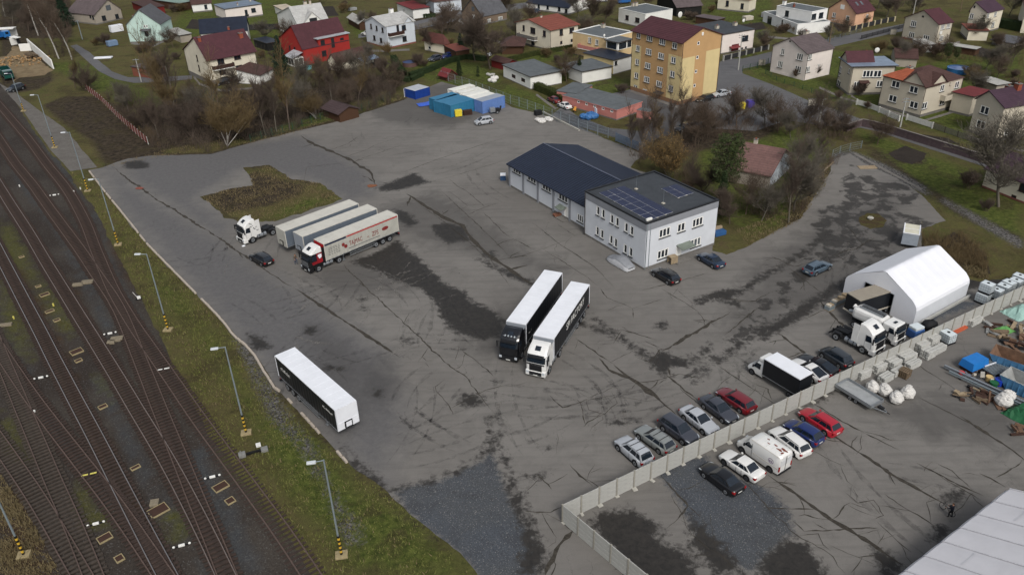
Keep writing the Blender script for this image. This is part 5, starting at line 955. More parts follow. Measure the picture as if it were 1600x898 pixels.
def car(kind,pm,loc,rz,label,rails=False,rim=None,group=None,spare=False,roofm_=None,name='parked_car',bars=False):
 L,Wd,H,wb,rf,rr,rb,zb,zt=CT[kind]; w=Wd/2; X=lambda f:f*L
 t=thing(name,label,'car',loc,rz,group)
 st=[(-.5,.38,zt-.22,.80),(-.492,.28,zt-.08,.90),(-.45,.2,zt,.965),(rb+.0,.19,max(zb,zt-.01),.985),(-.2,.18,zb,1.0),(.0,.18,zb-.01,1.0),(wb,.18,zb-.02,.99),(wb+.12,.18,zb-.09,.975),(.42,.19,zb-.19,.945),(.475,.22,zb-.28,.87),(.496,.28,zb-.36,.78),(.5,.36,zb-.44,.72)]
 rings=[]
 for f,zl,z,k in st:
  x=X(f); ww=w*k; r=[(x,0,zl),(x,-ww*.9,zl),(x,-ww*.985,zl+.12),(x,-ww,(zl+z)/2+.03),(x,-ww*.975,z-.12),(x,-ww*.93,z-.03),(x,-ww*.80,z+.01),(x,-ww*.4,z+.035),(x,0,z+.04)]
  rings.append(r+[(a,-y,c) for a,y,c in r[-2:0:-1]])
 b=MB(); loft(b,rings,pm,True); b.mesh(rings[0],[tuple(range(len(rings[0])))],pm); b.mesh(rings[-1],[tuple(range(len(rings[-1])))[::-1]],pm)
 xf,xr=X(.31),X(-.29); R=.33 if kind!='suv' else .36
 for x in (xf,xr):
  for s in (-1,1): b.tube((x,s*(w*.90),R+.03),(x,s*(w+.004),R+.03),R+.075,R+.075,M_PLA,16)
 for s in (-1,1):
  for f in (wb-.03,(wb+rr)/2-.01,rr+.05): b.box(X(f)-.008,X(f)+.008,s*(w+.001)-.012,s*(w+.001)+.012,.3,zb-.08,M_PLA)
  b.box(xr+R+.1,xf-R-.1,s*w-.02 if s>0 else s*w-.01,s*w+.01 if s>0 else s*w+.02,.17,.27,M_PLA)
  for f in (.03,-.17): b.box(X(f)-.09,X(f)+.09,s*w*1.0-.012,s*w*1.0+.022 if s>0 else s*w+.012,zb-.2,zb-.17,M_PLA) if 0 else None
 b.build('body',t)
 wt=w*.70; wbm=w*.905; zr=H-.05
 P={'a':(X(wb),wbm,zb-.015),'b':(X(rf),wt,zr),'c':(X(rr),wt*.98,zr),'d':(X(rb),wbm*.93,zt)}
 def q(name,pts,m=M_CG): MB().quad(pts,m).build(name,t)
 A,B_,C_,D_=P['a'],P['b'],P['c'],P['d']; ng=lambda p:(p[0],-p[1],p[2])
 q('windscreen',[(A[0]+.06,A[1]*.86,A[2]+.015),(A[0]+.06,-A[1]*.86,A[2]+.015),(B_[0]-.0,-B_[1]*.93,B_[2]+.01),(B_[0],B_[1]*.93,B_[2]+.01)])
 q('rear_window',[(D_[0]-.0,-D_[1]*.86,D_[2]+.02),(D_[0],D_[1]*.86,D_[2]+.02),(C_[0],C_[1]*.92,C_[2]+.008),(C_[0],-C_[1]*.92,C_[2]+.008)])
 e=.018; rings=[[(A[0]+.08,0,A[2]),(B_[0]+.0,0,B_[2]-.01)]]
 b=MB();
 sh=[(A[0]+.1,A[1]-.01,A[2]-.03),(B_[0],B_[1]-.004,B_[2]-.012),(C_[0],C_[1]-.004,C_[2]-.012),(D_[0]-.02,D_[1]-.01,D_[2]-.02)]
 V=sh+[ng(p) for p in sh]; b.mesh(V,[(0,1,2,3),(7,6,5,4),(4,5,1,0),(3,2,6,7)],pm)
 b.build('cabin_frame',t)
 b=MB(); n=6; rg=[]
 for i in range(n+1):
  f=i/n; x=B_[0]+.05+(C_[0]-B_[0]-.1)*f; z=zr+.045*math.sin(math.pi*min(1,max(0,f*.8+.1))); ww=B_[1]+.012
  rg.append([(x,-ww,z-.035),(x,-ww*.93,z),(x,-ww*.5,z+.022),(x,0,z+.03),(x,ww*.5,z+.022),(x,ww*.93,z),(x,ww,z-.035)])
 loft(b,rg,roofm_ or pm); b.build('roof',t)
 for s in (-1,1):
  b=MB()
  def sp(f,k): # point on the side plane: f along, k height 0..1
   xb=A[0]+(D_[0]-A[0])*f; xt=B_[0]+(C_[0]-B_[0])*f; yb=A[1]+(D_[1]-A[1])*f; yt=B_[1]+(C_[1]-B_[1])*f; zz=A[2]+(D_[2]-A[2])*f
   return (xb+(xt-xb)*k,s*(yb+(yt-yb)*k+.010),zz+(zr-zz)*k)
  for f0,f1 in ((.07,.40),(.43,.72),(.745,.94)) if kind not in('coupe','old') else ((.08,.46),(.49,.86)):
   b.quad([sp(f0,.06),sp(f1,.06),sp(f1,.86),sp(f0,.86)] if s<0 else [sp(f0,.06),sp(f0,.86),sp(f1,.86),sp(f1,.06)],M_CG)
  b.build('side_window',t)
  MB().rbox(X(wb)-.22,X(wb)-.04,s*(w+.09)-.08,s*(w+.09)+.08,zb,zb+.13,pm,.03).build('wing_mirror',t)
  MB().mesh([(X(.455),s*w*.55,zb-.235),(X(.455),s*w*.93,zb-.27),(X(.487),s*w*.86,zb-.34),(X(.4985),s*w*.55,zb-.36),(X(.39),s*w*.965,zb-.2)],[(0,3,2,1),(0,1,4)] if s>0 else [(0,1,2,3),(0,4,1)],M_HL).build('headlight',t)
  o_=MB().rbox(X(-.5)-.012,X(-.44),s*w*.80-.13*w,s*w*.80+.16*w,zt-.32,zt-.10,M_TL,.02); o_.build('taillight',t)
  if rails: MB().tube((B_[0]-.05,s*(wt-.02),H+.02),(C_[0]+.1,s*(wt-.02),H+.02),.022,.022,M_PLA if not bars else M_STEEL,5).build('roof_rail',t)
 if bars:
  for f in (.25,.7): x=B_[0]+(C_[0]-B_[0])*f; MB().box(x-.03,x+.03,-wt,wt,H+.03,H+.06,M_PLA).build('roof_bar',t)
 MB().box(X(.497),X(.503)+.01,-.26,.26,.42,.53,M_PLT).box(X(.49),X(.5)+.012,-.5,.5,.56,.62,M_PLA).build('front_grille',t)
 MB().box(X(-.502)-.01,X(-.495),-.26,.26,.55,.66,M_PLT).build('number_plate',t)
 if spare: MB().tube((X(-.5)-.02,.05,.85),(X(-.5)-.2,.05,.85),.34,.34,pm,14).build('spare_wheel_cover',t)
 for x in (xf,xr):
  for s in (-1,1): wheel(t,x,s*(w-.10),R,.22,rim)
 return t
def by_wheels(fw,rw,side,W_=1.8,sh=0.0):
 """pose from the ground pixels of the front and rear wheel on the visible side"""
 a,b=G(*fw),G(*rw); d=(a-b); th=math.atan2(d.y,d.x); n=Vector((-math.sin(th),math.cos(th),0)); m=(a+b)/2
 k=-1 if side=='L' else 1
 c=m+n*k*(W_/2-.08); c.z=.03
 return c,th
CC={k:paint(k,v) for k,v in dict(black='0c0d11',navy='182b42',blue='16285c',white='dadad8',silver='a9adb3',dgrey='3a3d46',red='a3172a',dred='6c1a24',greysil='7f8382',slate='2b3036',bluegrey='4a5a68',oldred='6a2426').items()}
CARS=[('sedan','black',(1101,747),(1133.5,772),'L','black car on blue gravel, nearest the corner of the concrete wall',{},'cars in the small yard below the wall'),
('sedan','white',(1133,727.5),(1165,750),'L','white car between the black car and the rusty roofed van',{'rim':M_RIMD},'cars in the small yard below the wall'),
('wagon','white',(1206,687),(1240,714),'L','white estate car between the rusty roofed van and the blue car',{'rails':True},'cars in the small yard below the wall'),
('hatch','blue',(1230,676.5),(1263,697),'L','deep blue hatchback beside the bright red estate car',{},'cars in the small yard below the wall'),
('wagon','red',(1254,657.5),(1289,681),'L','bright red estate car at the end of the row below the wall',{'rails':True},'cars in the small yard below the wall'),
('suv','silver',(967,705),(992,727.5),'L','silver off-road car with covered spare wheel and black roof bars',{'spare':True,'rails':True,'bars':True},'cars parked above the wall'),
('wagon','greysil',(1000,687.5),(1028,708),'L','grey silver estate car with dark roof bars',{'rails':True,'bars':True},'cars parked above the wall'),
('suv','dgrey',(1065,694),(1036,673.5),'R','dark grey car with its bonnet towards the wall and red rear lamp',{},'cars parked above the wall'),
('sedan','silver',(1097,678),(1068.5,656),'R','silver saloon with its bonnet towards the wall',{},'cars parked above the wall'),
('sedan','dgrey',(1128,660.5),(1099,638.5),'R','dark grey saloon with its bonnet towards the wall, next to the dark red car',{},'cars parked above the wall'),
('wagon','dred',(1127,626.5),(1154,644.5),'L','dark red estate car above the wall beside a pale concrete patch',{},'cars parked above the wall'),
('coupe','black',(1252,572.5),(1286,590),'L','black fastback car between the box truck and the blue black people carrier',{},'cars parked above the wall'),
('mpv','slate',(1281,557),(1314,578),'L','blue black people carrier next to the white tractor unit',{},'cars parked above the wall'),
('coupe','white',(1237,578),(1270,599),'L','white sporty car half hidden behind the box truck',{},'cars parked above the wall'),
('wagon','black',(1018,430),(1047,447.5),'L','black estate car at the corner of the office block',{'rails':True},'cars at the office'),
('sedan','navy',(1092,407.5),(1114,420.5),'L','dark blue saloon on the asphalt in front of the office door',{},'cars at the office'),
('wagon','bluegrey',(1294.5,422.5),(1274,431.8),'R','blue grey estate car alone on the stained asphalt near the tent',{'rails':True},None),
('wagon','black',(393,407.5),(410,417),'L','black estate car parked on the long tar seam before the trailers',{'rails':True,'bars':False},None),
('mpv','silver',(748.5,197),(768,194),'L','silver hatchback alone in front of the blue containers',{},None),
('old','white',(872.5,167.5),(883,172),'L','old white saloon beside the blue water butt',{},None),
('old','oldred',(856,158),(866.5,163),'L','old dark red saloon wreck behind the white saloon',{},None),
('wagon','black',(1098,161.5),(1112.5,157.5),'L','black car at the foot of the block of flats',{},None),
('sedan','silver',(1121,153.5),(1139,150.5),'L','silver car at the end of the block of flats',{},None),
('suv','white',(568,56.5),(577,57.5),'L','white car beside the pale blue house',{},None),
('hatch','navy',(829,21.5),(838,22),'L','dark blue car by the long bungalow',{},None),
('hatch','white',(936,4),(946,3.5),'L','white car at the top edge beside a blue van',{},None),
('hatch','dgrey',(678,97),(688,94),'L','grey car under the bare tree by the white cottage',{},None),
('sedan','blue',(697,93),(708,90),'L','dark blue car beside the carport of the white cottage',{},None),
('suv','black',(345,134),(355,132),'L','dark car before the cream house with red garage door',{},None),
('suv','slate',(24,144),(34,141),'L','dark pickup in front of the green truck',{},None),
('suv','slate',(1068,208),(1080,205),'L','dark car among bare trees behind the hall',{},None),
('sedan','slate',(1085,203),(1098,201),'L','darker grey car among bare trees, right of its neighbour',{},None)]
for kind,c,fw,rw,side,lab,kw,grp in CARS:
 p,th=by_wheels(fw,rw,side,CT[kind][1]); car(kind,CC[c],p,th,lab,group=grp,**kw)
p,th=by_wheels((951,410),(975,424),'L'); t=thing('covered_car','car under a silver grey protective cover beside the office wall','car',p,th)
mcv=mat('cover_cloth','85888d',.6,.1,.2,1.2,dirt=.25,bump=.5); mcw=mat('cover_side','c0c2c6',.5,0,.15,1.5,bump=.5)
st=[(-2.35,.15,.55,.7),(-2.25,.1,.86,.85),(-1.7,.1,1.0,.95),(-.9,.1,1.38,.98),(.3,.1,1.46,.98),(1.0,.1,1.12,.97),(1.8,.1,.9,.93),(2.25,.12,.72,.8),(2.35,.2,.5,.65)]
rg=[];rg2=[]
for i,(x,zl,z,k) in enumerate(st):
 ww=.92*k; j=lambda:random.uniform(-.03,.03)
 rg.append([(x,-ww*.92,z*.72+j()),(x,-ww*.72,z*.95+j()),(x,-ww*.3,z),(x,ww*.3,z),(x,ww*.72,z*.95+j()),(x,ww*.92,z*.72+j())])
 rg2.append([(x,-ww-j(),zl),(x,-ww*1.02+j(),z*.4),(x,-ww*.92,z*.72)])
b=MB(); loft(b,rg,mcv); b.build('cover_top',t)
b=MB(); n=len(st)
for s in (-1,1):
 R_=[[(x,s*.92*k*(1+random.uniform(-.02,.02)),zl),(x,s*.95*k,z*.4),(x,s*.92*k*.925,z*.73)] for x,zl,z,k in st]; loft(b,R_,mcw)
for e,i in ((0,0),(1,n-1)): x,zl,z,k=st[i]; b.quad([(x,-.9*k,zl),(x,.9*k,zl),(x,.85*k,z*.8),(x,-.85*k,z*.8)],mcw)
b.build('cover_side',t)
M_TRW_=mat('van_roof_rib','cfcfca',.6)
def van(p,th,label,rust=True):
 t=thing('white_van',label,'van',p,th); w=.98; pm=CC['white']; b=MB()
 st=[(-2.75,.35,2.25,.93),(-2.70,.3,2.45,.95),(-2.2,.28,2.52,1),(0,.28,2.52,1),(.75,.28,2.48,.99),(1.05,.28,2.30,.98)]
 rg=[]
 for x,zl,z,k in st:
  ww=w*k; rg.append([(x,-ww*.95,zl),(x,-ww,zl+.2),(x,-ww*.99,z*.6),(x,-ww*.965,z*.92),(x,-ww*.90,z*.985),(x,-ww*.5,z),(x,0,z+.01),(x,ww*.5,z),(x,ww*.90,z*.985),(x,ww*.965,z*.92),(x,ww*.99,z*.6),(x,ww,zl+.2),(x,ww*.95,zl)])
 loft(b,rg,pm); b.mesh(rg[0],[tuple(range(13))],pm)
 n=[]
 for x,zl,z,k in ((1.05,.28,2.3,.98),(1.30,.28,1.95,.97),(1.72,.28,1.32,.96),(2.2,.3,1.1,.93),(2.5,.34,.92,.86),(2.6,.4,.7,.78)):
  ww=w*k; n.append([(x,-ww*.95,zl),(x,-ww,zl+.2),(x,-ww*.99,z*.6),(x,-ww*.93,z*.88),(x,-ww*.8,z*.97),(x,-ww*.4,z),(x,0,z+.01),(x,ww*.4,z),(x,ww*.8,z*.97),(x,ww*.93,z*.88),(x,ww*.99,z*.6),(x,ww,zl+.2),(x,ww*.95,zl)])
 loft(b,n,pm); b.mesh(n[-1],[tuple(range(13))[::-1]],pm)
 for x in (1.75,-1.75):
  for s in (-1,1): b.tube((x,s*.9,.38),(x,s*(w+.005),.38),.43,.43,M_PLA,16)
 for s in (-1,1): b.box(-2.6,.9,s*w*.95-.012,s*w*.95+.012,2.36,2.39,M_CHW)
 for i in range(6): b.box(-2.5+i*.55,-2.45+i*.55,-.75,.75,2.52,2.54,M_TRW_)
 for s in (-1,1): b.box(.55,.57,s*w-.02,s*w+.012,.45,2.0,M_PLA).box(-2.6,.4,s*w-.02,s*w+.01,.95,1.0,M_CHW)
 b.box(-2.79,-2.74,-.01,.01,.5,2.3,M_PLA).box(-2.85,-2.7,-.9,.9,.3,.5,M_PLA)
 b.build('body',t)
 MB().quad([(1.13,-.78,2.22),(1.70,-.82,1.40),(1.70,.82,1.40),(1.13,.78,2.22)],M_CG).build('windscreen',t,)
 for s in (-1,1):
  MB().quad([(.62,s*.992,1.35),(1.5,s*.985,1.3),(1.28,s*.95,1.75),(.95,s*.93,2.0),(.62,s*.93,2.0)],M_CG).build('side_window',t)
  MB().rbox(1.35,1.5,s*1.12-.1,s*1.12+.1,1.3,1.6,M_PLA,.03).build('wing_mirror',t)
  MB().rbox(-2.80,-2.7,s*.88-.08,s*.88+.08,.7,1.3,M_TL,.02).build('taillight',t); MB().rbox(2.35,2.56,s*.6-.16,s*.6+.16,.75,.92,M_HL,.03).build('headlight',t)
  for x in (1.75,-1.75): wheel(t,x,s*.87,.34,.22,M_RIMD)
 for s in (-1,1): MB().box(-2.80,-2.76,s*.45-.36,s*.45+.36,1.3,2.0,mat('door_panel_white','c2c4c6',.5)).build('rear_door',t)
 if rust:
  mr=mat('roof_rust','7a4a34',.9,0,.4,3); b=MB(); r=random.Random(3)
  for x,y,sx,sy in ((-2.2,-.2,.5,.2),(-1.9,.15,.4,.18),(-1.3,-.1,.25,.12),(-.7,.2,.22,.1),(-.3,-.25,.2,.12),(-2.4,.3,.15,.25)):
   pts=[(x+sx*math.cos(a)*r.uniform(.5,1),y+sy*math.sin(a)*r.uniform(.5,1),2.545) for a in [i*.6283 for i in range(10)]]; b.quad(pts,mr)
  b.build('rust_patch',t)
  ml=mat('logo_purple','6a4a78',.6); b=MB()
  for r0,r1 in ((.26,.31),):
   for i in range(20):
    a,c=2*math.pi*i/20,2*math.pi*(i+1)/20; f=lambda r,q:(-1.75+r*math.cos(q),.985,1.45+r*math.sin(q)); b.quad([f(r0,a),f(r1,a),f(r1,c),f(r0,c)],ml)
  b.quad([(-1.9,.986,1.3),(-1.75,.986,1.3),(-1.8,.986,1.6)],ml).quad([(-1.7,.986,1.3),(-1.55,.986,1.35),(-1.65,.986,1.6)],ml); b.build('round_logo',t)
 return t
p,th=by_wheels((1157.5,706),(1203.5,738),'L',1.96); van(p,th,'white panel van with rusty roof and round purple logo')
def trailer(pose,label,curt,roofc,front,kind='curtain',lettering=None,H=4.0,L=13.6,floor=1.2,axles=3,edge=None,rear=None,strip=None,group=None):
 p,th=pose; t=thing('semi_trailer',label,'semi-trailer',p,th,group); w=1.275; x0,x1=-L/2,L/2
 b=MB(); b.box(x0,x1,-w,w,H-.10,H,edge or roofc,top=roofc)
 for i in range(1,int(L/1.2)): b.box(x0+i*1.2-.02,x0+i*1.2+.02,-w+.04,w-.04,H,H+.012,roofc)
 b.build('roof',t)
 MB().box(x1-.06,x1,-w,w,floor,H-.10,front).box(x1,x1+.03,-w+.1,w-.1,floor+.9,floor+.95,front).build('front_wall',t)
 MB().box(x1,x1+.12,-.45,.45,floor+.1,floor+.9,M_CHAS).box(x1+.02,x1+.14,-.33,.33,floor+.2,floor+.8,front).build('service_box',t)
 cs=[]
 for s in (-1,1):
  b=MB(); n=int(L/.65);
  y0,y1=(w-.05,w) if s>0 else (-w,-w+.05)
  V=[];F=[]
  for i in range(n*2+1):
   x=x0+.05+(L-.1)*i/(n*2); d=.012 if i%2 else -.01
   for z in (floor+.02,H-.10): V.append((x,s*(w-.012+d),z))
  for i in range(n*2): F.append((i*2,i*2+2,i*2+3,i*2+1) if s<0 else (i*2,i*2+1,i*2+3,i*2+2))
  b.mesh(V,F,curt); c=b.build('curtain',t); cs.append(c)
  b=MB(); b.box(x0+.05,x1-.05,s*(w+.005)-.012,s*(w+.005)+.012,floor-.02,floor+.06,M_STEEL)
  for i in range(1,n): b.box(x0+i*.65-.012,x0+i*.65+.012,s*(w+.012)-.006,s*(w+.012)+.006,floor+.06,floor+.32,M_STEEL)
  b.build('curtain_buckles',c,kind=None)
  for x in (x0+.06,x1-.06): MB().box(x-.06,x+.06,s*w-.02,s*w+.02,floor,H-.1,edge or front).build('corner_post',t)
  if strip:
   MB().box(x0+.1,x1-4.0,s*(w+.004)-.006,s*(w+.014)+.006,H-.36,H-.18,strip[0]).build('top_stripe',c); MB().box(x1-3.9,x1-.1,s*(w+.004)-.006,s*(w+.014)+.006,H-.42,H-.16,strip[1]).build('top_stripe',c)
 for s in (-1,1): MB().box(x0-.03,x0+.02,s*.64-.6,s*.64+.6,floor,H-.12,rear or front).build('rear_door',t)
 b=MB();
 for s in (-1,1): b.box(x0,x1-.3,s*.5-.07,s*.5+.07,floor-.35,floor-.02,M_CHAS)
 b.box(x0,x1,-w+.02,w-.02,floor-.08,floor,M_CHAS).box(x0-.05,x0+.12,-w,w,.45,.62,M_CHAS).box(x0+.05,x0+.2,-.9,.9,.6,floor-.1,M_CHAS); b.build('chassis',t)
 for i in range(axles):
  x=x0+1.9+i*1.31
  for s in (-1,1): wheel(t,x,s*1.05,.5,.36,M_STEEL)
  MB().tube((x,-1,.5),(x,1,.5),.07,.07,M_CHAS,6).build('axle',t)
 for s in (-1,1):
  MB().box(x0+4.7,x1-4.2,s*w*.98-.02,s*w*.98+.02,.5,.62,M_STEEL).box(x0+4.7,x1-4.2,s*w*.98-.02,s*w*.98+.02,.85,.95,M_STEEL).box(x0+4.9,x0+5,s*w*.96-.03,s*w*.96+.02,.5,1.15,M_CHAS).box(x1-4.5,x1-4.4,s*w*.96-.03,s*w*.96+.02,.5,1.15,M_CHAS).build('side_guard',t)
  MB().box(x1-3.3,x1-3.15,s*.9-.07,s*.9+.07,.12,floor-.1,M_STEEL).box(x1-3.4,x1-3.05,s*.9-.16,s*.9+.16,.03,.12,M_STEEL).build('landing_leg',t)
  MB().box(x0-.08,x0-.03,s*1.0-.18,s*1.0+.18,.65,.8,M_TL).build('taillight',t)
 return t,cs
def cab(parent,pm,x1,kind=0,dark=None,grille=None,roofc=None,side=None,livery=None):
 """truck cab, front face at x1, 2.3 m long"""
 w=1.23; g=dark or M_PLA; x0=x1-2.25; b=MB(); rc=roofc or pm
 V=[(x0,w,.95),(x1-.05,w*.97,.95),(x1,w*.9,1.0)]
 prof=[(x0,1.0,1),(x1-.02,1.0,1)]
 rg=[]
 for z,xf,k,xb in ((.95,x1-.02,.98,x0),(1.25,x1+.0,1,x0),(1.75,x1-.02,1,x0),(2.05,x1-.05,1,x0),(2.75,x1-.28,.985,x0),(2.95,x1-.36,.97,x0)):
  ww=w*k; rg.append([(xb,-ww,z),(xf-.28,-ww,z),(xf-.08,-ww*.93,z),(xf,-ww*.72,z),(xf+.02,0,z),(xf,ww*.72,z),(xf-.08,ww*.93,z),(xf-.28,ww,z),(xb,ww,z)])
 loft(b,rg,side or pm,True,False); b.build('cab_body',parent)
 b=MB(); rg=[]
 for z,xf,k in (((2.95,x1-.36,.97),(3.15,x1-.55,.955),(3.45,x1-.95,.93),(3.68,x1-1.45,.9),(3.75,x1-1.85,.86)) if kind!=2 else ((2.95,x1-.36,.97),(3.02,x1-.5,.9),(3.05,x1-.8,.8))):
  ww=w*k; rg.append([(x0,-ww,z),(xf-.15,-ww,z),(xf,-ww*.8,z),(xf+.05,0,z+.02),(xf,ww*.8,z),(xf-.15,ww,z),(x0,ww,z)])
 loft(b,rg,rc,True,False); b.mesh(rg[-1],[tuple(range(7))],rc)
 b.build('cab_roof',parent)
 zq=0 if kind!=2 else 1
 MB().mesh([(x1-.68-zq*.3,-.34,3.36-zq*.24),(x1-.68-zq*.3,.34,3.36-zq*.24),(x1-1.2-zq*.2,.34,3.68-zq*.56),(x1-1.2-zq*.2,-.34,3.68-zq*.56)],[(0,1,2,3)],M_CG).build('roof_hatch',parent)
 b=MB(); b.mesh([(x1-.035,-w*.72,2.03),(x1-.015,0,2.03),(x1-.035,w*.72,2.03),(x1-.11,w*.92,2.05),(x1-.345,w*.9,2.78),(x1-.265,w*.71,2.8),(x1-.25,0,2.82),(x1-.265,-w*.71,2.8),(x1-.345,-w*.9,2.78),(x1-.11,-w*.92,2.05)],[(0,1,6,7),(1,2,5,6),(2,3,4,5),(9,0,7,8)],M_CG); b.build('windscreen',parent)
 MB().mesh([(x1-.02,-w*.8,2.93),(x1-.02,w*.8,2.93),(x1-.3,w*.85,3.0),(x1-.3,-w*.85,3.0),(x1+.02,-w*.8,2.72),(x1+.02,w*.8,2.72)],[(0,1,2,3),(4,5,1,0)],M_PLA if pm is not CC['black'] else M_CHAS).build('sun_visor',parent)
 if livery:
  for s in (-1,1):
   MB().quad([(x0+.02,s*(w+.006),1.35),(x1-.5,s*(w+.006),1.35),(x1-.35,s*(w+.006),1.8),(x1-1.3,s*(w+.006),1.8),(x1-1.3,s*(w-.01),2.9),(x0+.02,s*(w-.01),2.9)],livery).build('livery_panel',parent)
   MB().quad([(x0+.1,s*(w+.010),2.2),(x0+.5,s*(w+.012),2.0),(x0+.75,s*(w+.006),2.5),(x0+.7,s*(w+.0),2.7),(x0+.1,s*(w+.0),2.7)],M_TRW).build('livery_emblem',parent)
 gm=grille or g; b=MB(); b.box(x1+.0,x1+.05,-w*.62,w*.62,1.0,1.78,gm)
 for i in range(5): b.box(x1+.05,x1+.07,-w*.6,w*.6,1.06+i*.15,1.1+i*.15,M_PLA)
 b.box(x1+.0,x1+.03,-w*.88,w*.88,1.82,1.98,M_PLA); b.build('grille',parent)
 b=MB(); b.rbox(x1-.6,x1+.12,-w,w,.32,.98,pm,.08).box(x1+.11,x1+.14,-w*.62,w*.62,.42,.9,M_PLA).box(x1+.14,x1+.15,-.27,.27,.4,.52,M_PLT); b.build('bumper',parent)
 for s in (-1,1):
  MB().rbox(x1-.02,x1+.13,s*w*.80-.17,s*w*.80+.17,.62,.95,M_HL,.03).build('headlight',parent)
  MB().quad([(x1-.40,s*(w+.004),1.95),(x1-1.25,s*(w+.004),1.85),(x1-1.25,s*(w*.985+.006),2.7),(x1-.62,s*(w*.985+.006),2.7)],M_CG).build('side_window',parent)
  MB().box(x1-.2,x1-.05,s*(w+.24)-.06,s*(w+.24)+.06,1.95,2.75,g).box(x1-.2,x1-.15,min(s*w,s*(w+.2)),max(s*w,s*(w+.2)),2.6,2.65,g).build('mirror',parent)
  MB().box(x1-1.3,x1-1.28,s*w-.012,s*w+.012,1.1,2.7,M_PLA).box(x1-.45,x1-.43,s*w-.012,s*w+.012,1.1,1.9,M_PLA).box(x1-1.2,x1-.75,s*w-.02,s*w+.03,.5,.6,M_PLA).box(x1-1.2,x1-.75,s*w-.02,s*w+.03,.8,.9,M_PLA).build('door_trim',parent)
  if kind!=2: MB().box(x0-.75,x0,s*w-.03,s*w,1.1,3.55,side or pm).build('side_fairing',parent)
 MB().box(x1-2.1,x1-.6,-w,w,.75,1.0,pm).tube((x1-1.38,-w-.0,.5),(x1-1.38,-w+.5,.5),.6,.6,M_PLA,18).tube((x1-1.38,w-.5,.5),(x1-1.38,w,.5),.6,.6,M_PLA,18).build('wheel_arch',parent)
def tractor(pose,label,pm,**kw):
 p,th=pose; t=thing('tractor_unit',label,'truck',p,th,kw.pop('group',None)); x1=3.0
 cab(t,pm,x1,**kw)
 b=MB();
 for s in (-1,1): b.box(-3.0,x1-1.0,s*.42-.06,s*.42+.06,.75,1.0,M_CHAS)
 b.box(-3.0,-2.9,-1.2,1.2,.55,.75,M_CHAS).box(-2.6,-.6,-.5,.5,.98,1.08,M_CHAS).box(-.7,.4,-.9,.9,.8,1.15,M_CHAS); b.build('chassis',t)
 MB().mesh([(-2.1,-.5,1.15),(-.9,-.5,1.2),(-.9,.5,1.2),(-2.1,.5,1.15),(-2.1,-.5,1.05),(-.9,-.5,1.08),(-.9,.5,1.08),(-2.1,.5,1.05)],[(0,1,2,3),(0,4,5,1),(1,5,6,2),(2,6,7,3),(3,7,4,0)],M_PLA).build('fifth_wheel',t)
 for s in (-1,1):
  MB().tube((-1.0+.1,s*.85,.7),(.7,s*.85,.7),.33,.33,M_STEEL,12).box(-.4,-.34,s*.85-.34,s*.85+.34,.36,1.04,M_CHAS).box(.3,.36,s*.85-.34,s*.85+.34,.36,1.04,M_CHAS).build('fuel_tank',t)
  MB().tube((-2.0,s*.62,1.04),(-2.0,s*1.22,1.04),.06,.06,M_PLA,4).extr([(-2.65,.75),(-2.45,1.1),(-1.5,1.1),(-1.3,.75),(-1.34,.75),(-1.53,1.06),(-2.42,1.06),(-2.6,.75)],s*1.22-.5*(s>0),s*1.22+.5*(s<0),M_PLA,'y').build('mudguard',t)
  wheel(t,x1-1.38,s*1.07,.5,.32,M_STEEL); wheel(t,-1.98,s*.98,.5,.5,M_STEEL)
 return t
def roofpose(fl,fr_,rr_,rl,z=4.0):
 a=(G(*fl,z)+G(*fr_,z))/2; c=(G(*rr_,z)+G(*rl,z))/2; d=a-c; th=math.atan2(d.y,d.x); m=(a+c)/2; return Vector((m.x,m.y,.03)),th
def ahead(pose,d): p,th=pose; return Vector((p.x+math.cos(th)*d,p.y+math.sin(th)*d,.03)),th
M_CURB=mat('curtain_black','14171c',.45,0,.2,1,.4,dirt=.15); M_CURW=mat('curtain_offwhite','aaa9a1',.6,0,.10,.8,dirt=.35); M_CURG=mat('curtain_grey','5c6570',.6,0,.12,.8,dirt=.2); M_TRW=mat('trailer_white','dde0e6',.45,0,.05,.7,dirt=.14); M_TRD=mat('trailer_roof_dirty','bcbab2',.7,0,.08,.6,dirt=.45); M_RED=mat('paint_trailer_red','a82026',.4,0,.1,1); M_NAV=mat('paint_stripe_navy','1c2740',.5); M_LTG=mat('trailer_grey','8b9199',.5,0,.08,1)
def letter(curt,body,x,z,size,m,side,sx=1.0,shear=0):
 me=text_mesh(body,size,m,.004);
 o=obj('lettering',me,curt,loc=(x,side*1.30,z)); o.rotation_euler=(math.pi/2,0,math.pi if side>0 else 0); o.scale=(sx,1,1); return o
TG='semi-trailers parked in the big yard'
P_=roofpose((560.1,626.4),(524.7,645.0),(427.0,554.5),(458.3,539.9)); t,cs=trailer(P_,'black curtain trailer with white roof standing alone by the railway kerb',M_CURB,M_TRW,M_TRW,edge=M_TRW,group=TG)
def strokes(c,x0,n,z,h,side,m=M_FRW,w=.1,gap=.2,seed=1,diag=0):
 b=MB(); r=random.Random(seed)
 for i in range(n):
  x=x0+i*gap; hh=h*r.uniform(.6,1); zz=z+i*diag
  b.box(x,x+w*r.uniform(.4,1),side*1.302-.004,side*1.302+.004,zz,zz+hh,m)
  if r.random()<.6: b.box(x,x+gap*.8,side*1.302-.004,side*1.302+.004,zz+r.choice((0,hh*.45,hh-.06)),zz+.06+r.choice((0,)),m) if 0 else b.box(x,x+gap*.8,side*1.302-.004,side*1.302+.004,zz+hh-.06,zz+hh,m)
 b.build('small_lettering',c)
strokes(cs[0],-5.6,9,2.6,.55,-1,gap=.26,seed=3,diag=-.0) ; strokes(cs[0],4.0,9,2.9,.3,-1,gap=.24,seed=5)
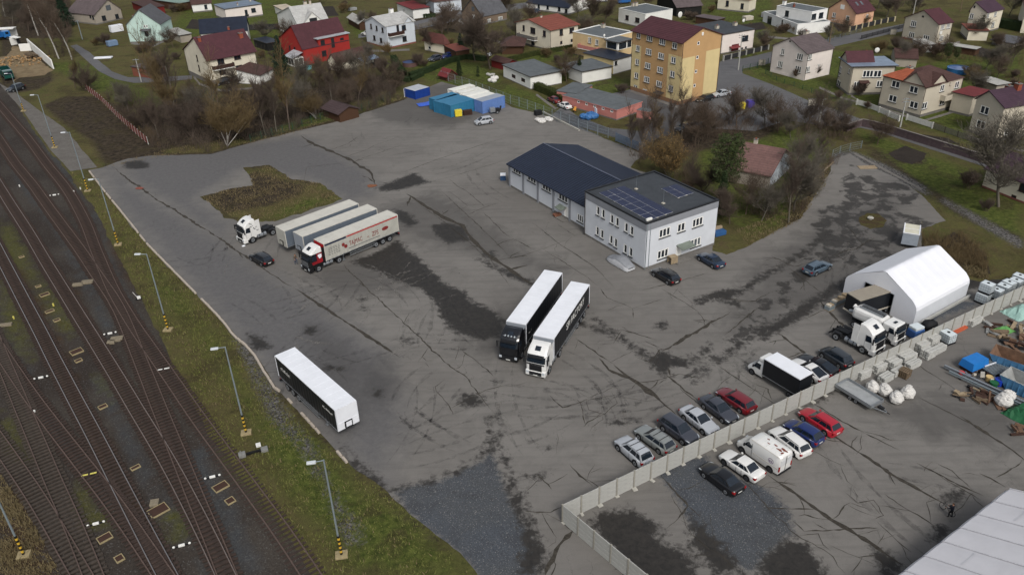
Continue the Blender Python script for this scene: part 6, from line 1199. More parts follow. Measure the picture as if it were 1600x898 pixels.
P_=roofpose((487.8,373.5),(506.1,382.3),(622.5,336.2),(604.7,327.1)); TJ,cs=trailer(P_,'off-white curtain trailer with red edges and dark red lettering',M_CURW,M_TRD,M_RED,edge=M_TRD,rear=M_RED,strip=(M_RED,M_NAV),group=TG)
M_LR=mat('lettering_darkred','7a2a2a',.6); M_LG=mat('lettering_grey','55585c',.6)
sd_=1
letter(cs[1],'TAJMAC',1.3,2.45,1.05,M_LR,1,.62); letter(cs[1],'-',-.95,2.45,1.0,M_LR,1,1.2); letter(cs[1],'ZPS',-2.3,2.45,1.05,M_LR,1,.75)
b=MB(); b.box(-3.1,2.7,1.300,1.308,1.72,1.8,M_LG); b.build('subtitle_line',cs[1])
def disc(c,x,z,rx,rz_,m,side=1,ring=False):
 pts=[(x+rx*math.cos(i*math.pi/10),side*1.305,z+rz_*math.sin(i*math.pi/10)) for i in range(20)]; MB().quad(pts,m).build('emblem',c)
disc(cs[1],3.55,2.7,.27,.27,M_LR); disc(cs[1],3.15,2.3,.3,.3,M_LR); disc(cs[1],-4.2,2.6,.62,.30,M_LR)
b=MB()
for i in range(5):
 for k in range(5): b.box(4.2+k*.42,4.2+k*.42+random.uniform(.2,.36),1.300,1.306,1.9+i*.27,1.97+i*.27,M_LG)
b.build('address_lines',cs[1])
tractor(ahead(P_,13.6/2-.3),'dark tractor unit with red and white sides coupled to the off-white trailer',CC['black'],roofc=CC['white'],grille=M_STEEL,livery=mat('paint_truck_red','8c1a24',.35,0,.3,.5,coat=.5))
P_=roofpose((429.5,352.2),(446.1,362.5),(560.7,318.4),(543.8,311.9)); trailer(P_,'grey trailer with dirty pale roof nearest the grass island',M_CURG,M_TRD,M_CURW,edge=M_TRD,group=TG)
P_=roofpose((457.3,360.4),(475.5,370.9),(589.8,326.3),(570.9,319.6)); trailer(P_,'grey trailer with dirty pale roof standing between its neighbour and the lettered trailer',M_CURG,M_TRD,M_LTG,edge=M_TRD,group=TG)
P_=roofpose((833.4,522.5),(867.7,527.2),(920.5,445.8),(891.6,440.8)); t,cs=trailer(P_,'black trailer with white roof and large white lettering behind the white tractor unit',M_CURB,M_TRW,M_LTG,edge=M_TRW,group=TG)
letter(cs[1],'SPI FACTORY',-1.0,2.9,1.35,M_FRW,1,.85)
tractor(ahead(P_,6.8-.3),'white tractor unit with dark roof hatch, coupled to the black lettered trailer',CC['white'])
P_=roofpose((791.1,498.6),(823.8,507.0),(877.9,427.4),(849.9,422.6)); t,cs=trailer(P_,'black trailer with plain white roof behind the black tractor unit',M_CURB,M_TRW,M_LTG,edge=M_TRW,group=TG); strokes(cs[1],5.0,2,2.2,.1,1,gap=.5)
T_=tractor(ahead(P_,6.8-.3),'black tractor unit with chrome light bar, beside the white one',CC['black'])
b=MB(); b.tube((2.3,-.9,3.25),(2.3,.9,3.25),.035,.035,M_STEEL).tube((2.3,-.9,3.25),(2.3,-.9,2.9),.03,.03,M_STEEL).tube((2.3,.9,3.25),(2.3,.9,2.9),.03,.03,M_STEEL)
for i in range(4): b.tube((2.3,-.6+i*.4,3.33),(2.4,-.6+i*.4,3.33),.1,.1,M_HL,10)
b.build('light_bar',T_)
a,c=G(394,380),G(425.5,368); th=math.atan2((a-c).y,(a-c).x); m=(a+c)/2+Vector((-math.sin(th),math.cos(th),0))*-1.1; T_=tractor((Vector((m.x,m.y,.03)),th),'white tractor unit with dark swoosh print standing alone by the grass island',CC['white'])
b=MB(); r=random.Random(4)
for i in range(16):
 x=.2+r.uniform(0,1.5); z=1.5+x*.9+r.uniform(-.25,.5); b.quad([(x,1.237,z),(x+.16,1.237,z+.05),(x+.22,1.237,z+.18),(x+.05,1.237,z+.12)],M_LG)
b.build('swoosh_print',T_)
a,c=G(1349,553),G(1307,532); th=math.atan2((a-c).y,(a-c).x); m=(a+c)/2+Vector((-math.sin(th),math.cos(th),0))*1.1; PT=(Vector((m.x,m.y,.03)),th); tractor(PT,'white tractor unit without trailer facing the concrete wall near the tent',CC['white'])
q=PT[0]+Vector((-math.sin(th),math.cos(th),0))*4.0+Vector((math.cos(th),math.sin(th),0))*.7
t=thing('silo_truck','white silo truck between the tent and the white tractor unit','truck',(q.x,q.y,.03),th); cab(t,CC['white'],3.0,kind=2); t.scale=(.86,.9,.86)
b=MB(); b.rbox(-4.2,.5,-1.1,1.1,1.5,3.1,CC['white'],.45); b.build('silo_tank',t)
MB().box(-3.6,.1,-.25,.25,3.12,3.2,M_PLA).box(-3.6,.1,-.45,-.38,3.12,3.45,M_STEEL).box(-3.6,.1,.38,.45,3.12,3.45,M_STEEL).build('catwalk',t)
MB().tube((-4.8,.3,2.6),(-4.2,.3,2.4),.35,.3,CC['white']).tube((-4.9,-.5,2.0),(-4.2,-.5,2.2),.25,.25,M_STEEL).build('outlet_pipe',t)
MB().box(-4.3,1.2,-.5,.5,.7,1.3,M_CHAS).build('chassis',t)
for x in (1.62,-2.2,-3.5):
 for s in (-1,1): wheel(t,x,s*1.0,.5,.35,M_STEEL)
FL,FRt,RR,RL=(1193.4,560),(1215.5,550.5),(1271.6,582),(1249,593)
P_=roofpose(FL,FRt,RR,RL,3.1); Lb=(G(*FL,3.1)-G(*RL,3.1)).length
p,th=P_; t=thing('box_truck','white box truck with black curtain sides and white roof parked along the wall','truck',p,th)
MB().box(-Lb/2,Lb/2,-1.08,1.08,3.0,3.1,M_TRW).build('roof',t)
for s in (-1,1):
 c=MB().box(-Lb/2,Lb/2,s*1.06-.02,s*1.06+.02,.95,3.0,M_CURB).build('curtain',t); MB().box(-Lb/2,Lb/2,s*1.09-.01,s*1.09+.01,.86,.93,M_STEEL).build('side_rail',t)
MB().box(-Lb/2-.02,-Lb/2+.03,-1.05,1.05,.95,3.0,M_CURB).build('rear_door',t); MB().box(Lb/2-.05,Lb/2,-1.06,1.06,.95,3.0,M_TRW).build('front_wall',t)
MB().box(-Lb/2,Lb/2+1,-.4,.4,.55,.9,M_CHAS).box(-Lb/2,Lb/2,-1.05,1.05,.85,.95,M_CHAS).build('chassis',t)
b=MB(); rg=[]; xo=Lb/2+.05
for x,zl,z,k in ((0,.4,2.3,.98),(.7,.4,2.3,.97),(.95,.4,2.12,.96),(1.5,.4,1.35,.96),(1.95,.4,1.12,.93),(2.2,.45,.9,.84),(2.27,.5,.72,.78)):
 ww=1.0*k; rg.append([(xo+x,-ww*.95,zl),(xo+x,-ww,zl+.2),(xo+x,-ww*.99,z*.6),(xo+x,-ww*.9,z*.93),(xo+x,-ww*.5,z),(xo+x,0,z+.02),(xo+x,ww*.5,z),(xo+x,ww*.9,z*.93),(xo+x,ww*.99,z*.6),(xo+x,ww,zl+.2),(xo+x,ww*.95,zl)])
loft(b,rg,CC['white']); b.mesh(rg[-1],[tuple(range(11))[::-1]],CC['white']); b.mesh(rg[0],[tuple(range(11))],CC['white'])
for s in (-1,1): b.tube((xo+1.45,s*.9,.38),(xo+1.45,s*1.005,.38),.43,.43,M_PLA,16)
b.build('cab_body',t)
b=MB(); b.rbox(xo-.0,xo+.8,-.9,.9,2.2,2.75,CC['white'],.2).box(xo+.72,xo+.83,-.5,.5,2.35,2.55,M_CG); b.build('roof_sleeper',t)
MB().quad([(xo+.99,-.8,2.1),(xo+1.5,-.84,1.40),(xo+1.5,.84,1.40),(xo+.99,.8,2.1)],M_CG).build('windscreen',t)
for s in (-1,1):
 MB().quad([(xo+.35,s*.995,1.3),(xo+1.35,s*.99,1.3),(xo+1.0,s*.92,1.95),(xo+.35,s*.93,1.98)],M_CG).build('side_window',t); MB().rbox(xo+1.15,xo+1.3,s*1.15-.1,s*1.15+.1,1.3,1.6,M_PLA,.03).build('mirror',t)
 wheel(t,xo+1.45,s*.9,.36,.22,M_RIMD); wheel(t,-Lb/2+1.1,s*.85,.36,.4,M_RIMD)
zq=3.2; fl,frr,rl=zp('t',290,450),zp('t',195,392),zp('t',420,350)
A=G(*fl,zq);B2=G(*frr,zq); dirw=(A-B2).normalized(); ln=Vector((-dirw.y,dirw.x,0));
if ln.y<0: ln=-ln
c=(A+B2)/2+ln*3.6; th=math.atan2(-ln.y,-ln.x); Wt=(A-B2).length
t=thing('box_trailer','black box trailer with dusty roof standing in the mouth of the white storage tent','trailer',(c.x,c.y,.03),th)
MB().box(-3.6,3.6,-Wt/2,Wt/2,3.1,3.2,mat('dusty_roof','8d867a',.9,0,.12,1,dirt=.4)).build('roof',t)
for s in (-1,1): MB().box(-3.6,3.6,s*(Wt/2-.03)-.03,s*(Wt/2-.03)+.03,1.0,3.1,M_CURB).build('side_wall',t)
MB().box(3.54,3.6,-Wt/2+.03,Wt/2-.03,1.0,3.1,M_CURB).build('front_wall',t); MB().box(-3.6,-3.54,-Wt/2+.03,Wt/2-.03,1.0,3.1,M_CURB).build('rear_door',t)
MB().box(-3.6,3.75,-Wt/2-.05,Wt/2+.05,.85,.99,M_CHW).box(-3.4,3.4,-.5,.5,.6,.85,M_CHAS).build('chassis',t)
for x in (-1.6,-.5):
 for s in (-1,1): wheel(t,x,s*(Wt/2-.25),.42,.3,M_STEEL)
for s in (-1,1): MB().box(2.6,2.75,s*.8-.06,s*.8+.06,.05,.85,M_STEEL).build('landing_leg',t)
pA,pB,pC,pD=(1411.5,343),(1439,347.5),(1438,368),(1411,364)
zq=2.3; A=G(1409,382,0)*0+G(1411.5,364,zq);B2=G(1437,368,zq); d=(B2-A).normalized(); n=Vector((-d.y,d.x,0)); Wt=(B2-A).length; Lt=3.6; c=(A+B2)/2+n*Lt/2
t=thing('cargo_box','grey tarpaulin cargo box with translucent roof standing behind the white tent','cargo box',(c.x,c.y,.03),math.atan2(n.y,n.x))
mg_=mat('tarpaulin_grey','8e96a0',.6,0,.15,1,dirt=.2,bump=.4)
MB().box(-Lt/2,-Lt/2+.05,-Wt/2,Wt/2,.5,2.25,mg_).build('front_sheet',t)
for s in (-1,1): MB().box(-Lt/2+.05,Lt/2-.05,s*(Wt/2-.03)-.03,s*(Wt/2-.03)+.03,.5,2.25,mg_).build('side_sheet',t)
MB().box(Lt/2-.05,Lt/2,-Wt/2,Wt/2,.5,2.25,mg_).build('rear_sheet',t)
MB().box(-Lt/2-.04,Lt/2+.04,-Wt/2-.04,Wt/2+.04,.38,.5,M_CHAS).box(-1,1,-Wt/2+.1,Wt/2-.1,.1,.38,M_CHAS).build('base_frame',t)
b=MB(); b.box(-Lt/2,Lt/2,-Wt/2,Wt/2,2.25,2.31,mat('translucent_roof','c9c6b4',.5,0,.12,1.2)); b.box(-Lt/2-.03,Lt/2+.03,-Wt/2-.03,-Wt/2+.12,2.31,2.36,M_TRW).box(-Lt/2-.03,Lt/2+.03,Wt/2-.12,Wt/2+.03,2.31,2.36,M_TRW).box(-Lt/2-.03,-Lt/2+.15,-Wt/2+.12,Wt/2-.12,2.31,2.36,M_TRW).box(-.03,.03,-Wt/2+.12,Wt/2-.12,2.31,2.34,M_TRW); b.build('roof_sheet',t)
q1,q2,q3,q4=zp(0,1306,600),zp(0,1325,592),zp(0,1380,623),zp(0,1362,637)
A=(G(*q1,.9)+G(*q2,.9))/2; B2=(G(*q3,.9)+G(*q4,.9))/2; d=B2-A; th=math.atan2(d.y,d.x); c=(A+B2)/2; Lt=d.length
t=thing('flatbed_trailer','silver twin axle flatbed trailer with low sides beside the white sacks','trailer',(c.x,c.y,.03),th); mz=mat('zinc_bed','a9acad',.5,.3,.15,1.5,dirt=.35)
MB().box(-Lt/2,Lt/2,-1.05,1.05,.6,.68,mz).build('bed',t)
for s in (-1,1): MB().box(-Lt/2,Lt/2,s*1.05-.025,s*1.05+.025,.6,1.0,M_STEEL).build('side_board',t)
for s in (-1,1): MB().box(s*Lt/2-.025,s*Lt/2+.025,-1.02,1.02,.6,1.0,M_STEEL).build('end_board',t)
MB().tube((Lt/2,-.6,.55),(Lt/2+1.3,0,.5),.04,.04,M_STEEL,6).tube((Lt/2,.6,.55),(Lt/2+1.3,0,.5),.04,.04,M_STEEL,6).tube((Lt/2+.4,0,.5),(Lt/2+1.6,0,.5),.05,.05,M_PLA,6).box(Lt/2+.2,Lt/2+.8,-.2,.2,.55,.75,M_PLA).build('drawbar',t)
for x in (-.35,.4):
 for s in (-1,1): wheel(t,x,s*.88,.3,.2,M_RIM)
def lorry(u1,v1,u2,v2,label,cc,bc,L=7.5,h=2.6):
 a,b_=G(u1,v1),G(u2,v2); th=math.atan2((b_-a).y,(b_-a).x); m=(a+b_)/2; t=thing('lorry',label,'truck',(m.x,m.y,.03),th)
 MB().rbox(L/2-2,L/2,-1.15,1.15,.7,2.7,cc,.15).build('cab_body',t); MB().box(L/2-.02,L/2+.03,-.95,.95,1.7,2.5,M_CG).build('windscreen',t)
 for s in (-1,1): MB().box(L/2-1.4,L/2-.5,s*1.16-.01,s*1.16+.01,1.7,2.4,M_CG).build('side_window',t)
 b=MB(); b.box(-L/2,L/2-2.1,-1.2,1.2,1.1,1.2,bc)
 for s in (-1,1): b.box(-L/2,L/2-2.1,s*1.2-.04,s*1.2+.04,1.2,h,bc)
 b.box(-L/2,-L/2+.08,-1.16,1.16,1.2,h,bc).box(L/2-2.2,L/2-2.1,-1.16,1.16,1.2,h,bc);
 for i in range(1,6):
  for s in (-1,1): x=-L/2+i*(L-2)/6; b.box(x-.05,x+.05,s*1.27-.03,s*1.27+.03,1.1,h,bc)
 b.build('cargo_bed',t); MB().box(-L/2,L/2-.5,-.45,.45,.6,1.1,M_CHAS).build('chassis',t)
 for x in (L/2-1.2,-L/2+1,-L/2+2.3):
  for s in (-1,1): wheel(t,x,s*1.0,.5,.35,M_RIMD)
 return t
lorry(2,112,24,134,'dark green tipper lorry at the edge of the sawdust heap',paint('green','14453e'),paint('green2','0f3a36'))
lorry(-14,66,9,62,'blue lorry at the left picture edge behind the sawdust heap',paint('sky','2a6aa8'),paint('sky2','1d5a98'))
p=G(975,6); t=thing('blue_van','blue van at the top edge behind the flat roofed white house','van',(p.x,p.y,.03),.2); MB().rbox(-2.4,2.2,-.95,.95,.4,2.3,paint('sky3','2a5f9e'),.2).build('body',t)
for s in (-1,1):
 MB().box(1.0,1.9,s*.96-.01,s*.96+.01,1.3,2.0,M_CG).build('side_window',t)
 for x in (1.5,-1.5): wheel(t,x,s*.85,.34,.22,M_RIMD)
# ======================= WALL, TENTS, FENCES, STORED GOODS =======================
M_PC=mat('precast_concrete','a2a29e',.9,0,.1,1.2,dirt=.3,bump=.2); M_PCD=mat('precast_post','8f8c83',.9,0,.15,2,dirt=.4); M_FOOT=mat('foot_concrete','a8a69e',.9,0,.2,3,dirt=.3)
cw0=G(879,815.5); hw=height_at(cw0,880,785); hw=min(max(hw,1.8),2.2)
e1=G(1600,446,hw); e2=G(1012,898,hw); e1.z=e2.z=0
wallt=thing('concrete_wall','precast concrete panel wall that folds round the corner of the small yard','wall',(0,0,0))
slabs=[MB().box(.09,1.97,-.035,.035,.012,.47,M_PC).box(.2,1.86,-.045,.045,.08,.4,M_PC).data('wall_slab') for _ in range(2)]
postm=MB().box(-.08,.08,-.08,.08,-.1,hw+.04,M_PCD).data('wall_post'); footm=MB().rbox(-.24,.24,-.5,.0,.0,.12,M_FOOT,.04).data('post_foot')
def wallrun(a,b,n,skip0,side):
 d=(b-a).normalized(); th=math.atan2(d.y,d.x)
 for i in range(n+1):
  p=a+d*2.06*i
  if not(skip0 and i==0): o=obj('wall_post',postm,wallt,loc=(p.x,p.y,.02),rz=th)
  o=obj('post_foot',footm,wallt,loc=(p.x,p.y,.03),rz=th+random.uniform(-.2,.2)+(0 if side>0 else math.pi)); o.scale=(random.uniform(.6,1.2),random.uniform(.5,1.1),1)
  if i<n:
   for k in range(4):
    o=obj('wall_slab',slabs[0],wallt,loc=(p.x,p.y,.02+k*hw/4),rz=th); o.scale=(1,1,hw/4/.48); o.rotation_euler=(random.uniform(-.006,.006),0,th)
wallrun(cw0,cw0+(e1-cw0),int((e1-cw0).length/2.06)+6,False,1); wallrun(cw0,e2,int((e2-cw0).length/2.06)+5,True,-1)
M_TENT=mat('tent_canvas','dcdee4',.5,0,.03,.6,dirt=.05); M_TENTS=mat('tent_canvas_side','ccd0d6',.5,0,.05,.5,dirt=.12)
B=G(1426,509); Lp=G(1316.7,458); Rp=G(1527,478); h=height_at(B,1431.5,477); ey=(Lp-B).normalized(); ex=Vector((ey.y,-ey.x,0)); a=(Rp-B).dot(ex); b_=(Lp-B).length
if ex.x<0: ex=-ex
a=abs(a)*1.10; t=thing('storage_tent','white storage tent with open front and rounded eaves, a black trailer in its mouth','tent',B,math.atan2(ex.y,ex.x))
rg_=G(1478,387.4,h+2.4);
def onp(u,v):
 d=ray(u,v); n=ex; C0=Vector((0,0,CH)); tt=n.dot(B-C0)/n.dot(d); p=C0+d*tt; return (p-B).dot(ey),p.z
rs,rz_=onp(1383,424); hr=max(rz_-h,1.6)
sl=hr/(b_/2); sh=[(0,h*.70),(.10,h*.84),(.34,h*.95),(.8,h+sl*.62)]; shm=[(b_-y,z) for y,z in sh[::-1]]
prof=[(0,0)]+sh+[(b_/2-.3,h+hr*.97),(b_/2,h+hr),(b_/2+.3,h+hr*.97)]+shm+[(b_,0)]
n=7
for i in range(n):
 x0,x1=a*i/n,a*(i+1)/n; bm=MB(); sag=.04
 rr_=[[(x,y+(0.02*math.sin(math.pi*q) if 0<y<b_ else 0),z-(sag*math.sin(math.pi*q) if 4<=j<=9 else 0)) for j,(y,z) in enumerate(prof)] for q,x in ((0,x0),(.25,x0+(x1-x0)*.25),(.5,(x0+x1)/2),(.75,x0+(x1-x0)*.75),(1,x1))]
 for r1 in range(4):
  for j in range(len(prof)-1):
   m=M_TENTS if j in(0,11) else M_TENT; bm.quad([rr_[r1][j],rr_[r1][j+1],rr_[r1+1][j+1],rr_[r1+1][j]],m,True)
 bm.build('canvas_bay',t)
o0,oz0=onp(*zp('t',528,405)); o1,oz1=onp(*zp('t',330,298)); o0=max(o0,1.0); o1=min(o1,b_-1); ozt=min(oz0,oz1,h+hr*.4)
bm=MB(); bm.quad([(0,o0,h),(0,o0,0),(0,0,0)]+[(0,y,z) for y,z in sh],M_TENT).quad([(0,y,z) for y,z in shm]+[(0,b_,0),(0,o1,0),(0,o1,h)],M_TENT).quad([(0,o0,h)]+[(0,*sh[-1])]+[(0,b_/2,h+hr),(0,*shm[0]),(0,o1,h)],M_TENT)
if ozt<h: bm.quad([(-.01,o0,ozt),(-.01,o1,ozt),(-.01,o1,h),(-.01,o0,h)],M_TENT)
bm.build('front_wall',t); MB().quad([(a,0,0)]+[(a,y,z) for y,z in sh]+[(a,b_/2,h+hr)]+[(a,y,z) for y,z in shm]+[(a,b_,0)],M_TENT).build('rear_wall',t)
MB().tube((-.03,o0,0),(-.03,o0,ozt),.05,.05,M_STEEL).tube((-.03,o1,0),(-.03,o1,ozt),.05,.05,M_STEEL).tube((-.03,o0,ozt),(-.03,o1,ozt),.05,.05,M_STEEL).build('door_frame',t)
MB().box(-.4,a+.4,-.5,-.2,0,.35,M_PC).build('edge_beam',t)
ht=3.4; E1=G(1574,761,ht); E0=G(1400,897,ht); d=(E0-E1).normalized(); E0=E1+d*26; pr=Vector((-d.y,d.x,0));
if pr.x<0: pr=-pr
t=thing('large_tent','large white tent roof with padded panels filling the lower right corner','tent',(E1.x,E1.y,0),math.atan2(d.y,d.x)); sgn=1 if Vector((-d.y,d.x,0)).dot(pr)>0 else -1
M_TR=mat('tent_roof_grey','d0cfd3',.55,0,.05,.7,dirt=.12); M_NB=mat('tent_skirt_navy','141c3c',.6); M_TR2=mat('tent_seam','cacace',.6); wd=16; nb=10; bay=26/nb
for i in range(nb):
 x0,x1=i*bay+.04,(i+1)*bay-.04; bm=MB(); S_=lambda y,z:(sgn*y,z)
 for k,(ya,za,yb,zb) in enumerate(((0,ht-.35,.25,ht),(.25,ht,wd/2,ht+3.3),(wd/2,ht+3.3,wd-.25,ht),(wd-.25,ht,wd,ht-.35))):
  m1=6
  for q in range(4):
   f0,f1=q/4,(q+1)/4
   for p_ in range(5):
    g0,g1=p_/5,(p_+1)/5; bul=lambda f,g:.10*math.sin(math.pi*f)
    c=[(x0+(x1-x0)*f0,sgn*(ya+(yb-ya)*g0),za+(zb-za)*g0+bul(f0,g0)),(x0+(x1-x0)*f1,sgn*(ya+(yb-ya)*g0),za+(zb-za)*g0+bul(f1,g0)),(x0+(x1-x0)*f1,sgn*(ya+(yb-ya)*g1),za+(zb-za)*g1+bul(f1,g1)),(x0+(x1-x0)*f0,sgn*(ya+(yb-ya)*g1),za+(zb-za)*g1+bul(f0,g1))]
    bm.quad(c,M_TR,True)
 bm.build('roof_bay',t)
 for g in ((.35,) if i%3==1 else ()):
  bm=MB(); y=wd/2*g; z=ht+3.3*g; bm.mesh([(x0+.3,sgn*y,z+.02+.03),(x1-.3,sgn*y,z+.05),(x1-.3,sgn*(y+.12),z+.10),(x0+.3,sgn*(y+.12),z+.10)],[(0,1,2,3)],M_TR2); bm.build('roof_fold',t)
bm=MB(); bm.box(0,26,-.03 if sgn>0 else -.03,.03,0,ht-.35,M_NB); bm.build('side_skirt',t)
bm=MB(); bm.quad([(0,0,0),(0,sgn*wd,0),(0,sgn*wd,ht-.35),(0,sgn*wd/2,ht+3.3),(0,0,ht-.35)],M_TR); bm.build('end_wall',t)
bm=MB()
for i in range(nb+1): x=i*bay; bm.mesh([(x-.05,sgn*.2,ht),(x+.05,sgn*.2,ht),(x+.05,sgn*wd/2,ht+3.33),(x-.05,sgn*wd/2,ht+3.33),(x-.05,sgn*.2,ht+.06),(x+.05,sgn*.2,ht+.06),(x+.05,sgn*wd/2,ht+3.39),(x-.05,sgn*wd/2,ht+3.39)],[(4,5,6,7),(0,4,7,3),(1,2,6,5)],M_TR2)
bm.build('rib_cover',t,kind='stuff')
def box_from(name,cat,label,Bp,Btop,Rp,Lp,wm,rm,ribs=True,group=None,h=None,door=True):
 B=G(*Bp); h=h or height_at(B,*Btop); r=G(*Rp,h)-B; r.z=0; ex=r.normalized(); ey=Vector((-ex.y,ex.x,0)); a=r.length; b_=max(1.5,(G(*Lp,h)-B).dot(ey))
 t=thing(name,label,cat,(B.x,B.y,.03),math.atan2(ex.y,ex.x),group); MB().box(-.02,a+.02,-.02,b_+.02,h-.12,h,wm,top=rm).build('roof',t)
 bm=MB(); n=int(a/.28)
 V=[];F=[]
 for side in range(4):
  Ls=a if side%2==0 else b_; k=int(Ls/.22); base=len(V)
  for i in range(k+1):
   s=Ls*i/k; dd=.035*(1 if i%2 else 0)
   p={0:(s,dd),1:(a-dd,s),2:(a-s,b_-dd),3:(dd,b_-s)}[side]
   V+= [(p[0],p[1],.12),(p[0],p[1],h-.12)]
   if i: F.append((base+2*i-2,base+2*i,base+2*i+1,base+2*i-1))
 bm.mesh(V,F,wm); bm.build('corrugated_wall',t)
 MB().box(0,a,0,b_,0,.14,wm).build('base_frame',t)
 for x,y in ((0,0),(a,0),(a,b_),(0,b_)): MB().box(x-.07,x+.07,y-.07,y+.07,0,h-.01,wm).build('corner_post',t)
 return t,a,b_,h
TL_=mat('container_teal','2f6f92',.5,0,.1,1,dirt=.2); WHc=mat('container_white','d8d8d2',.5,0,.08,1,dirt=.15); PV=mat('container_periwinkle','5f7db5',.5,0,.1,1,dirt=.2); DB=mat('shed_royal_blue','173a86',.5,0,.15,1,dirt=.2)
CG_='shipping containers at the back of the yard'
c=lambda x,y:zp('c',x,y)
box_from('shipping_container','container','teal blue container nearest the yellow bin',c(680,592),c(682,443),c(970,362),c(600,400),TL_,TL_,group=CG_)
box_from('shipping_container','container','teal blue container in the middle of the three dark joined fronts',c(597,560),c(600,402),c(860,330),c(515,365),TL_,TL_,group=CG_,h=2.6)
box_from('shipping_container','container','teal blue container at the left end beside the blue tarpaulin',c(505,517),c(510,368),c(780,300),c(425,340),TL_,TL_,group=CG_,h=2.6)
for i,(bx,by,rx,ry,lx,ly,lab) in enumerate(((985,505,1228,290,890,325,'white container next to the periwinkle one'),(885,470,1150,255,800,300,'white container second from the periwinkle one'),(795,430,1060,225,715,272,'white container third from the periwinkle one'),(710,400,975,190,640,235,'white container farthest left in the white group'))):
 box_from('shipping_container','container',lab,c(bx,by-5),None,c(rx,ry),c(lx,ly),WHc,WHc,group=CG_,h=2.6) if i else box_from('shipping_container','container',lab,c(bx,by-8),c(975,362),c(rx,ry),c(lx,ly),WHc,WHc,group=CG_)
t,a_,b2,h_=box_from('shipping_container','container','periwinkle blue container with grey roof, at the right end',c(1075,547),c(1068,395),c(1345,318),c(985,360),PV,mat('container_roof_grey','8f97a3',.6,0,.1,1,dirt=.2),group=CG_)
MB().box(-.05,0,b2*.25,b2*.7,.2,2.2,PV).build('door',t)
t,a_,b2,h_=box_from('tool_shed','shed','royal blue shed with pale grey roof left of the containers',c(235,368),c(235,262),c(405,210),c(135,212),DB,mat('shed_roof_pale','a9adb4',.6,0,.1,1,dirt=.2))
def binn(u,v,m,lab,w=1.3,d=1.0,h=1.2,cat='waste bin',lid=None,rz=.25,grp=None):
 p=G(u,v); t=thing('waste_bin',lab,cat,(p.x,p.y,.03),rz,grp); MB().box(-w/2,w/2,-d/2,d/2,.15,h*.85,m,tap=(-.05,-.05)).build('body',t); MB().rbox(-w/2-.05,w/2+.05,-d/2-.05,d/2+.05,h*.85+.005,h,lid or m,.05).build('lid',t)
 for x in (-1,1):
  for y in (-1,1): MB().tube((x*w*.4-.04,y*d*.38,.08),(x*w*.4+.04,y*d*.38,.08),.08,.08,M_TYRE,8).build('castor',t)
binn(*c(770,578),mat('bin_yellow','d6c23a',.5),'bright yellow waste bin in front of the teal containers',1.5,1.1,1.5)
p=G(*c(885,555)); t=thing('pallet_stack','low dark pile of boards right of the yellow bin','pallet stack',(p.x,p.y,.03),.3)
for k in range(5): MB().box(-1.0,1.0,-.5,.5,k*.22,k*.22+.16,M_RB).build('board',t)
mtp=mat('tarp_blue','3f62c0',.6,0,.15,2,bump=.5)
p=G(*c(370,430)); bm=MB(); n=8; V=[];F=[]
for i in range(n+1):
 for j in range(n+1): x=(i/n-.5)*4.2;y=(j/n-.5)*2.6; V.append((x,y,.1+1.1*max(0,(i/n))**1.5*(1-abs(2*j/n-1)**2)*.8+random.uniform(0,.12)))
for i in range(n):
 for j in range(n): F.append((i*(n+1)+j,(i+1)*(n+1)+j,(i+1)*(n+1)+j+1,i*(n+1)+j+1))
bm.mesh(V,F,mtp,True); bm.build('tarpaulin',None,label='bright blue tarpaulin draped at the left end of the containers',cat='tarpaulin',loc=(p.x,p.y,.03),rz=.35)
p=G(*c(1215,540)); t=thing('generator','grey generator trailer with black wheel in front of the periwinkle container','generator',(p.x,p.y,.03),.35)
MB().rbox(-1.0,.2,-.5,.5,.4,1.4,M_STEEL,.06).build('housing',t); MB().rbox(.2,1.3,-.5,.5,.3,1.1,M_CHAS,.1).build('engine',t)
for s in (-1,1): wheel(t,.6,s*.6,.35,.2,M_FRW and M_RIM)
MB().tube((1.5,.2,.5),(1.9,.6,1.3),.25,.2,M_CHAS).build('exhaust',t)
M_SK=mat('sack_cloth','c6c4c0',.8,0,.12,3,dirt=.25,bump=.6)
def sacks(u,v,lab,n=8,r=1.0,m=None,seed=0,name='sack_pile',flat=.6,cat='sack pile'):
 p=G(u,v); t=thing(name,lab,cat,(p.x,p.y,.03),random.uniform(0,3)); rd=random.Random(seed)
 for i in range(n):
  a=rd.uniform(0,6.28); q=r*math.sqrt(rd.random()); rr2=rd.uniform(.3,.5)*r
  b=MB(); b.ball((q*math.cos(a),q*math.sin(a),rr2*flat*.8),rr2*1.2,rr2,rr2*flat,m or M_SK,9,6,.12,False); b.build('sack',t)
 return t
sacks(*zp('p',235,480),'pile of white plastic sacks on a dark base by the mesh fence',12,1.5,seed=2); p=G(*zp('p',165,400)); MB().rbox(-.8,.8,-.5,.5,0,1.1,M_CHAS,.1).build('black_crate',None,label='black crate behind the pile of white plastic sacks',cat='crate',loc=(p.x,p.y,.03),rz=.5)
sacks(*zp(4,790,757),'grey white rubble mound on the lawn beside the white workshop',7,1.2,mat('rubble_pale','a9a8a4',.9,0,.3,3,dirt=.5),seed=4,name='rubble_mound',cat='mound'); sacks(*zp(4,825,810),'large pale mound under a white sheet beside the white workshop',6,1.6,M_SK,seed=5,name='rubble_mound',cat='mound',flat=.7)
mb_=mat('bale_blue','3a6aa0',.5,0,.5,6,bump=.5); sacks(*zp('p',810,440),'tangle of blue and white barrels and hoses by the pink garage block',16,1.6,mb_,seed=8,name='hose_pile',cat='hose pile',flat=.9)
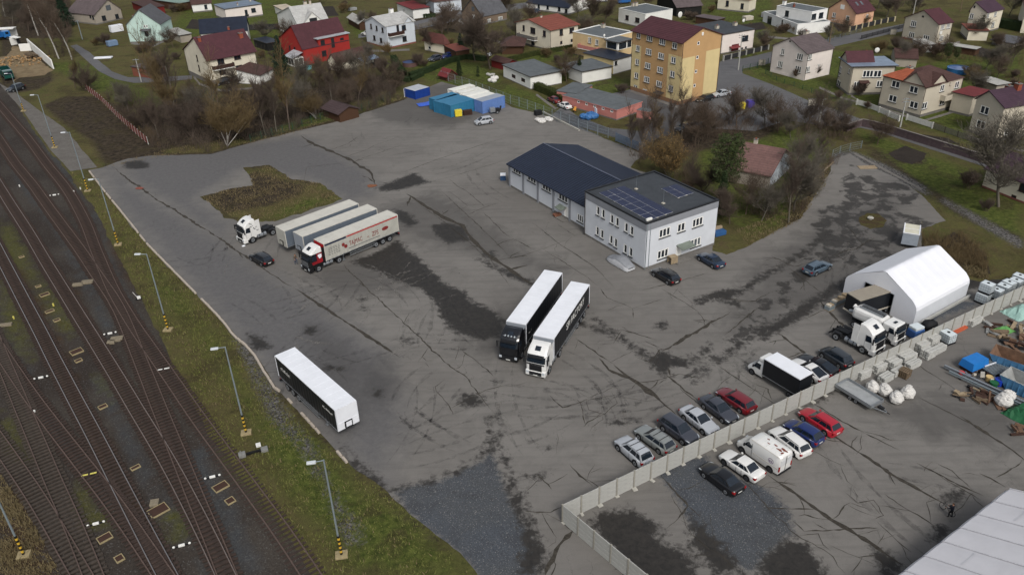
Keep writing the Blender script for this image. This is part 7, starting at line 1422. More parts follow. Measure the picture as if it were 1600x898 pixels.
p=G(*zp('p',885,420)); MB().box(-.05,.05,-.6,.6,0,1.9,M_TRW,tap=(0,.15)).build('surfboard_panel',None,label='white rounded panel leaning on the blue hose pile',cat='panel',loc=(p.x,p.y,.03),rz=.4)
p=G(*zp('p',635,275)); b=MB(); b.tube((0,0,0),(0,0,1.3),.55,.6,mat('butt_blue','24548e',.5),14); b.build('water_butt',None,label='blue water butt at the corner of the pink garage block',cat='water butt',loc=(p.x,p.y,.02))
p=G(*zp('p',620,365)); t=thing('small_mixer','orange concrete mixer on the gravel','mixer',(p.x,p.y,.03)); MB().tube((0,0,.5),(.25,0,1.2),.4,.25,mat('mixer_orange','c98a3a',.6)).build('drum',t); MB().tube((-.3,-.3,0),(0,0,.7),.04,.04,M_CHAS).tube((-.3,.3,0),(0,0,.7),.04,.04,M_CHAS).tube((.4,0,0),(0,0,.7),.04,.04,M_CHAS).build('stand',t)
p=G(*zp('o',795,800)); t=thing('crate_box','light wooden crate beside the office door','crate',(p.x,p.y,.18),.45); mw=mat('raw_wood','94846c',.8,0,.2,4,dirt=.2);
for k in range(5): MB().box(-.6,.6,-.45,-.41,k*.2,k*.2+.17,mw).build('slat',t); MB().box(-.6,.6,.41,.45,k*.2,k*.2+.17,mw).build('slat',t)
MB().box(-.62,.62,-.46,.46,1.0,1.04,mw).build('lid',t)
p=G(*zp('h',545,765)); MB().rbox(-.7,.7,-.4,.4,0,.35,mat('brick_stack','7a5240',.9,0,.3,6),.03).build('brick_stack',None,label='small stack of reddish bricks at the hall door',cat='brick stack',loc=(p.x,p.y,.17),rz=.5)
for k,(x,y,lab) in enumerate(((32,390,'white and blue air conditioner barrel at the far end of the hall'),)):
 p=G(*zp('h',x+5,y+35)); t=thing('water_tank',lab,'tank',(p.x,p.y,.03)); MB().rbox(-.5,.5,-.5,.5,.0,.9,mat('tank_blue','2c4668',.5),.06).build('tank',t); MB().rbox(-.5,.5,-.5,.5,.9,1.15,M_TRW,.05).build('cap',t)
p=G(*zp('o',1180,565)); t=thing('garden_table','blue covered table with planks behind the office corner','table',(p.x,p.y,.03),.4); MB().rbox(-1,1,-.5,.5,.0,.7,mat('cover_blue','2b5484',.6),.05).build('cover',t); MB().box(-.9,.9,.5,.9,.5,1.1,mw).build('plank',t)
mi_=mat('ibc_plastic','c9d2d6',.35,0,.06,1.5);
def ibc(u,v,lab,z=0,first=[None]):
 p=G(u,v);
 if first[0] is None:
  t=thing('bulk_tank',lab,'plastic tank',group='caged plastic tanks behind the storage tent'); MB().rbox(-.48,.48,-.58,.58,.17,1.12,mi_,.07).tube((0,0,1.12),(0,0,1.17),.14,.14,M_CHAS).build('tank',t); MB().box(-.5,.5,-.6,.6,.0,.15,M_CHAS).build('pallet',t)
  b=MB()
  for i in range(5): x=-.5+i*.25; b.box(x-.01,x+.01,-.61,-.59,.15,1.1,M_STEEL).box(x-.01,x+.01,.59,.61,.15,1.1,M_STEEL)
  for i in range(6): y=-.6+i*.24; b.box(-.51,-.49,y-.01,y+.01,.15,1.1,M_STEEL).box(.49,.51,y-.01,y+.01,.15,1.1,M_STEEL)
  for zz in (.45,.8,1.1): b.box(-.515,-.5,-.6,.6,zz-.015,zz+.015,M_STEEL).box(.5,.515,-.6,.6,zz-.015,zz+.015,M_STEEL).box(-.5,.5,-.615,-.6,zz-.015,zz+.015,M_STEEL).box(-.5,.5,.6,.615,zz-.015,zz+.015,M_STEEL)
  b.build('cage',t); first[0]=t; o=t
 else: o=dup(first[0],(0,0,0),0,lab)
 o.location=(p.x,p.y,.03+z); o.rotation_euler=(0,0,.55+random.uniform(-.1,.1)); o.scale=(1.25,1.25,1.2)
K=1/6.41
for x,y,lab in ((215,335,'lower tank of the stacked pair nearest the tent'),(345,290,'pale green tank second from the tent'),(420,250,'tank third from the tent, half hidden'),(470,215,'tank in the middle of the row along the wall'),(540,195,'tank second from the far end'),(575,150,'tank at the far end, leaning on another')): ibc(1500+x*K,420+y*K,lab)
ibc(1500+228*K,420+330*K,'upper tank of the stacked pair nearest the tent',1.45)
p=G(*zp('t',890,735)); o=[q for q in COL.objects if q.name=='bulk_tank'][0]; o2=dup(o,(p.x,p.y,.03),.4,'single caged tank standing on the open side of the wall beside the orange planks'); o2['group']=''; del o2['group']; o2.scale=(1.3,1.3,1.2)
mblu=mat('drum_blue','3d5f96',.4,0,.1,2)
p=G(*zp('t',665,700)); t=thing('blue_tank','blue tank between the storage tent and the wall','tank',(p.x,p.y,.03),.4); MB().rbox(-.8,.8,-.7,.7,.1,1.2,mblu,.15).build('tank',t); MB().rbox(-.7,.7,-.6,.6,1.2,1.6,mi_,.1).build('cap',t)
p=G(*zp('t',765,650)); MB().ball((0,0,.6),1.0,.8,.8,M_CHAS,10,6,.1).build('tarp_bundle',None,label='black tarpaulin bundle beside the blue tank at the tent corner',cat='bundle',loc=(p.x,p.y,.03))
for i,(x,y,lab) in enumerate(((70,510,'grey wire crate with white boxes, front one left of the tent mouth'),(110,480,'second crate with pale boxes left of the tent mouth'),(150,460,'third crate, next to the tent corner'),(178,440,'rearmost crate touching the tent corner'))):
 p=G(*zp('t',x,y)); t=thing('goods_crate',lab,'crate',(p.x,p.y,.03),.55,'crates left of the tent mouth'); MB().box(-.55,.55,-.4,.4,.1,.6,M_GALV).build('cage',t); MB().rbox(-.45,-.03,-.33,.33,.6,.85+.1*(i>1),mw if i>1 else M_CHW,.03).build('box',t); MB().rbox(.03,.45,-.33,.33,.6,.8,mw,.03).build('box',t); MB().box(-.55,.55,-.42,.42,0,.1,mw).build('pallet',t)
mst=mat('slab_stack','aeaeaa',.9,0,.15,2,dirt=.35,bump=.3)
ST=[(1346,588,2.4,1.5,3),(1370,579,2.3,1.5,3),(1394,573,2.2,1.5,3),(1414,563,3.0,1.6,3),(1437,548,2.2,1.6,4),(1453,538,2.2,1.6,4),(1383,594,2.4,1.2,2),(1402,584,2.6,.9,2),(1425,573,2.8,1.1,2),(1449,557,2.2,1.4,3),(1466,549,2.6,1.0,2),(1521,505,2.9,1.2,2),(1497,510,3.0,.8,1)]
dw=(e1-cw0).normalized(); thw=math.atan2(dw.y,dw.x)
LB=['nearest the flatbed trailer','second from the flatbed trailer','third from the flatbed trailer','long and low in the middle of the row','square behind the single caged tank','nearest the single caged tank','front row stack beside the wooden pallets','narrow front row stack','front row stack on thin battens','front row stack with ribbed top','flat front row stack at the far end','apart from the others under the wall','single long dark slab lying by the wall']
for i,(u,v,l,w,n) in enumerate(ST):
 p=G(u,v); t=thing('slab_stack','stack of grey concrete elements, '+LB[i] if i<11 else ('pair of grey concrete elements '+LB[i] if i==11 else LB[i]),'slab stack',(p.x,p.y,.03),thw+random.uniform(-.08,.08),'stacks of concrete elements below the wall')
 for k in range(n+1):
  m_=3 if w>1 else 2
  for q in range(m_): MB().rbox(-l*.4+random.uniform(0,.15),l*.4-random.uniform(0,.15),-w*.42+q*w*.84/m_+.03,-w*.42+(q+1)*w*.84/m_-.03,k*.27,k*.27+.23,mst,.03).build('slab',t)
p=G(1412,588); t=thing('pallet_stack','pile of brown wooden pallets behind the white sacks','pallet stack',(p.x,p.y,.03),.7)
mpl=mat('pallet_wood','6b5c4a',.85,0,.3,4,dirt=.4)
for k in range(6):
 for q in range(5): MB().box(-.6,.6,-.55+q*.23,-.39+q*.23,k*.16+.10,k*.16+.13,mpl).build('pallet_board',t)
 for q in (-.5,0,.45): MB().box(q,q+.08,-.55,.55,k*.16,k*.16+.098,mpl).build('bearer',t)
def bigbag(u,v,lab,s=1.0):
 p=G(u,v); b=MB(); b.ball((0,0,.5*s),.72*s,.66*s,.56*s,M_SK,12,8,.07,False,-.95); b.ball((.12,.05,1.0*s),.42*s,.3*s,.16*s,M_SK,8,5,.2,False); b.ball((-.3,.1,.9*s),.3*s,.25*s,.15*s,M_SK,8,5,.25,False); b.build('white_sack',None,label=lab,cat='sack',group='white bulk sacks beside the flatbed trailer',loc=(p.x,p.y,.03),rz=random.uniform(0,3))
bigbag(1362,611,'white bulk sack nearest the flatbed trailer with brown stains',1.1); bigbag(1381,616,'white bulk sack second from the flatbed trailer',1.15); bigbag(1399,628,'white bulk sack lowest of the row',1.15); bigbag(1417,620,'white bulk sack at the right end, slumped',1.2)
bigbag(1566,633,'crumpled white sack beside the steel beam',1.3); bigbag(1573,624,'second crumpled white sack behind the first at the beam end',1.1)
for nm,(u,v),l,m,lab,w in (('orange_plank',(1497,518),3.2,mat('plank_orange','b5583a',.7),'bundle of orange planks beside the single caged tank',.45),('steel_beam',(1543,608),10.0,M_STEEL,'long galvanised steel beam lying across the scrap area',.25),('steel_beam',(1537,611),8.0,M_GALV,'thinner grey beam below the long galvanised one',.15)):
 p=G(u,v); b=MB()
 if nm=='steel_beam': b.box(-l/2,l/2,-w/2,w/2,.5,.56,m).box(-l/2,l/2,-.03,.03,.3,.5,m).box(-l/2,l/2,-w/2,w/2,.24,.3,m); rzz=math.atan2((G(1575,625)-G(1510,595)).y,(G(1575,625)-G(1510,595)).x)
 else: b.box(-l/2,l/2,-w/2,-.02,0,.25,m).box(-l/2,l/2,.02,w/2,0,.25,m); rzz=thw
 b.build(nm,None,label=lab,cat='planks' if nm[0]=='o' else 'steel beam',loc=(p.x,p.y,.04),rz=rzz)
K8=1/8.167
def sc(x,y): return (1480+x*K8,540+y*K8)
p=G(*sc(320,290)); t=thing('blue_hopper','bright blue tilted hopper box in the scrap area','hopper',(p.x,p.y,.03),.45); MB().box(-1.4,1.4,-.9,.9,.5,1.4,mat('hopper_blue','1f6fb8',.5,0,.1,2,dirt=.15),tap=(.15,.15)).build('bin_shell',t); MB().box(-1.2,1.2,-.8,.8,.0,.5,M_RB).build('base_frame',t)
def skip(pa,pb,w,lab,m1,m2):
 a,b_=G(*pa,.8),G(*pb,.8); d=b_-a; L=d.length; th=math.atan2(d.y,d.x); m=(a+b_)/2; t=thing('waste_skip',lab,'skip',(m.x,m.y,.03),th)
 h=1.5; o=[(-L/2+.9,-w/2,0),(L/2-.9,-w/2,0),(L/2-.9,w/2,0),(-L/2+.9,w/2,0),(-L/2,-w/2-.1,h),(L/2,-w/2-.1,h),(L/2,w/2+.1,h),(-L/2,w/2+.1,h)]
 i_=[(x*.96,y*.94,z if z else .12) for x,y,z in o]; b=MB(); b.mesh(o,[(0,1,5,4),(1,2,6,5),(2,3,7,6),(3,0,4,7),(3,2,1,0)],m1); b.mesh(i_,[(4,5,1,0),(5,6,2,1),(6,7,3,2),(7,4,0,3),(0,1,2,3)],m2); b.mesh(o[4:]+i_[4:],[(0,1,5,4),(1,2,6,5),(2,3,7,6),(3,0,4,7)],m2); b.build('skip_shell',t)
 for k in range(5): x=-L/2+1+k*(L-2)/4; MB().box(x-.05,x+.05,-w/2-.12,-w/2-.0,.1,h,m1).build('rib',t)
msk=mat('skip_blue','4a7aa0',.7,0,.25,1.5,dirt=.5); mru=mat('skip_rust','6e5544',.9,0,.4,1.5,dirt=.6); mgy=mat('skip_grey','8f9190',.8,0,.25,1.2,dirt=.5)
skip(sc(560,100),sc(1150,300),2.4,'open skip with blue sides and rusty inside at the right edge',msk,mru); skip(sc(720,380),sc(1250,620),2.4,'grey and blue skip nearer the white sacks at the right edge',msk,mgy)
p=G(*sc(590,310)); t=thing('steel_grating','stack of grey steel gratings between the hopper and the skips','grating',(p.x,p.y,.03),.4)
for k in range(14): MB().box(-1.5,1.5,-1.2+k*.18,-1.14+k*.18,.5,.58,M_GALV).build('bar',t)
MB().box(-1.5,-1.4,-1.25,1.25,.42,.5,M_GALV).box(1.4,1.5,-1.25,1.25,.42,.5,M_GALV).box(-1.3,1.3,-1.1,1.1,.0,.41,M_RB).build('frame',t); MB().box(-1.2,1.4,.3,.4,.6,.7,M_TRW).build('white_batten',t)
rd=random.Random(11)
def junk(cx,cy,n,R,lab,mats,sz=(.3,1.2),name='scrap_heap'):
 p=G(cx,cy); t=thing(name,lab,'scrap heap',(p.x,p.y,.03))
 for i in range(n):
  a=rd.uniform(0,6.28);q=R*math.sqrt(rd.random()); l,w,h=rd.uniform(*sz),rd.uniform(.12,.5),rd.uniform(.06,.35); M_=Matrix.Translation((q*math.cos(a),q*math.sin(a)*.7,rd.uniform(0,.6)*(1-q/R)+.05))@Matrix.Rotation(rd.uniform(0,3.1),4,'Z')@Matrix.Rotation(rd.uniform(-.3,.3),4,'X')
  MB().box(-l/2,l/2,-w/2,w/2,0,h,rd.choice(mats),M_).build('debris',t)
junk(*sc(500,440),28,2.8,'mixed scrap of brown timber and machine parts before the gratings',[M_RB,mpl,M_CHAS,M_CHW,M_STEEL])
junk(*sc(330,630),22,2.2,'black and tan timber offcuts below the steel beam',[M_RB,mpl,M_CHAS,mw]); junk(*sc(560,700),6,1.4,'rusty sheet and brown planks beside the crumpled sacks',[M_RB,mru],(1.2,2.4))
junk(1587,518,30,3.6,'large heap of broken pallets and timber at the right edge',[mpl,mw,M_RB,mgy],(.6,2.0)); junk(1596,540,14,2.4,'rusty metal heap above the skips',[mru,M_RB,M_CHAS],(.6,1.8)); junk(1595,672,8,1.6,'rusty red machine part at the right edge',[mru,M_RB],(.6,1.6));
for (u,v,m,lab,s) in ((sc(170,385)[0],sc(170,385)[1],mat('bucket_red','b04a4c',.5),'pinkish red bucket at the beam end',.35),(sc(650,500)[0],sc(650,500)[1],mat('ball_blue','1c3fb0',.4),'bright blue barrel in the scrap',.5),(sc(580,530)[0],sc(580,530)[1],mat('tub_green','1f5a38',.5),'dark green tub beside the blue barrel',.45),(sc(525,450)[0],sc(525,450)[1],mat('tub_cream','c8ad78',.6),'cream tub in the scrap',.4)):
 p=G(u,v); b=MB(); b.tube((0,0,0),(0,0,s*1.5),s*.85,s,m,12); b.build('barrel',None,label=lab,cat='barrel',loc=(p.x,p.y,.05))
def cloth(u,v,w,l,m,lab,hh=.8,rz=0):
 p=G(u,v); n=9; V=[];F=[]; rd2=random.Random(int(u))
 for i in range(n+1):
  for j in range(n+1):
   x,y=(i/n-.5)*w,(j/n-.5)*l; e=min(i,n-i,j,n-j)/ (n/2); V.append((x+rd2.uniform(-.08,.08),y+rd2.uniform(-.08,.08),.02+hh*min(1,e*1.8)*(.7+.3*rd2.random())))
 for i in range(n):
  for j in range(n): F.append((i*(n+1)+j,(i+1)*(n+1)+j,(i+1)*(n+1)+j+1,i*(n+1)+j+1))
 MB().mesh(V,F,m,False).build('tarpaulin',None,label=lab,cat='tarpaulin',loc=(p.x,p.y,.03),rz=rz)
cloth(1594,489,4.2,2.8,mat('tarp_teal','8fb0a8',.6,0,.12,2,bump=.4),'pale turquoise tarpaulin on the goods at the right edge',.9,.4); cloth(1567,517,2.6,1.5,mat('tarp_green','5b9450',.6,0,.1,2),'bright green sheet under the broken pallets',.5,.3); cloth(1602,652,3,3.6,mat('tarp_dkgreen','1f5a38',.6,0,.15,2),'dark green net cover at the right edge by the sacks',1.2,.5)
p=G(1355,262); t=thing('board_pile','three pale boards lying on the asphalt edge near the gravel strip','boards',(p.x,p.y,.03),.0)
for k in range(4): MB().box(-1.6,1.6,-.7+k*.38,-.42+k*.38,0,.1,mw).build('board',t)
a_,c_=G(1269,284),G(1302,254); d=c_-a_; MB().box(-d.length/2,d.length/2,-.12,.12,.0,.22,mw).build('timber_beam',None,label='long pale beam lying in the brown leaves left of the asphalt',cat='beam',loc=((a_+c_)/2)[:2]+(.04,),rz=math.atan2(d.y,d.x))
p=G(1360,343); MB().ball((0,0,.2),.55,.4,.3,M_FOOT,8,5,.2,False).build('boulder',None,label='pale boulder on the small turf island',cat='boulder',loc=(p.x,p.y,.05)); p=G(218,295); MB().ball((0,0,.05),.9,.5,.12,mat('brick_rubble','7d4a40',.9,0,.3,5),9,5,.3,False).build('rubble_patch',None,label='flat heap of red brick rubble on the tar seam',cat='rubble',loc=(p.x,p.y,.04))
p=G(581,291); MB().ball((0,0,.05),.9,.6,.1,mat('rust_soil','7a4f38',.9,0,.3,5),9,5,.3,False).build('rubble_patch',None,label='orange brown heap where the two seams meet',cat='rubble',loc=(p.x,p.y,.04))
p=G(381,385); MB().ball((0,0,.05),.3,.25,.15,M_TRW,8,5,.2,False).build('paper_litter',None,label='white litter behind the lone white tractor unit',cat='litter',loc=(p.x,p.y,.04))
msw=mat('sawn_wood','a08058',.9,0,.3,5);
p=G(30,96); t=thing('firewood_heap','broad heap of split firewood at the upper left','firewood heap',(p.x,p.y,.03))
for i in range(160):
 a=rd.uniform(0,6.28);q=rd.random()**.6; r=rd.uniform(.15,.4); M_=Matrix.Translation((q*9*math.cos(a),q*7*math.sin(a),.15+1.2*(1-q)*rd.random()))@Matrix.Rotation(rd.uniform(0,3),4,'Z')@Matrix.Rotation(rd.uniform(-.5,.5),4,'Y')
 MB().box(-r,r,-.14,.14,-.12,.12,msw if rd.random()<.75 else mw,M_).build('log',t)
p=G(50,90); t=thing('log_stack','stack of brown logs leaning on the white wall','log stack',(p.x,p.y,.03),-.9)
for i in range(26): z=.2+.32*(i//7); MB().tube((-2.5+rd.uniform(-.3,.3),-1.2+(i%7)*.38,z),(2.3+rd.uniform(-.4,.4),-1.2+(i%7)*.38+rd.uniform(-.2,.2),z+rd.uniform(-.1,.1)),.17,.14,mpl,7).build('log',t)
a_,c_=G(46,74),G(84,108); d=c_-a_; MB().box(-d.length/2,d.length/2,-.15,.15,0,2.6,WH).build('boundary_wall',None,label='long white boundary wall behind the log stack',cat='wall',loc=((a_+c_)/2)[:2]+(.0,),rz=math.atan2(d.y,d.x))
a_=G(41,80); MB().box(-1.6,1.6,-.1,.1,0,2.2,WH).build('boundary_wall',None,label='short white end of the boundary wall turning to the log stack',cat='wall',loc=(a_.x,a_.y,0),rz=.15)
p=G(12,58); t=thing('white_canopy','white slab roofed shelter behind the blue lorry','shelter',(p.x,p.y,.03),.1); MB().box(-3,3,-1.5,1.5,2.6,2.8,WH).build('roof',t); MB().box(-2.8,2.8,1.0,1.4,0,2.6,WH).build('wall',t)
p=G(27,70); t=thing('white_canopy','white machine with slanted conveyor above the firewood','conveyor',(p.x,p.y,.03),-.6); MB().box(-2,2,-.8,.8,2.2,2.35,WH).build('deck',t); MB().box(-.8,-.3,-1.5,.5,0,2.2,WH).box(1.2,1.5,-.4,.4,0,2.2,M_CHAS).build('support',t)
def fence(px,h,pitch,label,pm,fill=None,bars=0,fillm=None,name='fence',cat='fence',pr=.05,gap=.0,slat=None,pickets=None,zoff=.02):
 P=[(p.x,p.y) for p in (G(u,v) for u,v in px)]; P=resample(P,pitch); t=thing(name,label,cat,(P[0][0],P[0][1],zoff)); pmz=MB().box(-pr,pr,-pr,pr,0,h,pm).data('post'); O=P[0]; cache={}
 for i,p in enumerate(P):
  if i<len(P)-1: d=P[i+1]-p
  obj('post',pmz,t,loc=(p[0]-O[0],p[1]-O[1],0),rz=math.atan2(d[1],d[0]))
  if i==len(P)-1: break
  L=math.hypot(*d); k=round(L,2)
  if k not in cache:
   b=MB()
   if fill=='panel': b.box(pr+.01,L-pr-.01,-.025,.025,.12,h-.08,fillm or pm)
   if fill=='slats':
    n=slat or 6
    for q in range(n): z=.1+q*(h-.15)/n; b.box(0,L,-.02,.02,z,z+(h-.15)/n*.7,fillm or pm)
   if fill=='pickets':
    n=int(L/.16); b.box(0,L,.012,.05,.3,.38,pm).box(0,L,.012,.05,h-.3,h-.22,pm)
    for q in range(n): x=q*L/n+.03; b.box(x,x+.1,-.015,.01,.08,h-.05,fillm or pm)
   if fill=='mesh':
    for z in (.08,h*.35,h*.65,h-.05): b.box(0,L,-.012,.012,z-.012,z+.012,fillm or pm)
    n=int(L/.3)
    for q in range(n): x=q*L/n; b.box(x-.006,x+.006,-.006,.006,.08,h-.05,fillm or pm)
   cache[k]=b.data({'panel':'panel','slats':'slats','pickets':'pickets','mesh':'wire_mesh'}[fill])
   if fill in('mesh','pickets','slats'): pass
  o=obj({'panel':'panel','slats':'slats','pickets':'pickets','mesh':'wire_mesh'}[fill],cache[k],t,loc=(p[0]-O[0],p[1]-O[1],0),rz=math.atan2(d[1],d[0]),kind='stuff' if fill!='panel' else None)
 return t
mrf=mat('fence_rust_red','6e3028',.9,0,.3,3,dirt=.4); mfg=mat('fence_green','2e4a3a',.7,0,.2,3); mfw=mat('fence_white','cfcfca',.8,0,.1,3,dirt=.25); mfd=mat('fence_dark','2a2a2c',.8,0,.2,3); mdw=mat('fence_darkwood','3c3028',.9,0,.3,3,dirt=.3)
fence([(135,141),(160,160),(185,185),(205,203),(232,226)],1.7,2.2,'rusty red panel fence with pale posts at the upper left',mfw,'panel',fillm=mrf)
fence([(392,222),(450,205),(500,188),(560,176),(610,155)],1.6,2.5,'old green grey wire fence between the yard and the scrub',mfg,'mesh')
fence([(632,152),(640,150)],2.0,2.5,'short fence piece left of the royal blue shed',mfw,'mesh')
fence([(690,124),(740,140),(800,164),(815,168),(870,188),(918,206),(950,216)],2.2,2.8,'tall galvanised mesh fence along the back of the yard',M_GALV,'mesh')
fence([(962,221),(976,227),(997,236)],1.9,3.2,'blue grey sliding gate behind the hall',mat('gate_blue','6c7d92',.5,.3),'slats',slat=7,name='sliding_gate',cat='gate')
a_,c_=G(848,176),G(905,205); d=c_-a_; MB().box(-d.length/2,d.length/2,-.15,.15,0,.3,M_FOOT).build('low_kerb_wall',None,label='low pale wall at the foot of the mesh fence',cat='low wall',loc=((a_+c_)/2)[:2]+(.02,),rz=math.atan2(d.y,d.x))
fence([(1338,164),(1362,171),(1390,184),(1404,190)],1.3,3.0,'white board fence left of the utility pole at the two family house',mfw,'panel',fillm=mfw,pr=.12)
fence([(1416,188),(1435,193),(1456,201)],1.3,3.2,'white board fence right of the utility pole at the two family house',mfw,'panel',fillm=mfw,pr=.12)
fence([(1456,201),(1500,216),(1560,236)],1.3,2.6,'grey weathered plank fence running on from the white boards',mdw,'slats',fillm=mat('grey_planks','6a675f',.9,0,.2,3,dirt=.4),slat=5)
fence([(1196,116),(1216,128),(1240,135),(1270,146),(1300,158),(1330,166)],1.1,2.8,'low green metal fence before the pinkish white house',mfg,'mesh')
fence([(1160,112),(1185,106),(1200,100)],1.5,2.5,'metal fence along the side street by the tall pole',mfg,'mesh'); fence([(1260,72),(1300,64),(1345,50)],1.2,2.6,'grey fence on the near side of the upper street',mat('fence_grey','6c7176',.8),'mesh'); fence([(1345,62),(1390,50),(1412,44)],1.2,2.6,'dark fence between the street and the corner house lawn',mfd,'slats',slat=4)
fence([(1327,50),(1350,44),(1380,37),(1397,34)],1.5,3.0,'dark fence with cream pillars before the peach house',mat('pillar_cream','b8ad8e',.9),'panel',fillm=mfd,pr=.2)
fence([(1130,96),(1160,88),(1200,78)],1.4,2.8,'fence with pale pillars before the pale pink house',mat('pillar_grey','9a9a94',.9),'panel',fillm=mfd,pr=.18)
fence([(388,48),(420,47),(446,46)],1.9,3.0,'tall dark fence beside the flat roofed cream house',mfd,'panel',fillm=mfd); fence([(1300,246),(1312,240),(1325,236),(1345,232)],1.5,2.5,'remains of a wire fence at the top of the old asphalt',M_GALV,'mesh')
fence([(655,44),(700,34),(730,27)],1.3,3,'pale concrete fence along the upper lane',M_CONC,'panel',fillm=M_CONC)
wl=[(1322,206),(1347,197),(1368,202),(1420,218),(1500,243),(1600,276)]; P=resample([tuple(G(u,v)[:2]) for u,v in wl],2.5); t=thing('retaining_wall','long dark purple brown retaining wall curving beside the street at the right','wall'); mrw=mat('retaining_dark','574a4d',.9,0,.25,1.5,dirt=.4)
cap_=mat('coping_grey','77716e',.9,0,.2,2,dirt=.3)
for i in range(len(P)-1):
 a_,c_=P[i],P[i+1]; d=c_-a_; L=math.hypot(*d); th=math.atan2(d[1],d[0]); obj('wall_panel',MB().box(.02,L-.02,-.12,.12,0,1.5,mrw).data('wall_panel'),t,loc=(a_[0],a_[1],0),rz=th); obj('coping',MB().box(0,L,-.18,.18,1.5,1.6,cap_).data('coping'),t,loc=(a_[0],a_[1],0),rz=th)
def pole(tp,bs,lab,m=None,arms=2):
 B=G(*bs); h=min(max(height_at(B,*tp),6),11); t=thing('utility_pole',lab,'utility pole',(B.x,B.y,0),random.uniform(-.3,.3)); m=m or M_PC; MB().tube((0,0,0),(0,0,h),.17,.10,m,8).build('mast',t)
 for k in range(arms): MB().box(-.8,.8,-.05,.05,h-.3-k*.6,h-.2-k*.6,M_GALV).build('cross_arm',t)
 for k in range(arms):
  for x in (-.7,0,.7): MB().tube((x,0,h-.2-k*.6),(x,0,h-.02-k*.6),.05,.04,M_BRICK,6).build('insulator',t)
 return B,h
PL=[pole((1158.7,54),(1153.4,110),'thick concrete pole with switch gear at the corner of the side street'),pole((1300,30),(1296,67),'thin wooden pole beside the bright white modern house',mpl,1),pole((1415,153),(1406.4,199),'concrete pole standing between the two white board fences'),pole((1283.8,168.7),(1279,198),'pole with a lamp among the shrubs before the street',M_PC,1),pole((218,92),(221,128),'concrete pole at the bend of the small lane, upper left',M_PC,1),pole((1428,4),(1426,26),'pole at the end of the upper street'),pole((1502,-6),(1500,18),'wooden pole behind the cream gabled house',mpl,1),pole((122,33),(129,62),'lamp pole on the lawn beside the dark spruce',M_GALV,1)]
def pool(u,v,r,lab,water,rim,h=1.1):
 p=G(u,v); t=thing('garden_pool',lab,'pool',(p.x,p.y,.02)); MB().tube((0,0,0),(0,0,h),r,r,rim,24,False).build('pool_wall',t); MB().quad([(r*.97*math.cos(i*math.pi/12),r*.97*math.sin(i*math.pi/12),h-.12) for i in range(24)],water).build('water_surface',t,)
 b=MB(); n=24
 for i in range(n): a,c=2*math.pi*i/n,2*math.pi*(i+1)/n; b.quad([(r*.95*math.cos(a),r*.95*math.sin(a),h+.02),(r*1.03*math.cos(a),r*1.03*math.sin(a),h+.02),(r*1.03*math.cos(c),r*1.03*math.sin(c),h+.02),(r*.95*math.cos(c),r*.95*math.sin(c),h+.02)],rim)
 b.build('pool_rim',t)
pool(1497,113,2.6,'round blue garden pool behind the two family house',mat('pool_water','5a6f9a',.2,0,.2,1),mat('pool_rim','2f6aa0',.5)); pool(641,103,2.1,'round covered garden pool on the lawn beside the cottage',mat('pool_cover','2c3f66',.5),mat('pool_wall_wood','5a4440',.7)); pool(478,108,1.6,'small turquoise pool half hidden by the dark spruce',mat('pool_teal','3f8f94',.3),mat('pool_teal_rim','6aa5a8',.5),.6)
binn(*zp('m',790,58),mat('bin_yellow','d6c23a',.5),'yellow recycling bin among the shrubs by the street',1.2,1.0,1.6,grp='recycling bins by the street',cat='recycling bin'); binn(*zp('m',765,65),mat('bin_olive','8a8a3a',.5),'olive recycling bin left of the yellow one',1.0,.9,1.4,grp='recycling bins by the street',cat='recycling bin'); binn(*zp('m',855,42),mat('bin_purple','4a3f9a',.5),'purple blue recycling bin right of the yellow one',1.5,1.2,1.7,grp='recycling bins by the street',cat='recycling bin')
for u,v,m,lab in ((1268,165,M_CHW,'pale letter box pillar before the grey house'),(1190,102,M_CHW,'pale meter cabinet on the corner lawn'),(1395,54,M_CHW,'white meter box at the upper street')):
 p=G(u,v); b=MB(); b.box(-.8,.8,-.25,.25,0,1.4,m).box(-.9,.9,-.3,.3,1.4,1.5,M_CONC); b.build('meter_cabinet',None,label=lab,cat='cabinet',loc=(p.x,p.y,0))
for i,(u,v,l,w,h,m,lab) in enumerate(((176,72,3,2,1.6,mat('van_blue','6a7f9a',.5),'pale blue covered trailer beside the lane'),(183,50,4,2,2.2,M_TRW,'white caravan beside the mint green house'),(268,58,1.4,1,1.1,DB,'blue water barrel below the navy roof'),(162,92,5,1.6,.5,M_TRW,'white boat hull beside the lane'),(551,17,3,1.5,1.0,mgy,'grey covered goods behind the kiosk'),(765,88,1.6,.8,.8,M_TRW,'white cistern by the red shed'),(1195,27,2.5,1.6,1.6,mgy,'arched greenhouse behind the pale pink house'),(1168,32,3,2,1.3,M_CHW,'pale hut beside the arched greenhouse'))):
 p=G(u,v); t=thing('garden_item',lab,lab.split()[1] if i in(2,5) else 'garden item',(p.x,p.y,.02),rd.uniform(0,1)); MB().rbox(-l/2,l/2,-w/2,w/2,.1,h,m,.12).build('shell',t); MB().box(-l/2+.1,l/2-.1,-w/2+.1,w/2-.1,0,.12,M_CHAS).build('base_frame',t)
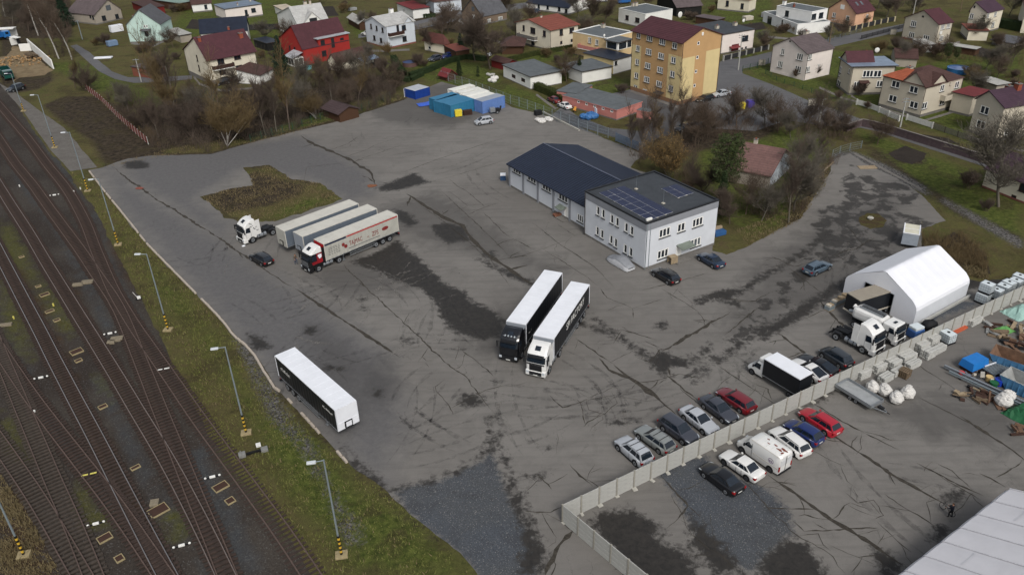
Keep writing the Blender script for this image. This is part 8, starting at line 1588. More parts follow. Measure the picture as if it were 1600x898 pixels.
# ======================= PEOPLE =======================
def person(u,v,rz,label,top,legs,hair,pose='stand'):
 p=G(u,v); t=thing('person',label,'person',(p.x,p.y,.03),rz)
 me=bpy.data.meshes.new('body'); bm=bmesh.new();
 J={'pelvis':(0,0,.95,.15),'waist':(.01,0,1.12,.14),'chest':(.03,0,1.35,.17),'neck':(.04,0,1.5,.06),'head':(.05,0,1.63,.10),'top':(.05,0,1.73,.085)}
 for s,n in ((1,'l'),(-1,'r')):
  J.update({n+'sh':(.02,s*.19,1.43,.065),n+'el':((.0 if pose=='stand' else .12),s*.27,1.16,.048),n+'wr':((.1 if pose=='stand' else .38),s*.25,.95 if pose=='stand' else 1.05,.034),n+'ha':((.14 if pose=='stand' else .46),s*.24,.88 if pose=='stand' else 1.03,.032),
     n+'hp':(0,s*.1,.9,.1),n+'kn':(.05+s*.08,s*.11,.5,.07),n+'an':(s*.10-.02,s*.12,.1,.048),n+'to':(s*.10+.14,s*.13,.04,.04)})
 E=[('pelvis','waist'),('waist','chest'),('chest','neck'),('neck','head'),('head','top')]
 for n in 'lr': E+=[('chest',n+'sh'),(n+'sh',n+'el'),(n+'el',n+'wr'),(n+'wr',n+'ha'),('pelvis',n+'hp'),(n+'hp',n+'kn'),(n+'kn',n+'an'),(n+'an',n+'to')]
 ks=list(J); V=[bm.verts.new(J[k][:3]) for k in ks]; bm.verts.ensure_lookup_table()
 for a,b in E: bm.edges.new((V[ks.index(a)],V[ks.index(b)]))
 bm.to_mesh(me); bm.free(); o=bpy.data.objects.new('body_tmp',me); COL.objects.link(o); md=o.modifiers.new('s','SKIN');
 for i,k in enumerate(ks): r=J[k][3]; me.skin_vertices[0].data[i].radius=(r,r*(1.25 if k in('chest','waist','pelvis') else 1)); me.skin_vertices[0].data[i].use_root=(k=='pelvis')
 sb=o.modifiers.new('b','SUBSURF'); sb.levels=1; dg=bpy.context.evaluated_depsgraph_get(); m2=bpy.data.meshes.new_from_object(o.evaluated_get(dg)); bpy.data.objects.remove(o)
 sk=mat('skin','b98a70',.6); m2.materials.clear()
 for m in (sk,top,legs,hair,M_PLA): m2.materials.append(m)
 for f in m2.polygons:
  c=f.center; f.use_smooth=True
  f.material_index=4 if c.z<.10 else 2 if c.z<.98 and abs(c.y)<.22 else 3 if c.z>1.66 or (c.z>1.57 and c.x<.02) else 0 if c.z>1.5 or (abs(c.y)>.2 and c.z<(.97 if pose=='stand' else 1.055) and c.x>.06) else 1
 obj('body',m2,t);
 b=MB(); b.ball((.14,0,1.62),.02,.015,.02,sk,6,4); b.build('nose',t)
 for s in (-1,1):
  MB().ball((.145,s*.035,1.645),.008,.012,.008,M_PLA,6,4).build('eye',t); MB().ball((.05,s*.10,1.63),.02,.012,.03,sk,6,4).build('ear',t)
  hx,hy,hz=((.14,s*.24,.88) if pose=='stand' else (.46,s*.24,1.03)); b=MB()
  for k in range(4): b.tube((hx,hy-.03+k*.02,hz),(hx+.06,hy-.03+k*.02,hz-.06),.009,.007,sk,5)
  b.tube((hx-.02,hy-s*.03,hz),(hx+.03,hy-s*.06,hz-.01),.01,.008,sk,5); b.build('fingers',t)
 return t
person(463,413,-.5,'person in a brownish top and grey blue trousers standing before the lettered truck',mat('top_khaki','5c4f45',.9),mat('jeans','4a5568',.9),mat('hair_dark','241c18',.9))
person(1484,808,2.2,'person in dark clothes with a brown hood pushing a bicycle beside the large tent',mat('coat_navy','0e1220',.9),mat('trousers_black','0c0d12',.9),mat('hood_brown','3a2a1e',.9),'push')
p=G(1478.5,800); t=thing('bicycle','black bicycle held by the person beside the large tent','bicycle',(p.x,p.y,.03),2.0)
for x in (-.5,.5):
 b=MB(); n=18
 for i in range(n): a,c=2*math.pi*i/n,2*math.pi*(i+1)/n; b.tube((x+.33*math.cos(a),0,.34+.33*math.sin(a)),(x+.33*math.cos(c),0,.34+.33*math.sin(c)),.022,.022,M_TYRE,5,False)
 for i in range(8): a=math.pi*i/4; b.tube((x,0,.34),(x+.31*math.cos(a),0,.34+.31*math.sin(a)),.004,.004,M_STEEL,3,False)
 b.build('wheel',t)
b=MB()
for a,c in (((-.5,0,.34),(-.1,0,.34)),((-.1,0,.34),(-.22,0,.85)),((-.22,0,.85),(-.5,0,.34)),((-.1,0,.34),(.35,0,.85)),((-.22,0,.82),(.35,0,.85)),((.35,0,.95),(.5,0,.34))): b.tube(a,c,.02,.02,M_CHAS,6)
b.build('frame',t); MB().rbox(-.36,-.12,-.07,.07,.88,.94,M_PLA,.02).build('saddle',t); MB().tube((.33,-.28,1.0),(.33,.28,1.0),.016,.016,M_CHAS,6).build('handlebar',t)
# ======================= TREES AND SHRUBS =======================
def twigmat(n,c1,c2):
 t=NT('bark_'+n); oi=t.n('ShaderNodeObjectInfo').outputs['Random']; k=t.mix(oi,c1,c2); p=t.pos(True); k=t.mix(t.ramp(t.noise(p,3,4),.35,.7,0,.5),k,tuple(x*.5 for x in c1)); return t.out(k,.9,0,.1)
TB=twigmat('brown',(.125,.095,.075),(.095,.075,.062)); TG_=twigmat('grey',(.15,.135,.112),(.12,.105,.085)); TW=twigmat('birch',(.42,.40,.37),(.34,.33,.30)); TR_=twigmat('reddish',(.13,.096,.072),(.112,.086,.066)); TOC=twigmat('ochre',(.165,.12,.062),(.135,.10,.055))
def leafm(n,c1,c2):
 t=NT('leaf_'+n); p=t.pos(True); k=t.mix(t.ramp(t.noise(p,1.3,4,.7),.35,.65),c1,c2); oi=t.n('ShaderNodeObjectInfo').outputs['Random']; k=t.mix(t.math('MULTIPLY',oi,.35),k,tuple(x*.5 for x in c1)); return t.out(k,.85,0,.15)
LG=leafm('spruce',(.014,.032,.020),(.026,.05,.028)); LP=leafm('pine',(.040,.062,.022),(.075,.095,.035)); LH=leafm('hedge',(.030,.040,.012),(.058,.066,.018)); LO=leafm('gold',(.22,.135,.05),(.30,.19,.075)); LTH=leafm('thuja',(.020,.036,.014),(.034,.05,.02)); LRB=leafm('russet',(.10,.045,.022),(.14,.075,.03)); LB=leafm('deadleaf',(.075,.05,.028),(.11,.075,.04))
class Segs:
 def __init__(s): s.a=[];s.b=[];s.r0=[];s.r1=[]
 def add(s,a,b,r0,r1): s.a.append(a);s.b.append(b);s.r0.append(r0);s.r1.append(r1)
 def mesh(s,name,m,n=3):
  A=np.array(s.a,float);B=np.array(s.b,float);r0=np.array(s.r0);r1=np.array(s.r1); D=B-A; D/=np.maximum(np.linalg.norm(D,axis=1),1e-6)[:,None]
  U=np.cross(D,[0.3,.2,1.0]); U/=np.maximum(np.linalg.norm(U,axis=1),1e-6)[:,None]; Wv=np.cross(D,U); V=[]
  for C,r in ((A,r0),(B,r1)):
   for i in range(n): t=2*math.pi*i/n; V.append(C+(U*math.cos(t)+Wv*math.sin(t))*r[:,None])
  V=np.stack(V,1); N=len(A); base=np.arange(N)[:,None]*2*n; F=[]
  for i in range(n): F.append(np.concatenate([base+i,base+(i+1)%n,base+n+(i+1)%n,base+n+i],1))
  return rawmesh(name,V.reshape(-1,3),np.stack(F,1).reshape(-1,4),m)
def grow(seed,h,kind):
 r=random.Random(seed); T=Segs();C=Segs(); tips=[]
 def rv(k): return Vector((r.uniform(-k,k),r.uniform(-k,k),r.uniform(-k,k)))
 def br(p,d,L,rad,lv,S_):
  n=3 if lv<2 else 2; q=p
  for i in range(n):
   d=(d+rv(.16+.06*lv)+Vector((0,0,.10 if lv else .02))).normalized(); e=q+d*L/n; S_.add(q[:],e[:],rad*(1-i/n*.45),rad*(1-(i+1)/n*.45));
   if lv<LV and i>=(1 if lv==0 else 0):
    for _ in range(NB[lv]):
     az=r.uniform(0,6.28); side=Vector((math.cos(az),math.sin(az),0)); sp=SP[lv]; dd=(d*(1-sp)+side*sp+Vector((0,0,.12))).normalized(); br(q+(e-q)*r.random(),dd,L*LR[lv]*r.uniform(.7,1.2),max(rad*.5,.022),lv+1,C)
   q=e
  if lv<LV: br(q,d,L*.55,rad*.5,lv+1,C)
  else: tips.append((q,d))
 if kind=='broad': LV=4;NB=[3,3,2,2];SP=[.62,.55,.5,.5];LR=[.62,.6,.6,.6]; n0=1
 elif kind=='slim': LV=3;NB=[4,3,3];SP=[.45,.42,.4];LR=[.30,.5,.55]; n0=1
 elif kind=='multi': LV=3;NB=[4,3,3];SP=[.5,.5,.5];LR=[.45,.55,.6]; n0=4
 elif kind=='shrub': LV=2;NB=[4,4];SP=[.5,.5];LR=[.5,.6]; n0=10
 for k in range(n0):
  d0=Vector((0,0,1)) if n0==1 else Vector((r.uniform(-.6,.6),r.uniform(-.6,.6),1)).normalized()
  br(Vector((0,0,0)) if n0<9 else Vector((r.uniform(-.5,.5),r.uniform(-.5,.5),0)),d0,h*(.62 if kind!='slim' else .85),h*(.017 if kind!='multi' else .009) if kind!='shrub' else .03,0,T)
 return T,C,tips
def quads(name,P,m,size,seed=0,flat=0):
 g=np.random.RandomState(seed); P=np.array(P); N=len(P); a=g.normal(size=(N,3)); a[:,2]*=(1-flat); a/=np.linalg.norm(a,axis=1)[:,None]; b=np.cross(a,g.normal(size=(N,3))); b/=np.linalg.norm(b,axis=1)[:,None]; s=size*g.uniform(.6,1.3,(N,1))
 V=np.stack([P-a*s,P+b*s*.6,P+a*s],1).reshape(-1,3); F=np.arange(N*3).reshape(-1,3); return rawmesh(name,V,F,m)
PR={}
def proto(key,kind,h,seed,tm,cm,leaf=None,ln=0,ls=.15):
 T,C,tips=grow(seed,h,kind); d={'h':h,'trunk':T.mesh('trunk',tm,5),'crown':C.mesh('branches',cm,3)}
 g=random.Random(seed+1); S_=Segs()
 for q,dr in tips:
  for _ in range(3 if kind!='shrub' else 2):
   e=q+(dr+Vector((g.uniform(-.7,.7),g.uniform(-.7,.7),g.uniform(-.3,.6)))).normalized()*h*.055; S_.add(q[:],e[:],.014,.008)
 d['twigs']=S_.mesh('twigs',cm,3)
 if leaf: d['leaf']=quads('foliage',[(Vector(tips[i%len(tips)][0])+Vector((g.gauss(0,.3),g.gauss(0,.3),g.gauss(0,.3))))[:] for i in range(ln)],leaf,ls,seed)
 PR[key]=d
proto('b1','broad',10,1,TB,TB); proto('b2','broad',10,2,TG_,TG_); proto('b3','broad',10,9,TR_,TR_,LB,500,.07); proto('s1','slim',11,3,TG_,TB); proto('s2','slim',11,4,TB,TOC,LB,500,.08); proto('w1','slim',13,5,TW,TR_); proto('m1','multi',9,6,TB,TB); proto('m2','multi',9,7,TW,TOC,LB,300,.07); proto('o1','multi',8,8,TG_,TOC,LO,5200,.12); proto('h1','shrub',3,10,TB,TB); proto('h2','shrub',3,11,TR_,TR_,LRB,500,.06); proto('h3','shrub',3,12,TOC,TOC,LB,900,.08)
def conifer(key,h,w,leaf,n,kind='spruce',seed=0):
 g=np.random.RandomState(seed); b=MB(); b.tube((0,0,0),(0,0,h*.96),h*.018,.03,TB,7); P=[]; S_=Segs()
 lv=int(h*2.2)
 for i in range(lv):
  z=h*(.08+.9*i/lv) if kind!='pine' else h*(.35+.62*i/lv); R=w*(1-(z/h)**1.15) if kind=='spruce' else (w*(.55+.45*math.sin(math.pi*min(1,(z/h-.3)/.7))) if kind=='pine' else w*(1-(z/h)**3)*.8)
  k=7+int(R*3)
  for j in range(k):
   a=g.uniform(0,6.28); r=R*g.uniform(.65,1.08); e=(r*math.cos(a),r*math.sin(a),z-r*.18*(1 if kind=='spruce' else -.5)); S_.add((0,0,z),e,.03,.01); m=int(n/lv/k)+1
   for q in range(m):
    f=g.uniform(.15,1)**.6; P.append((e[0]*f+g.normal()*.09*h/8,e[1]*f+g.normal()*.09*h/8,z+(e[2]-z)*f+g.normal()*.09*h/8))
 PR[key]={'h':h,'trunk':b.data('trunk'),'crown':S_.mesh('branches',TB,3),'leaf':quads('foliage',P,leaf,.19 if kind!='thuja' else .12,seed)}
conifer('c1',10,3.0,LG,9000,'spruce',1); conifer('c2',10,3.4,LP,7000,'pine',2); conifer('c3',4,.8,LTH,3500,'thuja',3); conifer('c4',10,2.2,LTH,8000,'spruce',4)
def tree(key,u,v,h,label,name='tree',cat='tree',group=None,w=1.0):
 d=PR[key]; p=G(u,v); t=thing(name,label,cat,(p.x,p.y,0),random.uniform(0,6.28),group); s=h/d['h']; t.scale=(s*w,s*w,s)
 obj('trunk' if 'h'!=key[0] else 'stems',d['trunk'],t); c=obj('crown',d['crown'],t)
 if 'twigs' in d: obj('twigs',d['twigs'],c)
 if 'leaf' in d: obj('foliage',d['leaf'],c)
 return t
GT='bare trees of the scrub belt behind the yard'
TL=[ # key,u,v,height,label
('w1',60,56,13,'white barked birch leaning over the firewood'),('w1',92,92,14,'white birch behind the boundary wall'),('w1',113,94,13,'white birch nearest the small lane'),('w1',8,26,10,'white birch at the upper left corner'),('w1',78,60,12,'slender birch between the two white birches'),
('b1',45,50,8,'brown bare tree behind the birch, upper left'),('b3',75,45,8,'reddish bare tree beside the dark spruce'),('b2',20,40,8,'grey bare tree above the blue lorry'),('b3',100,70,7,'reddish bare tree at the end of the boundary wall'),('m1',30,20,8,'dark bare tree at the picture top left'),('b1',60,15,8,'bare tree at the top edge left of the spruce'),('b3',90,20,8,'reddish bare tree at the top edge'),
('c1',105,42,12,'large dark blue green spruce at the upper left'),('c1',442,120,11,'tall dark spruce in front of the red house'),('c1',418,-2,7,'dark conifer at the picture top'),
('s2',118,138,7,'low ochre bare tree at the end of the red fence'),('m1',133,143,6,'bare brown bush like tree by the sawdust yard'),('b2',245,140,8,'bare tree below the lane bend'),('s2',262,175,14,'tall ochre bare tree, first of the pair right of the red fence'),('s1',275,182,14,'tall slim bare tree, second of the pair right of the red fence'),('s2',288,205,12,'tall bare tree with tan leaves behind the white stemmed one'),('m1',300,215,8,'dark many stemmed tree by the yard edge'),
('m2',355,229,10,'white stemmed bare tree at the edge of the yard'),('b2',330,200,8,'grey bare tree behind the white stemmed one'),('s2',345,185,10,'ochre slim tree below the cream house'),('b3',392,200,8,'reddish bare tree left of the thin pair'),('s1',415,212,11,'thin bare tree, left of the pair on the fence line'),('s1',432,206,11,'thin bare tree in the middle of the fence line'),('s2',453,203,12,'thin bare tree with ochre top on the fence line'),('b1',405,190,8,'dark bare tree behind the fence line'),('b2',470,185,7,'grey bare tree left of the open shelter'),('m2',494,186,6,'pale trunked apple tree beside the open shelter'),('s1',520,165,9,'slim bare tree behind the open shelter'),('b3',545,172,6,'reddish bare tree right of the open shelter'),('s2',560,165,8,'slim tree right of the open shelter'),('b1',585,158,6,'bare tree near the royal blue shed'),('b2',470,150,8,'grey bare tree below the dark spruce'),('b3',500,140,7,'reddish bare tree below the red house'),('b1',530,135,7,'dark bare tree before the low outbuilding'),('b2',565,128,7,'bare fruit tree before the low outbuilding'),('m1',600,125,6,'bare fruit tree below the pale blue house'),('b3',618,145,5,'small russet tree by the hedge end'),('b2',575,108,6,'bare fruit tree right of the low outbuilding'),('o1',607,87,3.5,'small golden shrub tree at the pale blue house corner'),('b1',370,165,7,'bare tree below the garage door lawn'),('b3',310,180,7,'reddish bare tree left of the ochre slim tree'),('m1',230,200,6,'dark bushy tree behind the red fence'),('b2',200,175,6,'grey bare tree behind the red fence'),('s1',248,215,7,'thin tree at the foot of the red fence'),
('b1',766,108,13,'large dark bare tree on the lawn before the pavilion'),('b2',742,95,10,'bare tree behind the large dark one'),('b3',700,52,8,'bare tree on the lawn behind the cottage'),('b1',690,60,8,'dark bare tree beside the cottage roof'),('b2',805,62,8,'bare tree beside the beige house balcony'),('b1',675,80,6,'dark bare fruit tree before the cottage'),('b3',640,15,7,'russet tree at the top centre'),('b2',665,20,8,'bare tree before the white house at the top centre'),('b1',790,25,7,'bare tree behind the stone house'),('b2',905,30,8,'bare tree beside the bungalow gable'),('b1',925,38,8,'bare tree between the bungalow and the flat house'),('b3',830,40,6,'reddish tree above the rust red roof'),('b1',945,38,7,'bare tree before the white flat house'),('b3',1010,12,5,'russet bush like tree at the timber barn'),
('b3',885,128,6,'bare tree before the grey felt roof'),('c4',905,122,6,'dark green conifer between the two grey roofs'),('c3',747,120,3,'small dark thuja on the lawn'),('c4',718,118,5,'blue green conifer beside the tiny red hut'),('c1',720,85,6,'dark green conifer right of the carport'),('c3',1322,47,4,'dark thuja before the peach house'),('c3',1530,55,6,'tall narrow thuja at the cream gabled house'),('c2',1478,98,5,'dark rounded conifer behind the two family house'),('c2',1492,98,4,'smaller rounded conifer right of the first'),
('b2',1385,28,9,'bare tree behind the street fence pillars'),('b1',1398,30,9,'dark bare tree beside the upper street'),('b2',1372,14,8,'pale bare tree right of the peach house'),('b1',1410,10,8,'bare tree at the top edge by the pole'),('b2',1576,26,8,'bare tree in front of the cream corner house'),('c1',1603,28,8,'dark spruce at the upper right corner'),('b3',1470,92,5,'rusty leaved shrub tree before the garden shed'),('b2',1560,112,6,'bare fruit tree behind the pool'),('b1',1580,100,6,'bare fruit tree at the right edge garden'),('b2',1540,110,5,'small pale bare tree in the right garden'),('h3',1425,85,2.5,'orange brown shrub before the corner house'),('h2',1440,88,2.5,'russet shrub under the corner house'),
('b2',1560,323,14,'large bare tree with thick limbs before the bungalow'),
('s1',985,238,7,'thin bare tree behind the gate'),('s1',1003,244,8,'thin bare tree right of the gate'),('s1',1020,240,9,'thin bare tree left of the block shadow'),('s2',1035,232,8,'thin ochre tree behind the golden one'),('s1',1048,235,9,'tall thin bare tree before the block of flats'),('s1',1064,222,10,'tallest thin bare tree before the block of flats'),('b3',1085,228,7,'reddish bare tree left of the pine'),('b1',1105,215,7,'dark bare tree right of the thin group'),('b3',1150,200,7,'reddish bare tree behind the old cottage'),('b2',1195,198,7,'bare tree near the recycling bins'),('b3',1215,205,6,'reddish bare tree before the street'),('b1',1258,205,7,'dark spreading bare tree before the street'),('b3',1290,215,5,'russet bare tree beside the lamp pole'),('m1',1310,212,5,'dark bushy tree at the start of the retaining wall'),('b2',1235,215,5,'low bare tree in the middle garden'),
('o1',1046,282,8,'golden leaved tree behind the office block'),('c2',1130,322,12.5,'green pine between the office and the old cottage'),('c4',1126,336,8,'dark conifer at the corner of the office'),('m1',1098,300,6,'dark leafless tree behind the solar roof'),('b3',1165,335,6,'reddish bare tree before the old cottage'),('b2',1190,345,6,'pale twiggy tree before the old cottage'),('c3',1200,335,3.5,'dark green shrub at the cottage corner'),('s1',1232,348,10,'thin tall bare tree on the garden bank'),('b2',1240,330,9,'grey green bare tree on the garden bank'),('b2',1262,285,8,'bare tree near the long pale beam'),('s1',1275,275,7,'thin tree near the asphalt bank'),('b1',1140,350,5,'dark bare bush tree at the lawn'),('h2',1070,305,3,'russet shrub behind the office roof')]
for k,u,v,h,lab in TL: tree(k,u,v,h,lab,w=1.15 if k[0] in 'bm' else (.75 if k=='c2' else 1.0 if k!='s1' else .8),group=None)
for u,v,h,k,lab in ((1243,122,2.4,'h2','purple red shrub at the corner of the pinkish white house'),(1270,120,3,'h1','pale twiggy shrub beside the pinkish white house'),(1309,156,2,'h2','russet shrub before the grey house'),(1353,170,1.6,'h2','low red shrub behind the white fence'),(1343,150,3,'h1','bare shrub between the grey and the two family house'),(1346,40,3.5,'h3','golden round bush before the peach house'),(1540,330,2,'h1','twiggy shrub near the bungalow')): tree(k,u,v,h,lab,'shrub','shrub')
def scrub(name,polys,n,keys,hr,seed):
 g=random.Random(seed); T=[]
 for key in keys: T.append(None)
 V=[];F=[];S_=Segs()
 for P in polys:
  W_=gp(P[0]); A=np.array(W_); x0,y0=A.min(0);x1,y1=A.max(0); k=0;tries=0; m=int(n*P[1])
  while k<m and tries<m*30:
   tries+=1; x,y=g.uniform(x0,x1),g.uniform(y0,y1)
   if sdf(W_,np.array([[x,y]]))[0]<0: continue
   k+=1; h=g.uniform(*hr)
   for _ in range(16):
    az=g.uniform(0,6.28); sp=g.uniform(.1,.8); d=Vector((math.cos(az)*sp,math.sin(az)*sp,1)).normalized(); p0=Vector((x+g.gauss(0,.35),y+g.gauss(0,.35),0)); m_=p0+d*h*.5; e=m_+(d+Vector((g.uniform(-.3,.3),g.uniform(-.3,.3),0)))*h*.45; S_.add(p0[:],m_[:],.022,.016); S_.add(m_[:],e[:],.016,.008)
    for _ in range(3): q=m_+(e-m_)*g.random(); S_.add(q[:],(q+Vector((g.uniform(-.6,.6),g.uniform(-.6,.6),g.uniform(.1,.7)))*h*.25)[:],.011,.006)
 obj(name,S_.mesh(name,keys[0],3),None,kind='stuff')
scrub('scrub',[([(115,135),(160,150),(215,205),(250,240),(330,238),(390,222),(455,203),(560,178),(630,155),(640,140),(560,120),(480,135),(440,150),(330,170),(250,160),(180,150)],1.0),([(0,5),(110,5),(118,60),(100,90),(85,95),(60,65),(0,45)],.35)],380,[TB],(1.5,4.2),1)
scrub('scrub',[([(985,245),(1005,225),(1080,195),(1150,185),(1240,185),(1330,205),(1350,200),(1320,230),(1260,225),(1200,212),(1130,215),(1090,230),(1080,300),(1115,340),(1090,320),(1040,285)],1.0),([(1140,335),(1200,345),(1250,335),(1290,280),(1310,245),(1285,240),(1240,280),(1180,320)],.4),([(240,165),(330,175),(440,160),(600,130),(630,110),(540,110),(400,150)],.5)],150,[TR_],(1.0,2.8),2)
scrub('scrub',[([(150,150),(240,160),(250,235),(200,200)],.3),([(980,60),(1200,20),(1250,70),(1180,60)],.2),([(1440,85),(1600,70),(1600,130),(1500,110)],.3),([(640,30),(800,60),(760,110),(660,70)],.4),([(480,75),(600,70),(590,120),(480,130)],.4),([(1440,375),(1490,360),(1535,395),(1545,430),(1490,410)],.6)],150,[TOC],(.5,1.8),3)
def hedge(px,w,h,m,lab,seed=0):
 P=resample([tuple(G(u,v)[:2]) for u,v in px],.5); g=np.random.RandomState(seed); pts=[]; T=np.gradient(P,axis=0); T/=np.maximum(np.hypot(*T.T),1e-6)[:,None]
 for p,t_ in zip(P,T):
  k=int(70*(w+h)*.5*.5/ .5)
  for _ in range(k):
   q=g.uniform(-1,1); z=g.uniform(.0,1)
   f=g.rand()
   if f<.45: z=1-.08*g.rand()
   else: q=(1 if g.rand()<.5 else -1)*(1-.1*g.rand())
   pts.append((p[0]+t_[0]*g.uniform(-.3,.3)-t_[1]*q*w/2,p[1]+t_[1]*g.uniform(-.3,.3)+t_[0]*q*w/2,z*h+g.normal()*.04))
 O=P[0]; pts=np.array(pts)-np.array([O[0],O[1],0]); t=thing('hedge',lab,'hedge',(O[0],O[1],0)); obj('foliage',quads('foliage',pts,m,.13,seed),t)
 b=MB()
 for i in range(0,len(P)-1): a=P[i]-O;c=P[i+1]-O; n_=np.array([-T[i][1],T[i][0]])*w*.42; b.quad([(*(a-n_),h*.9),(*(c-n_),h*.9),(*(c+n_),h*.9),(*(a+n_),h*.9)],m).quad([(*(a-n_),0),(*(c-n_),0),(*(c-n_),h*.9),(*(a-n_),h*.9)],m).quad([(*(c+n_),0),(*(a+n_),0),(*(a+n_),h*.9),(*(c+n_),h*.9)],m)
 b.build('inner_growth',t)
hedge([(838,140),(862,150),(884,163)],1.8,1.8,LH,'tall yellow green clipped hedge before the white workshop',1); hedge([(845,132),(880,126),(890,120)],1.2,1.6,LH,'yellow green hedge behind the clipped one',2); hedge([(615,95),(625,113),(632,120)],1.6,1.6,LTH,'dark hedge left of the round covered pool',3)
hedge([(640,122),(672,112),(700,99),(728,92),(760,96)],1.4,1.4,LTH,'long dark hedge separating the two lawns',4); hedge([(790,98),(830,88),(880,79),(915,73)],1.2,1.2,LH,'hedge along the foot of the beige house garden',5); hedge([(1558,42),(1580,46),(1612,52)],2.5,2.6,LTH,'tall dark hedge at the upper right',6); hedge([(600,120),(640,128),(660,118)],1.4,1.1,LTH,'low dark hedge beside the tiny red hut',7)
hedge([(648,24),(665,28),(680,27)],1.2,1.2,LTH,'dark hedge under the white house at the top centre',8)
MTU=leafm('grass',(.12,.135,.035),(.17,.165,.06)); MTD=leafm('weeds',(.15,.115,.06),(.19,.155,.085))
def tufts(name,polys,n,m,h,seed):
 g=np.random.RandomState(seed); out=[]
 for P,w_ in polys:
  W_=gp(P); A=np.array(W_); x0,y0=A.min(0);x1,y1=A.max(0); pts=np.stack([g.uniform(x0,x1,int(n*w_*3)),g.uniform(y0,y1,int(n*w_*3))],1); pts=pts[sdf(W_,pts)>0][:int(n*w_)]
  cl=np.sin(pts[:,0]*.9+1.3*np.sin(pts[:,1]*.7))*np.cos(pts[:,1]*1.1)+g.normal(size=len(pts))*.6; out.append(pts[cl>-.2])
 P=np.concatenate(out); N=len(P); hh=h*g.uniform(.4,1.2,N); a=g.uniform(0,6.28,N); w=.05; dx,dy=np.cos(a)*w,np.sin(a)*w; lx,ly=g.normal(size=N)*.4*hh,g.normal(size=N)*.4*hh
 V=np.stack([np.stack([P[:,0]-dx,P[:,1]-dy,np.zeros(N)],1),np.stack([P[:,0]+dx,P[:,1]+dy,np.zeros(N)],1),np.stack([P[:,0]+lx,P[:,1]+ly,hh],1)],1).reshape(-1,3)
 obj(name,rawmesh(name,V,np.arange(N*3).reshape(-1,3),m),None,kind='stuff')
stripP=[(110,268),(140,280),(190,335),(300,460),(370,535),(410,590),(470,660),(540,735),(600,768),(650,815),(740,898),(500,898),(430,800),(330,680),(260,540),(205,430),(160,345)]
tufts('grass',[(stripP,1.0)],60000,MTU,.28,1)
tufts('weeds',[(stripP,.3),([(312,308),(360,295),(395,290),(388,272),(420,258),(455,280),(500,286),(535,311),(430,346),(368,344)],.3),([(0,740),(60,830),(95,898),(0,898)],.3),([(165,262),(250,246),(390,226),(460,208),(640,152),(640,146),(450,200),(250,236)],.3),([(1170,385),(1250,345),(1290,290),(1300,250),(1270,270),(1230,330),(1150,360)],.35),([(1440,375),(1540,410),(1545,438),(1450,420),(1440,345)],.3)],30000,MTD,.35,2)
MPATH=m_conc('garden_path',(.14,.13,.12),(.19,.18,.165),.4)
for i,L in enumerate(([(205,68),(240,72),(262,62)],[(303,120),(312,132),(345,142),(400,138)],[(448,56),(470,58),(455,62)],[(560,80),(600,80),(640,78)],[(850,83),(910,74),(915,72)],[(905,98),(925,92),(930,86)],[(1065,170),(1010,150),(985,142)],[(838,148),(868,170),(880,165),(850,142)],[(1280,137),(1320,155),(1345,160),(1330,150)],[(1375,168),(1440,190),(1500,172)],[(1130,88),(1180,78)],[(1200,58),(1240,62)],[(1410,66),(1455,78),(1500,66)],[(1510,213),(1560,228),(1600,236)],[(700,22),(760,60),(800,72)],[(1335,240),(1395,272),(1440,296)])):
 sheet('garden_path',fract_outline(gp(band(L,1.6)),.8,.12,seed=40+i),.028,MPATH,1.5)
for i,P in enumerate(([(560,95),(590,90),(610,100),(580,108)],[(1510,70),(1560,80),(1580,95),(1520,88)],[(1150,40),(1190,35),(1200,45),(1165,50)],[(470,12),(520,10),(530,25),(480,28)],[(300,30),(350,38),(340,48),(290,45)],[(820,70),(850,62),(860,66),(830,74)],[(1440,210),(1480,216),(1500,226),(1460,220)],[(1300,35),(1330,30),(1345,40),(1310,50)])):
 sheet('vegetable_bed',fract_outline(gp(P),.6,.3,seed=70+i),.026,MSOIL,1.5)
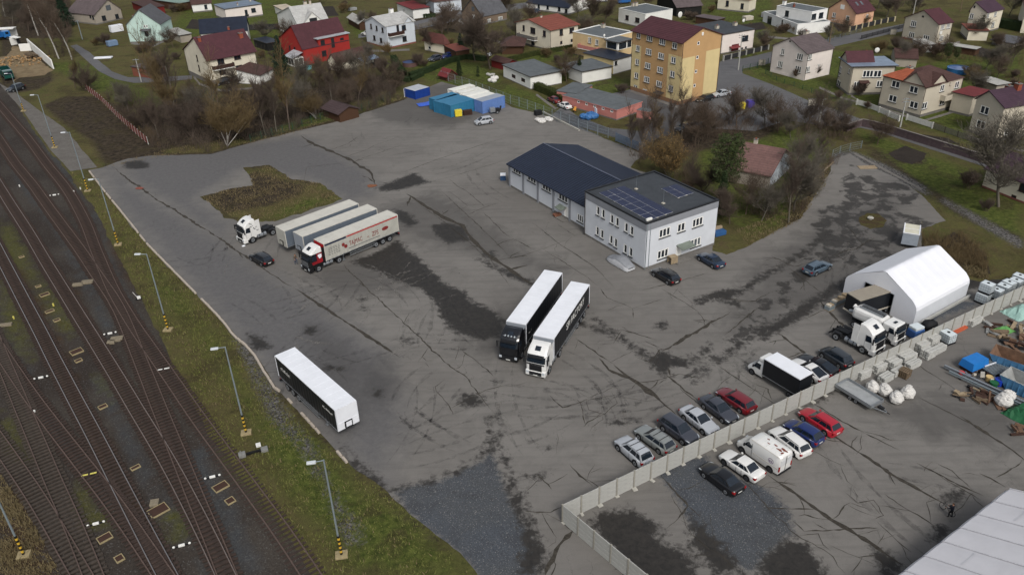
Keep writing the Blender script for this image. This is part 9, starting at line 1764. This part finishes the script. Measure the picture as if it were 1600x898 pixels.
g=random.Random(77); BK_=('h1','h2','h3','h1','b2','b3'); WD=['low','round','wide','ragged','small','thin','dense','leggy']; CO={'h1':'brown twiggy','h2':'russet','h3':'ochre','b2':'grey bare','b3':'reddish bare'}
PLC=[(210,85,'behind the small lane'),(150,70,'before the stone house'),(250,75,'below the mint house'),(285,95,'left of the maroon roofed cream house'),(420,95,'between the garage and the spruce'),(430,60,'on the lawn left of the red house'),(540,95,'below the red wall'),(600,60,'beside the white car'),(560,40,'behind the kiosk'),(655,100,'beyond the covered pool'),(705,78,'at the carport'),(735,60,'on the cottage lawn'),(780,70,'beside the pavilion'),(850,95,'before the beige balcony house'),(920,60,'by the yellow white house'),(960,150,'behind the pink block'),(1000,205,'at the vegetable bed'),(1140,60,'behind the pale pink house'),(1190,75,'below the modern white house'),(1215,55,'at the modern white house porch'),(1255,58,'beside the modern white house wall'),(1290,60,'at the peach house fence'),(1330,100,'behind the pinkish white house'),(1380,80,'left of the corner house lawn'),(1400,95,'behind the grey house'),(1450,85,'before the garden shed'),(1510,125,'beside the blue pool'),(1530,150,'behind the red annex'),(1570,120,'in the right hand gardens'),(1590,140,'near the purple roof'),(1480,160,'right of the two family house'),(1520,60,'below the cream gabled house'),(1560,70,'beside the slate roofed shed'),(540,15,'at the top edge near the sheds'),(480,5,'at the top edge behind the dormer house'),(380,10,'beside the flat cream house'),(270,20,'before the red barn'),(230,45,'right of the mint gable'),(1080,30,'behind the block of flats'),(1110,15,'at the timber barn end'),(1430,20,'by the upper street pole'),(1340,10,'behind the peach house'),(900,85,'above the workshop roof'),(1320,190,'at the retaining wall start'),(1370,225,'on the lawn by the dug bed'),(1500,290,'on the lawn right of the gravel strip')]
n_=0
for u,v,w in PLC:
 for j in range(2 if v<150 else 1):
  k=BK_[n_%6]; a=WD[n_%8]; n_+=1; tree(k,u+g.uniform(-14,14)+j*12,v+g.uniform(-5,5),g.uniform(1.8,3.4) if k[0]=='h' else g.uniform(3.5,5.5),f'{a} {CO[k]} {"shrub" if k[0]=="h" else "fruit tree"} {w}','shrub' if k[0]=='h' else 'tree','shrub' if k[0]=='h' else 'tree',w=1.3)
